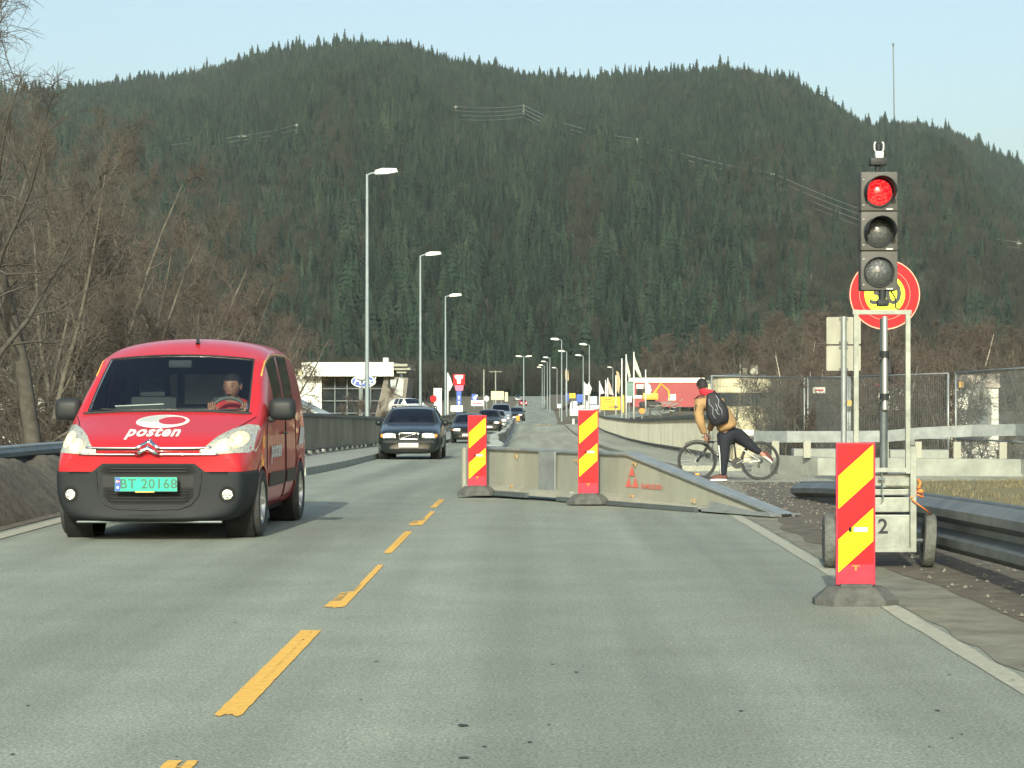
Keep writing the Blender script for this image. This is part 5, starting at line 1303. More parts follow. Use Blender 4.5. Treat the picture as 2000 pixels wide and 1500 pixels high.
# the big tree whose twigs reach into the sky at the upper left
p = W(78, 880, 46)
tree_thing('bare_tree', 'large dark leafless tree at the far left with twigs against the sky', 'tree', (p.x, 46, g(46)-.3), bare_tree(21, 12.6, .20, .50, 13, 7, 6, base=.16, tw=.0075, lean=-.05, n4=3), m_bark_dark, m_twig, GL)
p = W(-60, 880, 42)
tree_thing('bare_tree', 'leafless tree cut by the left edge of the photo with fine drooping twigs', 'tree', (p.x, 42, g(42)-.3), bare_tree(23, 10.5, .17, .60, 12, 7, 6, base=.22, tw=.0075, lean=.03, n4=3), m_bark_dark, m_twig, GL)
shapes = [tree_thing('bare_tree', 'x', 'tree', (0,0,0), bare_tree(31, 10, .12, .40, 12, 7, 6, base=.12, tw=.0095, n4=3), m_bark, m_twig, GL),
          tree_thing('bare_tree', 'x', 'tree', (0,0,0), bare_tree(32, 10, .10, .34, 8, 6, 5, base=.10, multi=3, tw=.0095, n4=3), m_bark, m_twig_red, GL),
          tree_thing('bare_tree', 'x', 'tree', (0,0,0), bare_tree(33, 10, .13, .46, 13, 7, 6, base=.08, tw=.0095, n4=3), m_bark, m_twig, GL),
          tree_thing('bare_tree', 'x', 'tree', (0,0,0), bare_tree(34, 10, .09, .30, 7, 6, 5, base=.05, multi=4, tw=.010, n4=3), m_bark, m_twig_red, GL)]
tops = [(-100,230),(0,230),(120,265),(200,310),(260,370),(330,430),(400,480),(450,530),(500,590),(560,650),(620,700),(680,720)]
rnd = random.Random(77); used = [False]*4; kinds = ['slender leafless tree','three-stemmed reddish leafless tree','broad leafless tree','many-stemmed leafless bush tree']
k = 0
spec = []
for row, (Z0, Z1, n, sc_) in enumerate(((60,72,9,1.0),(78,98,12,1.0),(105,135,12,1.0),(140,175,8,.9))):
    for i in range(n):
        px = -80+(640 if row > 0 else 480)*(i+rnd.uniform(.1,.9))/n; Z = rnd.uniform(Z0, Z1)
        spec.append((px, Z, row))
for (px, Z, row) in spec:
    ty = interp(px, tops)+rnd.uniform(-15, 60)+(70 if row == 0 else 0)
    z0 = ground_h((px-VX)/F*Z, Z)-.3; h = CH+(HY-ty)/F*Z-z0
    if h < 3: continue
    j = rnd.choice((0,1,2,3) if h < 11 else (0,1,2)); x = (px-VX)/F*Z
    if x > -8.5: continue
    where = ['in the front row','in the second row','in the rear row','far behind the others'][row]
    side = 'at the far left' if px < 90 else ('left of the red van roof' if px < 230 else ('above the red van roof' if px < 430 else 'near the white showroom'))
    lab = f'{kinds[j]} {side}, {where}'
    if not used[j]: r = shapes[j]; used[j] = True; r.location = (x, Z, z0); r.rotation_euler = (0,0,rnd.uniform(0,6.28)); r['label'] = lab
    else: r = dup(shapes[j], (x, Z, z0), rnd.uniform(0,6.28), lab)
    s_ = h/9.6; r.scale = (s_*rnd.uniform(.85,1.1),)*2+(s_,)
# shrubs at the foot of the left thicket and in front of the showroom
sh = tree_thing('bare_shrub', 'x', 'shrub', (0,0,0), bare_tree(41, 3.2, .03, .55, 6, 6, 5, base=.05, multi=6, tw=.008, n4=3), m_bark, m_twig, 'leafless shrubs on both river banks')
sh2 = tree_thing('bare_shrub', 'x', 'shrub', (0,0,0), bare_tree(42, 4.0, .035, .40, 6, 5, 5, base=.05, multi=5, tw=.009, n4=3), m_bark, m_twig_red, 'leafless shrubs on both river banks')
us = [False, False]; rnd = random.Random(5)
for i in range(46):
    right = i >= 30
    if not right: px = rnd.uniform(-60, 480) if i < 22 else rnd.uniform(590, 740); Z = rnd.uniform(50, 75) if px < 480 else rnd.uniform(135, 150)
    else: px = rnd.uniform(1500, 2060); Z = rnd.uniform(52, 80)
    x = (px-VX)/F*Z; z = ground_h(x, Z)-.1; j = i % 2; src = (sh, sh2)[j]
    if i > 1 and (1860 < px < 1975 or (px < 170 and i % 3) or (1395 < px < 1500 and i % 2)): continue
    lab = ('leafless shrub under the trees at the left' if px < 480 else ('leafless sapling before the white showroom facade' if not right else 'leafless shrub behind the construction fence'))
    if not us[j]: r = src; us[j] = True; r.location = (x, Z, z); r['label'] = lab
    else: r = dup(src, (x, Z, z), rnd.uniform(0,6.28), lab)
    need = (4.2+rnd.uniform(-.6,.8)) if right or px < 480 else 3.9
    top = CH+(HY-(770 if px < 480 else 745))/F*Z if px < 700 else None
    s_ = need/3.6*(1.2 if z < g(Z)-2 else .55); r.scale = (s_*1.1, s_*1.1, s_*(1.1 if z < g(Z)-2 else .9))
# slender young trees behind the construction fence on the right
GR = 'slender young trees behind the construction fence'
ys1 = tree_thing('young_tree', 'x', 'tree', (0,0,0), bare_tree(51, 6, .045, .22, 10, 5, 4, base=.30, tw=.007, n4=2), m_bark, m_twig, GR)
ys2 = tree_thing('young_tree', 'x', 'tree', (0,0,0), bare_tree(52, 6, .05, .26, 9, 5, 4, base=.45, tw=.007, n4=2), m_bark_dark, m_twig_red, GR)
bi = tree_thing('birch', 'x', 'tree', (0,0,0), bare_tree(53, 8, .075, .30, 12, 6, 5, base=.35, tw=.008, n4=3), m_birch, m_twig_red, 'white stemmed birches on the right')
u3 = [False]*3; rnd = random.Random(9)
def place(j, x, Z, z, h, hn, lab, wd=1.0):
    src = (ys1, ys2, bi)[j]
    if not u3[j]: r = src; u3[j] = True; r.location = (x, Z, z); r['label'] = lab
    else: r = dup(src, (x, Z, z), rnd.uniform(0,6.28), lab)
    s_ = h/hn; r.scale = (s_*wd, s_*wd, s_)
for i in range(90):
    px = rnd.uniform(1400, 2120); Z = rnd.uniform(50, 92)
    if px < 1475: Z = rnd.uniform(74, 95)
    if i > 1 and ((1862 < px < 1970 and i % 5) or (1395 < px < 1505 and i % 2)): continue
    x = (px-VX)/F*Z; z = ground_h(x, Z)-.1
    top = CH+(HY-rnd.uniform(690, 770))/F*Z; sd = 'behind the cyclist' if px < 1500 else ('between the cyclist and the sign boards' if px < 1640 else ('between the sign boards and the cart frame' if px < 1780 else 'right of the cart frame'))
    place(i % 2, x, Z, z, top-z, 5.8, ['thin grey sapling ','thin dark sapling '][i % 2]+sd+', behind the fence', 1.0)
for (px, ty, Z, lab) in ((1520,640,84,'tall leaning birch left of the sign boards'),(1590,655,95,'straight birch just left of the sign boards'),(1560,690,75,'thin birch between the two taller birches'),(1838,640,90,'birch right of the cart frame, above the fence'),(1985,650,88,'birch at the right edge of the photo'),(1700,700,70,'birch seen through the cart frame'),(1640,720,68,'birch directly behind the sign boards'),(1930,690,72,'birch before the white building with the arched dormer')):
    x = (px-VX)/F*Z; z = ground_h(x, Z)-.1; place(2, x, Z, z, CH+(HY-ty)/F*Z-z, 7.8, lab, 1.0)
# taller bare trees behind the right hand buildings
u4 = False; rnd = random.Random(19)
GB = 'brown leafless trees behind the buildings on the right'
bt = tree_thing('bare_tree', 'x', 'tree', (0,0,0), bare_tree(61, 12, .14, .42, 13, 8, 6, base=.12, tw=.022, n4=3), m_bark, m_twig_red, GB)
bt2 = tree_thing('bare_tree', 'x', 'tree', (0,0,0), bare_tree(62, 12, .16, .50, 13, 8, 6, base=.10, tw=.022, n4=3), m_bark, m_twig, GB)
cr_ = [(1230,690),(1290,665),(1340,640),(1400,645),(1450,650),(1500,620),(1560,605),(1640,600),(1720,635),(1780,640),(1850,625),(1920,640),(2000,625),(2100,615)]
for i in range(44):
    px = 1225+870*(i+rnd.random())/44; Z = rnd.uniform(190, 330) if px > 1395 else rnd.uniform(268, 330); x = (px-VX)/F*Z; z = ground_h(x, Z)-.2
    h = CH+(HY-(interp(px, cr_)+rnd.uniform(0, 55)))/F*Z-z; j = i % 2
    sd = 'behind the red building' if px < 1370 else ('behind the cream round building' if px < 1520 else ('left of the cart frame' if px < 1670 else ('seen through the cart frame' if px < 1780 else 'right of the cart frame, above the white building')))
    lab = ['reddish brown leafless tree ','grey brown leafless tree '][j]+sd
    if i < 2: r = (bt, bt2)[j]; r.location = (x, Z, z); r['label'] = lab
    else: r = dup((bt, bt2)[j], (x, Z, z), rnd.uniform(0,6.28), lab)
    s_ = h/11.6; r.scale = (s_*1.15, s_*1.15, s_)

# ---------------------------------------------------------------- construction fence
def fence_panel(px0, y0t, Z0, px1, y1t, Z1, label):
    a, b = W(px0, y0t, Z0), W(px1, y1t, Z1); root = thing('fence_panel', label, 'construction fence', (a.x, a.y, a.z-2.0), 0, 'steel mesh construction fence panels')
    d = (b-a); L = d.length; H = 2.0
    def Q(u, h): return (d.x*u, d.y*u, d.z*u+h)
    for u in (0, 1): mb = MB(); mb.tube([Q(u, -.25), Q(u, H)], .022, 8); mb.build('post', mt['galv'], root, smooth='all')
    for h in (H-.01, .62): mb = MB(); mb.tube([Q(0, h), Q(1, h)], .017, 6); mb.build('rail', mt['galv'], root, smooth='all')
    mb = MB(); n = int(L/.075)
    for i in range(1, n): mb.tube([Q(i/n, .05), Q(i/n, H-.02)], .0040, 3, cap=False)
    for h in (.3,.9,1.2,1.5,1.75): mb.tube([Q(0, h), Q(1, h)], .0025, 3, cap=False)
    mb.build('wire_mesh', mt['galv_dark'], root, fixn=False)
fence_panel(1390,733,49.6,1571,737,54,'construction fence panel directly right of the cyclist')
fence_panel(1578,737,54,1656,735,50,'narrow looking slanted construction fence panel behind the sign boards')
fence_panel(1660,735,50,1852,728,46,'construction fence panel seen through the traffic light cart frame')
fence_panel(1867,727,45.8,2060,713,38.5,'nearest construction fence panel at the right edge of the photo')
for (px, py, Z, col_, lab) in ((1600,762,53.9,'white','small white notice hung on the fence left of the sign boards'),(1878,751,45.5,'yellow','tiny yellow notice on the fence right of the double posts'),(1659,787,49.8,'yellow','tiny yellow notice on the fence post beside the sign pole')):
    p = W(px, py, Z-.12); root = thing('notice', lab, 'notice', p); sx_ = .30 if col_ == 'white' else .10
    mb = MB(); mb.box((0,0,0), (sx_*1.0,.012,.15 if col_ == 'white' else .12)); mb.build('notice_board', mt['white_dirty'] if col_ == 'white' else M('ochre_notice', (.42,.28,.07), .6, var=.2), root)
    if col_ == 'white': mb = MB(); mb.box((0,-.008,.0), (.22,.003,.04)); mb.build('printed_band', mt['sign_red_dull'], root)

# ---------------------------------------------------------------- buildings
def bpart(root, name, m, c, d, rot=None, bev=0): mb = MB(); mb.box(c, d, rot=rot, bev=bev); return mb.build(name, m, root)
def bwin(root, c, d, n=1): f = bpart(root, 'window', mt['win_dark'], c, d); return f
# white car showroom on the left: fascia, dark glass front, slanted grey end wall
Z = 190.0; s_ = F/Z
def B(px, py): return ((px-VX)/s_, CH+(HY-py)/s_)
x0, zt = B(592, 708); x1, zb = B(770, 735); gz = -2.2
sb = thing('showroom', 'white flat roofed car showroom with dark glass front and slanted grey end wall', 'building', (x0, Z, gz))
def bb(name, px0, px1, py0, py1, y0, y1, m):
    (xa, za), (xb, zb_) = B(px0, py0), B(px1, py1); mb = MB(); mb.box(((xa+xb)/2-x0, (y0+y1)/2, (za+zb_)/2-gz), (abs(xb-xa), y1-y0, abs(za-zb_)), bev=.0); return mb.build(name, m, sb)
fas = bb('fascia', 592, 770, 708, 735, -1.2, 12, mt['facade_white'])
for k, (pa, pb, ya, yb) in enumerate(((770,797,711,716),(770,802,718,723),(775,794,725,729))): bb('roof_slat', pa, pb, ya, yb, -1+k*.3, 8, mt['panel'])
bb('wall', 560, 628, 735, 830, 0, 11, mt['facade_white'])
bb('wall', 540, 592, 720, 830, 4, 14, mt['facade_cream'])
bb('glass_front', 628, 748, 735, 835, .6, 1.0, mt['win_dark'])
for px in (652,676,700,722): bb('mullion', px, px+2.2, 735, 835, .40, .59, mt['galv_dark'])
for py in (758,782,806): bb('transom', 628, 748, py, py+2, .36, .395, mt['galv_dark'])
(ax, az), (bx_, bz), (cx_, cz_), (dx_, dz_) = B(752,735), B(798,738), B(786,835), B(728,835)
mb = MB(); mb.prism([(ax-x0, az-gz),(bx_-x0, bz-gz),(cx_-x0, cz_-gz),(dx_-x0, dz_-gz)], -.4, 9); ew = mb.build('end_wall', mt['facade_grey'], sb)
for (pa, pb, ya, yb) in ((759,764,740,758),(774,779,740,756),(768,770,744,762)):
    (xa, za), (xb, zb_) = B(pa, ya), B(pb, yb); mb = MB(); mb.box(((xa+xb)/2-x0, -.42, (za+zb_)/2-gz), (xb-xa,.05,za-zb_)); mb.build('window', mt['win_dark'], ew)
for poly in ([(763,742),(776,740),(772,760),(764,757)], [(780,738),(790,741),(787,775),(772,768)]):
    mb = MB(); mb.prism([(B(*q)[0]-x0, B(*q)[1]-gz) for q in poly], -.55, -.44); mb.build('metal_panel', mt['galv'], ew)
mb = MB(); q = B(749,700); mb.cyl((q[0]-x0, 3, q[1]-gz-.35), (q[0]-x0, 3, q[1]-gz+.1), .25, 10); mb.build('roof_vent', mt['white'], sb)
# the blue oval sign in front of it
Z2 = 165.0; p = W(710, 745, Z2); og = thing('oval_sign', 'blue oval car dealer sign with white rim and lettering before the showroom', 'sign', (p.x, Z2, p.z))
mb = MB(); mb.prism(ell(0,0,.93,.46,36), .0, .16); fo = mb.build('oval_board', mt['white'], og)
mb = MB(); mb.prism(ell(0,0,.86,.39,36), -.02, .0); mb.build('blue_field', mt['sign_blue'], fo)
mb = MB(); text_on(mb, 'Ford', (0,-.03,0), .78, .012, shear=.35, sx=1.05); mb.build('lettering', mt['white'], fo)
mb = MB(); mb.cyl((-.25,.1,-.4), (-.25,.1,-4.6), .07, 8); mb.build('pole', mt['galv'], og); mb = MB(); mb.cyl((.25,.1,-.4), (.25,.1,-4.6), .07, 8); mb.build('pole', mt['galv'], og)
p = W(707, 738, 150); gl = thing('globe_lamp', 'white globe lamp standing before the blue oval sign', 'lamp', (p.x, 150, p.z))
mb = MB(); mb.sphere((0,0,0), (.30,.30,.24), 16, 10); mb.build('globe', mt['white'], gl, smooth='all'); mb = MB(); mb.cyl((0,0,-.2), (0,0,-4.3), .05, 8); mb.build('pole', mt['galv'], gl)
# low white hall and lean-to left of the showroom
p = W(590, 772, 140); lb = thing('lean_to', 'small pale shed with a sloping bluish roof beside the bridge railing', 'building', (p.x-1, 140, -3.0))
mb = MB(); mb.prism([(-2.5,0),(2.6,0),(2.6,2.75),(.2,3.9),(-2.5,3.9)], 0, 6); mb.build('wall', mt['facade_white'], lb)
mb = MB(); mb.prism([(-2.6,3.92),(.2,3.92),(2.75,2.72),(2.75,2.84),(.25,4.08),(-2.6,4.08)], -.3, 6.2); mb.build('roof', M('bluish_roof', (.42,.50,.50), .5, var=.1, vs=1), lb)
def simple_building(name, label, px0, px1, py0, py1, Z, m, roof=None, depth=10, wins=(), band=None):
    s_ = F/Z; x0, x1 = (px0-VX)/s_, (px1-VX)/s_; zt, zb = CH+(HY-py0)/s_, CH+(HY-py1)/s_
    r = thing(name, label, 'building', ((x0+x1)/2, Z, zb)); mb = MB(); mb.box((0, depth/2, (zt-zb)/2), (x1-x0, depth, zt-zb)); wl_ = mb.build('wall', m, r)
    if roof:
        hh, ov, mr = roof; mb = MB(); mb.box((0, depth/2, zt-zb+hh/2), (x1-x0+2*ov, depth+2*ov, hh)); mb.build('roof', mr, r)
    for (pa, pb, ya, yb) in wins:
        xa, xb = (pa-VX)/s_-(x0+x1)/2, (pb-VX)/s_-(x0+x1)/2; za, zb2 = CH+(HY-ya)/s_-zb, CH+(HY-yb)/s_-zb
        mb = MB(); mb.box(((xa+xb)/2, -.03, (za+zb2)/2), (xb-xa, .12, za-zb2)); wn = mb.build('window', mt['win_dark'], r)
    if band:
        for (pa, pb, ya, yb, mm) in band:
            xa, xb = (pa-VX)/s_-(x0+x1)/2, (pb-VX)/s_-(x0+x1)/2; za, zb2 = CH+(HY-ya)/s_-zb, CH+(HY-yb)/s_-zb
            mb = MB(); mb.box(((xa+xb)/2, -.05, (za+zb2)/2), (xb-xa, .10, za-zb2)); mb.build('panel', mm, r)
    return r
simple_building('white_building', 'long white building half hidden by the trees at the far left', -60, 150, 714, 870, 100, mt['facade_white'], (.3,.2,mt['galv_dark']), 10, [(-40,60,745,775),(70,140,745,775),(-50,40,800,850),(60,140,805,850)])
simple_building('green_shed', 'greenish low shed behind the tree trunks at the far left', 15, 95, 800, 880, 120, M('green_cladding', (.17,.21,.14), .7, var=.2, vs=1), None, 5)
# red building with white fascia
rb = simple_building('red_building', 'red shop building with a white roof band behind the flagpoles', 1240, 1372, 745, 795, 245, mt['facade_red'], None, 18, [(1243,1262,760,772)], [(1228,1376,738,747,mt['facade_white']),(1243,1258,751,759,mt['white']),(1222,1238,745,778,M('green_glass', (.12,.22,.20), .2, var=.2)),(1238,1262,772,778,mt['facade_white']),(1305,1320,770,782,mt['white_dirty'])])
# cream round fronted building
Z = 150; s_ = F/Z; xc_ = (1452-VX)/s_; zt = CH+(HY-736)/s_; rr = 58/s_
cb = thing('round_building', 'cream round fronted building with a flat dark roof right of the cyclist', 'building', (xc_, Z+rr, -3.5)); h = zt+3.5
mb = MB(); mb.lathe([(rr, 0), (rr, h)], 40); mb.build('lower_wall', mt['facade_cream'], cb, smooth=True)
mb = MB(); mb.lathe([(rr+.06, h-1.05), (rr+.06, h-.02)], 40); mb.build('upper_band', M('cream_panels', (.55,.53,.36), .6, var=.25, vs=1.2), cb, smooth=True)
mb = MB(); mb.lathe([(rr+.03, h-2.0), (rr+.03, h-1.1)], 40); mb.build('window_band', mt['win_dark'], cb, smooth=True)
mb = MB(); mb.lathe([(rr+.25, h-.02), (rr+.25, h+.10), (0.01, h+.25)], 40); mb.build('roof', mt['galv_dark'], cb, smooth=True)
for (px, py, w_, hh) in ((1449,722,.06,.5),(1475,728,.55,.55),(1458,731,.3,.3)):
    mb = MB(); mb.box(((px-VX)/s_-xc_, -rr*.4, h+.1+(735-py)/s_*.5+.15), (w_, w_ if w_ > .1 else .06, hh+.3)); mb.build('roof_unit', mt['panel'], cb)
# white building with arched dormer
Z = 118; s_ = F/Z; xc_ = (1905-VX)/s_; zt = CH+(HY-728)/s_; gz = ground_h(xc_, Z)-.3
wb_ = thing('white_building', 'white rendered building with a grey pointed arch bay behind the fence at right', 'building', (xc_, Z, gz)); h = zt-gz
mb = MB(); mb.box((-.1,4,h/2-.4), (98/s_,8,h-.8)); mb.build('wall', mt['facade_white'], wb_)
mb = MB(); mb.prism([(-1.45,h-.8),(1.3,h-.8),(1.25,h-.05),(-1.1,h-.15)], -.15, 8.1); mb.build('roof', M('weathered_red_roof', (.22,.16,.13), .7, var=.4, vs=3, c2=(.5,.48,.42)), wb_)
arc = [(-.55,0),(.55,0),(.55,1.6),(.50,2.2),(.30,2.75),(.05,3.0),(-.05,3.0),(-.30,2.75),(-.50,2.2),(-.55,1.6)]
mb = MB(); o_ = (1910-VX)/s_-xc_; zb_ = CH+(HY-745)/s_-gz-3.0; mb.prism([(x+o_, z+zb_) for x, z in arc], -.9, .1); by = mb.build('arched_bay', M('grey_render', (.20,.21,.19), .8, var=.15), wb_)
mb = MB(); mb.prism([(o_-.14, zb_+2.05),(o_+.14, zb_+2.05),(o_, zb_+2.5)], -.95, -.91); mb.build('triangle_window', mt['win_dark'], by)
mb = MB(); mb.box((o_, -.92, zb_+.9), (.65,.04,.9)); mb.build('door', mt['galv_dark'], by)
simple_building('grey_house', 'small grey house with red edged roof seen through the cart frame', 1715, 1765, 757, 800, 130, mt['white_dirty'], (.25,.2,mt['sign_red_dull']), 6, [(1724,1734,770,782),(1744,1754,770,782)])
simple_building('barn', 'pale flat building in the distance left of the birches', 1376, 1420, 748, 790, 260, mt['facade_cream'], (.3,.2,mt['galv_dark']), 8, [(1382,1414,762,770)])

# ---------------------------------------------------------------- roadside signs, flags and small distant things
def board(name, label, cat, px0, px1, py0, py1, Z, m, poles=2, thick=.12, rnd_=False):
    a, b = W(px0, py0, Z), W(px1, py1, Z); cx, w_, h = (a.x+b.x)/2, b.x-a.x, a.z-b.z; gz = g(Z)
    r = thing(name, label, cat, (cx, Z, gz)); zc = (a.z+b.z)/2-gz
    mb = MB()
    if rnd_: mb.prism(ell(0, zc, w_/2, h/2, 28), -thick/2, thick/2)
    else: mb.box((0,0,zc), (w_, thick, h), bev=min(.03, thick*.3))
    o = mb.build('board', m, r)
    if poles and zc-h/2 > .3:
        for q in ((-w_*.3, w_*.3) if poles == 2 else (0,)): mb = MB(); mb.cyl((q, thick, 0), (q, thick, zc), .06, 8); mb.build('pole', mt['galv'], r, smooth=True)
    return r, o, zc, w_, h
Z = 210
r, o, zc, w_, h = board('pylon_sign', 'tall red pylon sign with a white emblem above a pink and blue shaft', 'sign', 885, 908, 731, 752, Z, mt['sign_red'], 0, .4)
mb = MB(); e_ = F/Z
mb.prism([(-.42,zc+.38),(-.30,zc+.44),(.30,zc+.44),(.42,zc+.38),(.34,zc+.10),(.20,zc+.08),(.16,zc-.38),(-.16,zc-.38),(-.20,zc+.08),(-.34,zc+.10)], -.22, -.203); mb.build('emblem', mt['white'], o)
mb = MB(); mb.prism([(-.44,zc-.54),(.44,zc-.54),(.38,zc-1.05),(-.30,zc-1.05)], -.18, .18); mb.build('pink_panel', M('pink_film', (.55,.14,.26), .5, var=.1), r)
mb = MB(); mb.box((.0,0,(zc-1.08)/2), (.46,.34,zc-1.08)); sh_ = mb.build('shaft', mt['sign_blue'], r)
mb = MB(); text_on(mb, '9', (0,-.185,zc-1.75), .5, .01); text_on(mb, '9', (0,-.185,zc-2.25), .5, .01); mb.build('price_figures', mt['white'], sh_)
r, o, zc, w_, h = board('pylon_sign', 'narrow white pylon with a round pale blue badge beside the third street lamp', 'sign', 847, 863, 758, 818, 190, mt['white'], 0, .35)
mb = MB(); mb.cyl((0,-.19,zc+h*.30), (0,-.18,zc+h*.30), .27, 24); bdg = mb.build('badge', M('pale_blue_film', (.25,.36,.58), .5, var=.05), r); mb = MB(); text_on(mb, 'VW', (0,-.20,zc+h*.30), .26, .004); mb.build('lettering', mt['white'], bdg)
r, o, zc, w_, h = board('round_sign', 'round red sign left of the narrow white pylon', 'sign', 840, 853, 772, 786, 185, mt['sign_red'], 1, .2, rnd_=True)
board('white_banner', 'white and red banner low behind the green hatchback', 'sign', 880, 904, 792, 804, 200, mt['white'], 2); 
r, o, zc, w_, h = board('direction_sign', 'large yellow direction sign with black arrow near the flagpoles', 'road sign', 1173, 1212, 775, 801, 215, M('yellow_sign', (.72,.42,.02), .5, var=.06), 2)
mb = MB(); mb.box((.1,-.07,zc-.35), (.75,.01,.07)); mb.add([(.38,-.071,zc-.13),(.80,-.071,zc-.35),(.38,-.071,zc-.57)], [(0,1,2)]); mb.box((-.1,-.07,zc+.15), (1.0,.01,.05)); mb.box((-.25,-.07,zc+.38), (.7,.01,.05)); mb.build('arrow', mt['plate_black'], o)
board('banner_post', 'narrow yellow panel at the right of the direction sign', 'sign', 1213, 1219, 772, 806, 214, M('yellow_panel', (.75,.48,.04), .5, var=.1), 0)
r, o, zc, w_, h = board('white_box', 'low white cabinet beside the island beyond the bridge', 'cabinet', 1113, 1159, 799, 812, 205, mt['white'], 0)
board('cream_board', 'cream coloured billboard on two legs at the roadside far ahead', 'billboard', 959, 984, 764, 781, 300, M('cream_board', (.52,.50,.34), .6, var=.08), 2)
board('cream_post', 'narrow cream post right of the cream billboard', 'sign', 986, 992, 766, 784, 298, M('cream_board2', (.5,.48,.34), .6, var=.08), 0)
r, o, zc, w_, h = board('shop_sign', 'white shop sign with red line below the blue and white sign', 'sign', 920, 945, 782, 793, 260, mt['white'], 0)
mb = MB(); mb.box((0,-.07,zc), (w_*.7,.01,.12)); mb.build('red_line', mt['sign_red_dull'], o)
r, o, zc, w_, h = board('blue_sign', 'blue sign with a white figure far ahead left of the road', 'sign', 921, 932, 770, 786, 262, mt['sign_blue'], 1)
mb = MB(); mb.prism([(-.2,zc+.1),(.35,zc+.45),(.4,zc+.3),(.05,zc-.3)], -.1, -.07); mb.build('figure', mt['white'], o)
board('round_board', 'round pale board beside the blue and white sign', 'sign', 946, 955, 773, 784, 255, mt['white_dirty'], 1, rnd_=True)
for (a, b, c_, d, Z, m, lab) in ((1104,1111,768,784,300,mt['sign_blue'],'blue road sign left of the orange flag lamp'),(1112,1124,768,778,300,M('yellow_sign2',(.7,.45,.03),.5,var=.1),'small yellow arrow sign right of the blue road sign'),
        (1126,1138,770,786,295,mt['sign_blue'],'blue and white panel left of the white flag pair'),(1142,1146,773,780,290,mt['plate_black'],'tiny dark plate on a pole under the white flags'),(1150,1166,774,790,310,M('pale_blue',(.35,.48,.58),.5,var=.2),'pale blue parked board right of the white flags'),
        (1224,1234,774,786,225,mt['white'],'white panel right of the direction sign'),(1088,1098,789,797,280,mt['white_dirty'],'small pale notice at the end of the traffic island'),(1130,1172,792,797,310,mt['facade_white'],'long low white kerb board behind the traffic island')):
    board('small_sign', lab, 'road sign', a, b, c_, d, Z, m, 1)
r, o, zc, w_, h = board('warning_disc', 'round orange disc left of the white disc by the railing', 'road sign', 1248, 1260, 797, 808, 190, mt['orange'], 1, rnd_=True)
# orange hazard plate at the far end of the lane barrier
board('hazard_plate', 'orange and black hazard plate at the far end of the lane barrier', 'marker board', 1008, 1015, 812, 822, 206, mt['amber'], 1)
board('white_post', 'short white post at the far end of the right railing', 'post', 1118, 1122, 818, 829, 196.5, mt['white'], 0)
def flag(label, px, py0, py1, Z, m, pts, tone=None, group='flags on white poles beyond the bridge'):
    b = W(px, py1, Z); t = W(px, py0, Z); r = thing('flagpole', label, 'flagpole', (b.x, Z, b.z-.3), 0, group); h = t.z-b.z+.3; s_ = F/Z
    mb = MB(); mb.tube([(0,0,0),(0,0,h)], [.085,.05], 8); mb.build('pole', mt['white'], r, smooth='all')
    P2 = [((x-px)/s_, h-(y-py0)/s_) for x, y in pts]; n = 7; mb = MB(); vs = []
    # a limp hanging cloth with folds: outline gets depth from a wave
    q = MB(); q.prism(P2, 0, .02); V3 = [(x, y+.18*math.sin(x*5.0), z) for x, y, z in q.v]; mb.add(V3, q.f); mb.build('flag', m, r, fixn=False)
    return r
c_w = M('white_cloth', (.62,.64,.64), .8, var=.15, vs=2); c_g = M('green_blue_cloth', (.30,.42,.42), .8, var=.3, vs=2, c2=(.55,.58,.40)); c_o = M('ochre_cloth', (.50,.38,.22), .8, var=.2, vs=2); c_p = M('pinkish_cloth', (.52,.42,.40), .8, var=.3, vs=2)
flag('tallest flagpole with a hanging pale blue and yellow flag', 1238, 687, 812, 200, c_g, [(1238.5,692),(1243,705),(1250,725),(1254,738),(1248,736),(1241,722),(1238.5,720)])
flag('second tallest flagpole with a narrow green blue flag', 1223, 692, 812, 200, c_g, [(1223.5,697),(1227,712),(1232,735),(1228,738),(1223.5,722)])
flag('bare white flagpole left of the two green blue flags', 1214.5, 700, 812, 202, c_w, [(1215,702),(1216.5,706),(1216,712),(1215,710)])
flag('flagpole with an ochre flag just left of the bare flagpole', 1203, 733, 805, 215, c_o, [(1204,724),(1209,728),(1212,745),(1209,770),(1205,762)])
flag('flagpole with a pinkish white flag behind the direction sign', 1187, 738, 795, 225, c_p, [(1187.5,740),(1193,752),(1199,772),(1190,770)])
flag('short flagpole with a pale pink flag left of its neighbour', 1183, 742, 795, 226, c_p, [(1183.5,744),(1187,755),(1187,772),(1183.5,770)])
flag('flagpole with a white triangular flag left of the direction sign', 1171, 744, 800, 230, c_w, [(1171.5,746),(1176,756),(1181,768),(1171.5,770)])
flag('white flag hanging beside the taller close street lamps', 1141.5, 746, 800, 240, c_w, [(1142,748),(1149,752),(1148,772),(1142,771)])
flag('second white flag right of the close street lamps', 1150, 747, 800, 241, c_w, [(1150.5,748),(1156,758),(1153,770),(1150.5,768)])
flag('flagpole with ochre top and white flag before the red building', 1261, 722, 795, 210, c_w, [(1262,745),(1270,752),(1273,762),(1268,772),(1262,768)])
flag('orange flag hanging on a pole beside the island lamps', 1106, 720, 800, 291, c_o, [(1104,724),(1110,724),(1111,742),(1107,746),(1104,738)])
flag('white pennant beside the third street lamp', 874.5, 728, 815, 170, c_w, [(875,728),(880,738),(884,752),(878,764),(875,762)])
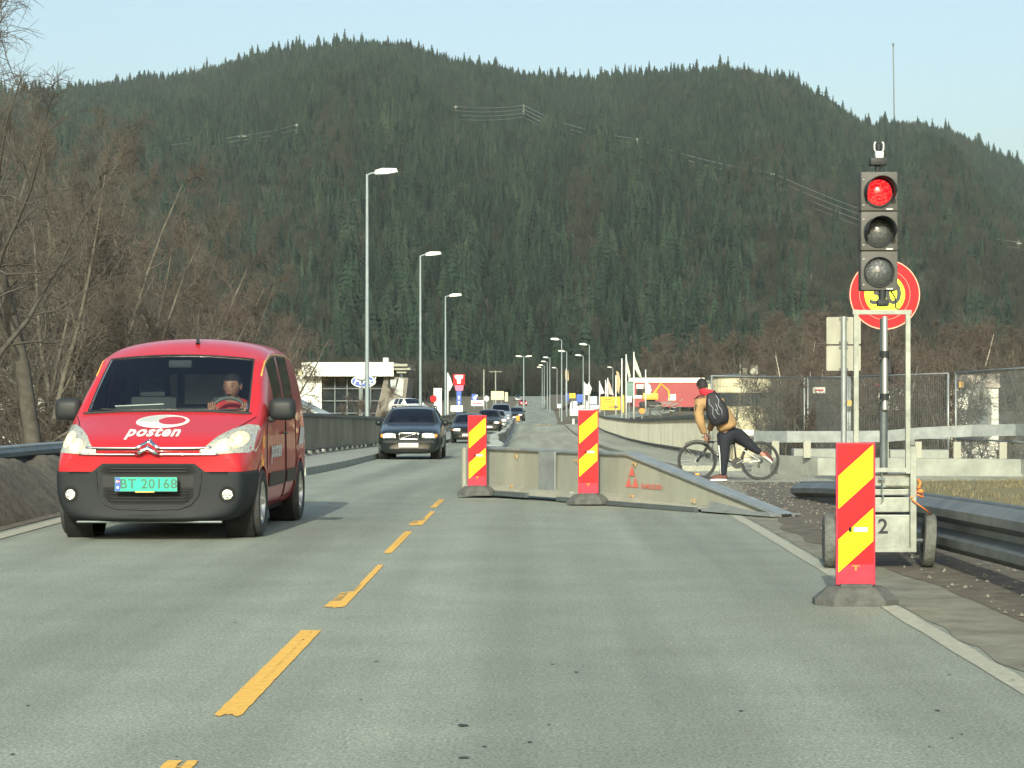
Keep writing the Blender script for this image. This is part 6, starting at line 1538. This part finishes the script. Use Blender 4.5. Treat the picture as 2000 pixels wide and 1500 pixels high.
# parked vehicles and machine by the red building
small_car('parked_van', 'white parked van in the yard left of the direction sign', 'van', (1168-VX)/F*320, 320, .8, p_whitecar, (1,1,1), st=TS, lit=False)
small_car('parked_car', 'white car roof showing left of the narrow white pylon', 'car', (824-VX)/F*175, 175, .5, p_whitecar, (1,1,1.0), lit=False)
bpy.data.objects['parked_car'].location.z = -.35
Z = 228; p = W(1270, 795, Z); ex_ = thing('excavator', 'yellow excavator working in the yard before the red building', 'excavator', (p.x, Z, p.z-.2))
my = M('machine_yellow', (.60,.36,.05), .5, var=.15)
mb = MB(); mb.box((0,0,1.3), (1.6,1.8,.7), bev=.1); mb.build('body', my, ex_, smooth=True); mb = MB(); mb.box((-.3,-.2,2.0), (.8,1.2,.9), bev=.08); mb.build('cab', mt['win_dark'], ex_, smooth=True)
mb = MB(); mb.tube([(.4,0,1.6),(1.1,0,2.6),(1.9,0,1.9),(2.0,0,1.0)], [.16,.15,.12,.1], 6); mb.build('arm', my, ex_); mb = MB(); mb.box((0,-.7,.45), (2.2,.4,.6), bev=.2); mb.box((0,.7,.45), (2.2,.4,.6), bev=.2); mb.box((0,0,.85), (1.,1.2,.3)); mb.build('tracks', mt['tyre'], ex_, smooth=True)
rnd = random.Random(4)
for k, (px, py) in enumerate(((1290,792),(1300,801),(1275,806),(1310,790))):
    p = W(px, py, 195); mb = MB()
    for q in range(7): a = Vector((rnd.uniform(-.8,.8), rnd.uniform(-.4,.4), rnd.uniform(-.3,.3))); mb.tube([a, a+Vector((rnd.uniform(-.9,.9), rnd.uniform(-.3,.3), rnd.uniform(-.1,.35)))], .04, 5)
    o = mb.build('scrap_pile', mt['galv_light'], None, loc=p); tag(o, 'heap of pale pipes and timber behind the right railing', 'scrap heap', 'heaps of pipes and timber behind the right railing')

# ---------------------------------------------------------------- power line and radio mast on the mountain
def onm(px, py):                           # the point of the slope seen at a pixel
    best = None
    for k in range(121):
        t = k/120; q = mtn(px, t); yy = HY-(q.z-CH)/q.y*F
        if best is None or abs(yy-py) < best[0]: best = (abs(yy-py), q)
    return best[1]
m_wire = M('power_cable', (.15,.175,.17), .5, var=.05)
pyl = [(240,285),(472,262),(580,240)], [(890,205),(1023,203),(1245,268),(1510,335),(1700,412),(1990,470)]
prev = None
for li, line in enumerate(pyl):
    pts_ = []
    for i, (px, py) in enumerate(line):
        b = onm(px, py+48); b = Vector((b.x, b.y, b.z)); top = CH+(HY-py)/F*b.y
        h = max(12, top-b.z)
        near = {472:'small pylon at the left on the wooded slope',580:'pylon above the left trees on the wooded slope',240:'pylon among the brown trees at far left of the slope',1023:'clearest pale pylon high on the mountain centre',890:'pylon high on the slope left of the centre one',1245:'pylon on the slope between the centre and the saddle',1510:'small pale pylon on the right half of the mountain',1700:'pylon on the slope beside the traffic light',1990:'pylon on the slope at the right edge'}[px]
        r = thing('pylon', near, 'pylon', (b.x, b.y, b.z), 0, 'power line pylons on the mountain')
        vis = px in (472,1023,1510)
        mb = MB(); mb.tube([(0,0,0),(0,0,h)], [.5 if vis else .3,.35 if vis else .2], 5); mb.build('mast', mt['galv_light'], r); mb = MB(); mb.box((0,0,h-1.5), (7 if px == 472 else 2.6,.5,.5)); mb.box((0,0,h-6), (2.4,.5,.5)); mb.build('cross_arm', mt['galv_light'], r)
        pts_.append(Vector((b.x, b.y, b.z+h)))
    for j in range(4):
        mb = MB()
        for a, b in zip(pts_, pts_[1:]):
            dz = Vector((0, 0, -j*3.2+(-1))); n = 14; L = (b-a).length
            mb.tube([a.lerp(b, k/n)+dz+Vector((0,0,-L*.012*4*(k/n)*(1-k/n))) for k in range(n+1)], .20, 3, cap=False)
        o = mb.build('power_cable', m_wire, None, fixn=False); tag(o, ['top','second','third','lowest'][j]+' cable of the power line on the '+('left' if li == 0 else 'centre and right')+' mountain slope', 'power cable', 'power line cables on the mountain')
q = mtn(1747, 1.0); r = thing('radio_mast', 'tall thin radio mast on the ridge at upper right', 'mast', (q.x, q.y, q.z-2)); h = (q.y*(HY-86)/F+CH)-q.z+2
mb = MB(); mb.tube([(0,0,0),(-1.5,0,h)], [.75,.60], 6); mb.build('mast', mt['galv_dark'], r); mb = MB(); mb.cyl((-1.5,0,h-3), (-1.5,0,h+1), 1.1, 8); mb.build('aerial', mt['galv_dark'], r)
# ---------------------------------------------------------------- people
def skin_geo(pts, edges, rad, root=0, sub=2):
    me = bpy.data.meshes.new('sk'); me.from_pydata([tuple(p) for p in pts], edges, []); ob = bpy.data.objects.new('sk', me); col.objects.link(ob)
    ob.modifiers.new('s', 'SKIN'); ob.modifiers['s'].use_smooth_shade = True
    if not me.skin_vertices: me.attributes  # data layer is made by the modifier below
    bpy.context.view_layer.update()
    if not me.skin_vertices:
        bm = bmesh.new(); bm.from_mesh(me); bm.verts.layers.skin.verify(); bm.to_mesh(me); bm.free()
    for i, sv in enumerate(me.skin_vertices[0].data):
        r = rad[i]; sv.radius = r if isinstance(r, tuple) else (r, r); sv.use_root = (i == root)
    md = ob.modifiers.new('u', 'SUBSURF'); md.levels = sub; md.render_levels = sub
    dg = bpy.context.evaluated_depsgraph_get(); ev = bpy.data.meshes.new_from_object(ob.evaluated_get(dg))
    v = [x.co.copy() for x in ev.vertices]; f = [tuple(p.vertices) for p in ev.polygons]
    bpy.data.objects.remove(ob); bpy.data.meshes.remove(me); bpy.data.meshes.remove(ev); return v, f
def chain(*cs):
    """cs: lists of (point, radius); a point given as an int joins to an earlier vertex"""
    P = []; R = []; E = []
    for c in cs:
        prev = None
        for q in c:
            if isinstance(q, int): prev = q; continue
            P.append(Vector(q[0])); R.append(q[1]); i = len(P)-1
            if prev is not None: E.append((prev, i))
            prev = i
    return P, E, R
def head_geo(mb, c, s=1.0, rot=None, mi_skin=0, mi_dark=1, mi_lip=2):
    """head about 0.23 m tall, facing -Y before rotation"""
    rot = rot or Matrix.Identity(3); n, m = 22, 18; vs = []
    for i in range(m+1):
        th = PI*i/m
        for j in range(n):
            ph = 2*PI*j/n; x = math.sin(th)*math.cos(ph); y = math.sin(th)*math.sin(ph); z = math.cos(th)
            px_, py_, pz_ = x*.076, y*.096, z*.116
            if z < 0: k = 1+.30*z; px_ *= k; py_ *= (1+.12*z) if y < 0 else (1+.35*z)
            if y < 0:
                fr = max(0, -y)
                py_ -= .020*math.exp(-((x/.16)**2+((z+.12)/.20)**2))*fr      # nose
                py_ -= .006*math.exp(-((x/.35)**2+((z+.52)/.12)**2))*fr      # lips
                py_ -= .008*math.exp(-((x/.40)**2+((z+.85)/.18)**2))*fr      # chin
                py_ -= .006*math.exp(-((x/.6)**2+((z-.22)/.10)**2))*fr       # brow
                py_ += .010*(math.exp(-(((x-.38)/.18)**2+((z-.04)/.12)**2))+math.exp(-(((x+.38)/.18)**2+((z-.04)/.12)**2)))*fr
            vs.append(Vector((px_, py_, pz_)))
    fs = [(i*n+j, (i+1)*n+j, (i+1)*n+(j+1) % n, i*n+(j+1) % n) for i in range(m) for j in range(n)]
    T = lambda v: Vector(c)+rot @ (Vector(v)*s)
    mb.add([T(v) for v in vs], fs, mi_skin)
    for q in (-1, 1):
        k = MB(); k.sphere((q*.030,-.081,.004), (.010,.007,.005), 8, 6); mb.add([T(v) for v in k.v], k.f, mi_dark)
        k = MB(); k.box((q*.031,-.087,.026), (.028,.006,.004)); mb.add([T(v) for v in k.v], k.f, mi_dark)
        k = MB(); k.sphere((q*.078,.008,-.006), (.010,.022,.032), 8, 8); mb.add([T(v) for v in k.v], k.f, mi_skin)
    k = MB(); k.sphere((0,-.094,-.058), (.024,.006,.007), 10, 6); mb.add([T(v) for v in k.v], k.f, mi_lip)
def hair_geo(c, s=1.0, rot=None, low=-.1, grow=1.07):
    rot = rot or Matrix.Identity(3); mb = MB(); n, m = 24, 14; vs = []; rd = random.Random(2)
    for i in range(m+1):
        for j in range(n):
            ph = 2*PI*j/n; fy = math.sin(ph)          # front hairline is high, back is low
            end = PI*(.36 if fy < -.45 else (.50 if fy < .2 else .66)); th = end*i/m
            x = math.sin(th)*math.cos(ph); y = math.sin(th)*math.sin(ph); z = math.cos(th); k = grow+rd.uniform(-.012,.012)
            vs.append(Vector(c)+rot @ (Vector((x*.078*k, y*.098*k+.003, z*.116*k))*s))
    mb.add(vs, [(i*n+j, (i+1)*n+j, (i+1)*n+(j+1) % n, i*n+(j+1) % n) for i in range(m) for j in range(n)]); return mb
m_lip = M('lips', (.30,.12,.09), .5, var=.05)
def hand_chains(w, d, u, side, curl=1.0, s=1.0):
    """five bent finger chains for a hand at wrist w, pointing d, back of the hand towards u"""
    d = Vector(d).normalized(); u = Vector(u).normalized(); r = d.cross(u).normalized()*side; out = []
    palm = Vector(w)+d*.05*s
    for k, (L, o) in enumerate(((.072,.030),(.080,.010),(.074,-.010),(.060,-.030))):
        p = Vector(w)+d*.085*s+r*o*s; a = p-d*.02*s; q = p+(d*math.cos(.5*curl)-u*math.sin(.5*curl))*L*.45*s; e = q+(d*math.cos(1.5*curl)-u*math.sin(1.5*curl))*L*.35*s; f = e+(d*math.cos(2.3*curl)-u*math.sin(2.3*curl))*L*.25*s
        out.append([(a,.010*s),(p,.010*s),(q,.0092*s),(e,.0085*s),(f,.0075*s)])
    t0 = Vector(w)+d*.03*s+r*.028*s; out.append([(t0,.012*s),(t0+(d*.5+r*.6-u*.4)*.035*s,.011*s),(t0+(d*.8+r*.35-u*.8)*.06*s,.0095*s)])
    return out, palm
def add_hand(mb, w, d, u, side, curl=1.0, mi=0):
    out, palm = hand_chains(w, d, u, side, curl)
    dd = Vector(d).normalized(); P, E, R = chain([(Vector(w)-dd*.03,(.024,.018)),(Vector(w),(.026,.018)),(Vector(w)+dd*.045,(.040,.015)),(Vector(w)+dd*.085,(.040,.013))])
    v, f = skin_geo(P, E, R, 0, 2); mb.add(v, f, mi)
    for c_ in out: P, E, R = chain(c_); v, f = skin_geo(P, E, R, 0, 1); mb.add(v, f, mi)

# ---- the cyclist: mounts a bicycle from its left side, back to the camera
CZ = 37.5; cs_ = F/CZ; CX = (1408-VX)/cs_; cgz = g(CZ)+.012
def C(px, py, y=0.0): return Vector(((px-1408)/cs_, y, (941-py)/cs_))
person = thing('person', 'person in tan jacket and dark trousers leaning over the bicycle with one leg swung back', 'person', (CX, CZ, cgz))
hip = C(1420,842,-.08); neck = C(1381,780,-.14); yl = -.20
headc = C(1370,757,-.12)
Pn, En, Rn = chain([(hip,(.10,.08)),(C(1408,822,-.10),(.10,.08)),(C(1395,802,-.12),(.11,.08)),(C(1386,787,-.14),(.09,.07)),(C(1378,773,-.13),.062),(C(1373,763,-.12),.060)],
    [0,(C(1411,858,yl),.060),(C(1412,893,yl-.02),.045),(C(1410,925,yl),.038),(C(1409,935,yl),.045),(C(1402,938,yl-.02),.035)],
    [0,(C(1438,854,-.02),.060),(C(1463,873,.0),.045),(C(1487,889,.02),.038),(C(1492,892,.02),.040),(C(1497,899,.02),.035)],
    [3,(C(1366,787,-.24),.05),(C(1364,806,-.27),.04),(C(1367,828,-.28),.04),(C(1373,845,-.24),.036)],
    [3,(C(1401,784,.06),.05),(C(1397,815,.20),.04),(C(1388,842,.22),.036)])
v, f = skin_geo(Pn, En, Rn, 0, 2); mb = MB(); mb.add(v, f)
rot = Matrix.Rotation(R_(150), 3, 'Z') @ Matrix.Rotation(R_(-18), 3, 'X')
rotH = Matrix.Rotation(R_(-150), 3, 'Z') @ Matrix.Rotation(R_(22), 3, 'X')
head_geo(mb, headc, 1.0, rotH)
add_hand(mb, C(1375,850,-.235), Vector((.15,.0,-1)), Vector((-.6,-.6,.2)), 1, 1.0)
add_hand(mb, C(1387,846,.22), Vector((-.1,.0,-1)), Vector((-.6,.6,.2)), -1, 1.0)
mb.build('body', [mt['skin'], mt['gap'], m_lip], person, smooth='all', fixn=False)
hg = hair_geo(headc, 1.04, rotH, grow=1.12); hg.build('hair', mt['hair'], person, smooth='all')
# trousers
Pn, En, Rn = chain([(C(1423,843,-.08),(.20,.165)),(C(1421,836,-.09),(.16,.14))],
    [0,(C(1412,858,yl+.06),(.145,.14)),(C(1412,874,yl+.02),.112),(C(1412,893,yl-.01),.090),(C(1411,916,yl-.01),.070),(C(1410,932,yl),.062)],
    [0,(C(1437,849,-.03),(.165,.14)),(C(1450,860,-.0),.128),(C(1464,872,.0),.098),(C(1477,882,.01),.068),(C(1487,888,.02),.058)])
v, f = skin_geo(Pn, En, Rn, 0, 2); mb = MB(); mb.add(v, f)
tr = mb.build('trousers', M('dark_navy_cloth', (.008,.012,.020), .85, var=.3, vs=20, bump=.5, bs=30), person, smooth='all', fixn=False)
mb = MB(); mb.tube([C(1401,872,yl-.075), C(1403,890,yl-.07), C(1404,908,yl-.05), C(1405,928,yl-.045)], .010, 6); mb.build('side_stripe', mt['white'], tr, smooth='all')
# jacket
Pn, En, Rn = chain([(C(1423,844,-.10),(.235,.20)),(C(1418,832,-.10),(.25,.20)),(C(1411,816,-.11),(.245,.18)),(C(1400,800,-.12),(.245,.17)),(C(1389,786,-.14),(.21,.15)),(C(1380,776,-.13),(.10,.10))],
    [4,(C(1365,790,-.25),.115),(C(1361,806,-.275),.092),(C(1366,828,-.285),.078),(C(1372,845,-.245),.062),(C(1374,850,-.235),.056)],
    [4,(C(1404,786,.07),.105),(C(1399,813,.20),.080),(C(1389,840,.225),.060),(C(1387,845,.22),.052)])
v, f = skin_geo(Pn, En, Rn, 0, 2); mb = MB(); mb.add(v, f)
jk = mb.build('jacket', M('tan_cloth', (.31,.205,.095), .9, var=.22, vs=7, bump=1.0, bs=11), person, smooth='all', fixn=False)
# scarf
mb = MB(); c0 = C(1380,768,-.13); ring = [c0+Vector((.105*math.cos(a)+.01, .095*math.sin(a), .020*math.cos(a)*-1.2)) for a in [2*PI*k/16 for k in range(17)]]
mb.tube(ring, .045, 10, cap=False); ring = [p+Vector((.012,0,-.045)) for p in ring]; mb.tube([Vector((c0.x+(p.x-c0.x)*1.15, p.y, p.z)) for p in ring], .035, 8, cap=False)
mb.build('scarf', M('red_scarf', (.62,.03,.05), .9, var=.25, vs=20, bump=.8, bs=40), person, smooth='all')
# shoes
def shoe(a, b, nm, up=Vector((0,0,1))):
    """upper and pale sole from heel a to toe b"""
    a, b = Vector(a), Vector(b); d = (b-a); L = d.length; d.normalize(); s_ = d.cross(up).normalized(); u = s_.cross(d).normalized()
    mb = MB(); vs = []; n = 10; m = 9
    for i in range(n+1):
        t = i/n; w_ = .045*(1-.35*abs(t-.55)**1.2*2) if 0 < t < 1 else .022; h = .085*(1-t)**.6+.035 if t < .98 else .02
        for j in range(m): q = PI*j/(m-1); vs.append(a+d*L*t+s_*w_*math.cos(q)+u*(.02+h*math.sin(q)*(.9 if 0 < t < 1 else .6)))
    mb.add(vs, [(i*m+j, i*m+j+1, (i+1)*m+j+1, (i+1)*m+j) for i in range(n) for j in range(m-1)]+[tuple(range(m)), tuple(n*m+j for j in range(m))])
    o = mb.build(nm, M('brown_shoe_leather', (.10,.035,.028), .7, var=.25, vs=30), person, smooth='all')
    mb = MB(); vs = []; n = 12
    for zz in (-.008, .024):
        for i in range(n*2):
            t = i/(n*2)*2*PI; vs.append(a+d*(L/2-math.cos(t)*L*.52)+s_*(.048*math.sin(t))+u*zz)
    N = n*2; mb.add(vs, [(i, (i+1) % N, N+(i+1) % N, N+i) for i in range(N)]+[tuple(range(N-1,-1,-1)), tuple(N+i for i in range(N))]); mb.build('sole', mt['white'], o, smooth=True)
shoe(C(1418,940,yl), C(1386,940,yl-.05), 'shoe')
shoe(C(1487,893,.02), C(1508,908,.04), 'shoe', up=Vector((-.62,0,.78)).normalized()*1)
# backpack with piping and straps
mb = MB(); A0, A1 = C(1385,770,-.36), C(1405,831,-.36); n = 14; vs = []; m = 18
ax_ = (A1-A0); L = ax_.length; ax_.normalize(); sd = Vector((-ax_.z, 0, ax_.x)); 
for i in range(n+1):
    t = i/n; w_ = (.11+.085*min(1, t*1.6))*(math.sin(PI*(.03+.94*t))**.22); dpt = .115*(math.sin(PI*(.04+.92*t))**.45)*(.8+.3*t)
    for j in range(m):
        q = 2*PI*j/m; cx_, sy_ = math.cos(q), math.sin(q); cx_ = math.copysign(abs(cx_)**.7, cx_); sy_ = math.copysign(abs(sy_)**.7, sy_)
        vs.append(A0+ax_*L*t+sd*cx_*w_+Vector((0, sy_*dpt, 0)))
mb.add(vs, [(i*m+j, i*m+(j+1) % m, (i+1)*m+(j+1) % m, (i+1)*m+j) for i in range(n) for j in range(m)]+[tuple(range(m)), tuple(n*m+j for j in range(m))])
bp_ = mb.build('backpack', M('black_nylon', (.010,.013,.018), .7, var=.3, vs=15, bump=.4, bs=40), person, smooth='all')
def onpack(t, s_): w_ = .15; return A0+ax_*L*t+sd*s_*w_+Vector((0,-.118*(.8+.3*t)*(math.sin(PI*(.04+.92*t))**.45)*math.sqrt(max(.1,1-abs(s_)**3))-.004,0))
mb = MB()
for pts in ([(.15,-.45),(.3,-.6),(.45,-.35),(.62,-.6),(.78,-.45)], [(.12,.40),(.28,.55),(.42,.3),(.6,.5),(.75,.35)], [(.5,-.15),(.66,-.05),(.7,.12)], [(.35,.05),(.5,.12),(.58,-.02)]):
    mb.tube([onpack(*p) for p in pts], .0055, 5)
mb.build('piping', M('grey_piping', (.28,.33,.38), .6, var=.1), bp_, smooth='all')
mb = MB()
for s_ in (-1, 1): mb.tube([C(1384,777,-.32)+sd*s_*.08, C(1378,771,-.22)+sd*s_*.13, C(1370,778,-.10)+sd*s_*.12], .022, 6, flat=.4)
mb.tube([C(1357,793,-.33), C(1356,805,-.32), C(1362,822,-.30)], .014, 6); mb.build('strap', mt['black_matt'], bp_, smooth='all')

# ---- bicycle, facing left
bk = thing('bicycle', 'dark and white bicycle facing left, held by the person in the tan jacket', 'bicycle', (CX, CZ+.06, cgz))
def D(px, py, y=0.0): return C(px, py, y)
RH, FH, BB, HT, HB, ST = D(1485,905), D(1362,905), D(1439,908), D(1386,864), D(1381,876), D(1434,866)
wr_ = .325
for hub, disc_ in ((FH, True), (RH, False)):
    hub = Vector((hub.x, 0, wr_+.005)); mb = MB(); mb.tube([(wr_*.97*math.cos(a), 0, wr_*.97*math.sin(a)) for a in [2*PI*k/48 for k in range(49)]], .020, 8, cap=False)
    wl_ = mb.build('wheel', mt['tyre'], bk, smooth='all', loc=hub)
    mb = MB(); mb.tube([(wr_*.90*math.cos(a), 0, wr_*.90*math.sin(a)) for a in [2*PI*k/48 for k in range(49)]], .010, 6, cap=False); mb.build('rim', mt['black'], wl_, smooth='all')
    mb = MB()
    for k in range(28):
        a = 2*PI*k/28; b = a+(.35 if k % 2 else -.35); mb.tube([(.022*math.cos(b), .03*(1 if k % 4 < 2 else -1), .022*math.sin(b)), (wr_*.9*math.cos(a), 0, wr_*.9*math.sin(a))], .0014, 3, cap=False)
    mb.build('spokes', mt['alu'], wl_, fixn=False)
    mb = MB(); mb.cyl((0,-.045,0), (0,.045,0), .022, 12); mb.build('hub', mt['black'], wl_, smooth=True)
    mb = MB(); mb.lathe([(.065,-.038),(.085,-.038),(.085,-.034),(.065,-.034)], 28, 'Y') if disc_ else mb.lathe([(.02,.045),(.055,.042),(.055,.036),(.02,.03)], 20, 'Y'); mb.build('brake_disc' if disc_ else 'sprockets', mt['galv_dark'] if disc_ else mt['black'], wl_, smooth=True)
m_fr = M('white_frame_paint', (.55,.58,.56), .35, var=.1); m_fb = M('black_frame_paint', (.02,.022,.025), .35, var=.1)
FHz = Vector((FH.x,0,wr_+.005)); RHz = Vector((RH.x,0,wr_+.005))
mb = MB(); mb.tube([HT, HB], .022, 8); mb.tube([HT+Vector((.01,0,-.02)), ST+Vector((0,0,-.03))], .018, 8); mb.tube([HB+Vector((.01,0,.0)), D(1405,895), BB], .024, 8); mb.tube([BB, ST], .017, 8)
fr = mb.build('frame', m_fb, bk, smooth='all')
mb = MB()
for q in (-1, 1): mb.tube([BB+Vector((0,q*.03,0)), RHz+Vector((0,q*.06,0))], .011, 6); mb.tube([ST+Vector((0,q*.02,-.04)), RHz+Vector((0,q*.06,0))], .009, 6)
mb.build('rear_triangle', m_fr, fr, smooth='all')
mb = MB(); mb.tube([D(1400,891,-.028), D(1425,901,-.028), D(1437,907,-.028)], .009, 6); mb.tube([D(1396,868,-.02), D(1428,868,-.02)], .008, 6); mb.build('frame_decal', m_fr, fr, smooth='all')
mb = MB()
for q in (-1, 1): mb.tube([HB+Vector((-.0,q*.06,-.02)), FHz+Vector((.0,q*.055,0))], [.018,.012], 8)
mb.tube([HB+Vector((0,-.065,-.02)), HB+Vector((0,.065,-.02))], .018, 6); mb.build('fork', m_fb, bk, smooth='all')
mb = MB(); mb.tube([HT, HT+Vector((-.03,0,.09))], .016, 8); mb.tube([HT+Vector((-.05,-.30,.11)), HT+Vector((-.07,-.15,.10)), HT+Vector((-.07,.15,.10)), HT+Vector((-.05,.30,.11))], .013, 8); hb_ = mb.build('handlebar', m_fb, bk, smooth='all')
for q in (-1, 1): mb = MB(); mb.cyl(HT+Vector((-.05,q*.19,.11)), HT+Vector((-.05,q*.31,.11)), .018, 8); mb.tube([HT+Vector((-.06,q*.17,.09)), HT+Vector((-.12,q*.24,.05))], .006, 5); mb.build('grip', mt['rubber'], hb_, smooth=True)
mb = MB(); mb.tube([ST, D(1436,858)], .014, 8); mb.build('seat_post', mt['alu'], bk, smooth='all')
mb = MB(); s0 = D(1437,855); mb.sphere(s0+Vector((.02,0,0)), (.12,.07,.03), 14, 8); mb.sphere(s0+Vector((-.09,0,.003)), (.10,.028,.022), 12, 8); mb.build('saddle', mt['black'], bk, smooth='all')
mb = MB(); mb.lathe([(.02,-.05),(.085,-.05),(.09,-.046),(.085,-.042),(.02,-.042)], 24, 'Y', BB); ck = mb.build('chain_ring', m_fb, bk, smooth=True)
mb = MB(); mb.tube([BB+Vector((0,-.07,0)), BB+Vector((.15,-.08,.07))], .011, 6); mb.box(BB+Vector((.16,-.12,.07)), (.09,.07,.022)); mb.build('crank', mt['alu'], bk, smooth=True)
mb = MB(); mb.tube([BB+Vector((0,.07,0)), BB+Vector((-.15,.08,-.07))], .011, 6); mb.box(BB+Vector((-.16,.12,-.07)), (.09,.07,.022)); mb.build('crank', mt['alu'], bk, smooth=True)
mb = MB(); mb.tube([BB+Vector((0,.046,.09)), RHz+Vector((0,.04,.05))], .005, 4); mb.tube([BB+Vector((0,.046,-.09)), RHz+Vector((.0,.04,-.07))], .005, 4); mb.box(RHz+Vector((-.02,.04,-.07)), (.04,.02,.10)); mb.build('chain', mt['black'], bk)
mb = MB(); mb.tube([FHz+Vector((.30*math.cos(a)*1.17, 0, .30*math.sin(a)*1.17)) for a in [R_(q) for q in range(62, 130, 8)]], .022, 6, flat=.4); mb.build('mudguard', m_fb, bk, smooth='all')
mb = MB(); mb.box(Vector((FHz.x,-.02,.10)), (.07,.012,.035), bev=.005); mb.build('spoke_reflector', mt['amber'], bk)

# ---- the driver behind the windscreen
drv = thing('person', 'driver with short dark hair and red jacket at the wheel of the red van', 'person', (VANX, VANY, 0), -.022)
hc = Vector((.43,2.06,1.39))
Pn, En, Rn = chain([(Vector((.43,2.20,.78)),(.16,.12)),(Vector((.43,2.20,.95)),(.16,.11)),(Vector((.43,2.18,1.10)),(.17,.10)),(Vector((.43,2.16,1.19)),(.11,.08)),(Vector((.43,2.12,1.26)),.058),(Vector((.43,2.09,1.31)),.056)],
    [3,(Vector((.24,2.14,1.16)),.065),(Vector((.20,1.98,1.00)),.05),(Vector((.27,1.86,1.10)),.036)], [3,(Vector((.62,2.14,1.16)),.065),(Vector((.66,1.98,1.00)),.05),(Vector((.59,1.86,1.10)),.036)],
    [0,(Vector((.33,1.95,.72)),.085),(Vector((.33,1.70,.66)),.065),(Vector((.33,1.55,.40)),.05)], [0,(Vector((.53,1.95,.72)),.085),(Vector((.53,1.70,.66)),.065),(Vector((.53,1.55,.40)),.05)])
v, f = skin_geo(Pn, En, Rn, 0, 2); mb = MB(); mb.add(v, f)
rD = Matrix.Rotation(R_(-14), 3, 'Z') @ Matrix.Rotation(R_(4), 3, 'X')
head_geo(mb, hc, 1.12, rD)
add_hand(mb, (.265,1.86,1.11), (0,-.4,1), (0,-1,-.3), 1, 1.0); add_hand(mb, (.595,1.86,1.11), (0,-.4,1), (0,-1,-.3), -1, 1.0)
mb.build('body', [mt['skin'], mt['gap'], m_lip], drv, smooth='all', fixn=False)
hair_geo(hc, 1.12, rD, grow=1.06).build('hair', mt['hair'], drv, smooth='all')
Pn, En, Rn = chain([(Vector((.43,2.20,.80)),(.18,.13)),(Vector((.43,2.20,.96)),(.18,.125)),(Vector((.43,2.18,1.11)),(.19,.115)),(Vector((.43,2.155,1.20)),(.13,.10)),(Vector((.43,2.125,1.25)),.080)],
    [3,(Vector((.24,2.14,1.165)),.082),(Vector((.20,1.98,1.005)),.062),(Vector((.265,1.875,1.09)),.046)], [3,(Vector((.62,2.14,1.165)),.082),(Vector((.66,1.98,1.005)),.062),(Vector((.595,1.875,1.09)),.046)])
v, f = skin_geo(Pn, En, Rn, 0, 2); mb = MB(); mb.add(v, f); dj = mb.build('jacket', M('red_jacket', (.50,.03,.035), .8, var=.2, vs=12), drv, smooth='all', fixn=False)
mb = MB(); mb.sphere((.66,2.03,1.20), (.03,.02,.03), 10, 6); mb.build('badge', mt['white'], dj, smooth='all')
mb = MB(); mb.tube([(.60,2.05,1.22),(.50,2.04,1.08),(.38,2.06,.95)], .022, 6, flat=.3); mb.build('seat_belt', mt['interior'], dj)

# ---------------------------------------------------------------- the air
HAZE = True
if HAZE:
    mb = MB(); mb.box((0, 1500, 330), (6400, 3300, 680))
    hz = mb.build('haze', M('x', (1,1,1)), None); hz['kind'] = 'stuff'; tag(hz, 'thin pale spring haze hanging over the valley and mountain', 'haze')
    m = bpy.data.materials.new('haze_air'); m.use_nodes = True; n = m.node_tree.nodes; l = m.node_tree.links; n.remove(n['Principled BSDF'])
    pv = n.new('ShaderNodeVolumePrincipled'); pv.inputs['Density'].default_value = 0.00005; pv.inputs['Color'].default_value = (.80,.96,1.0,1); pv.inputs['Anisotropy'].default_value = 0.0
    l.new(pv.outputs[0], n['Material Output'].inputs['Volume']); hz.data.materials.clear(); hz.data.materials.append(m)
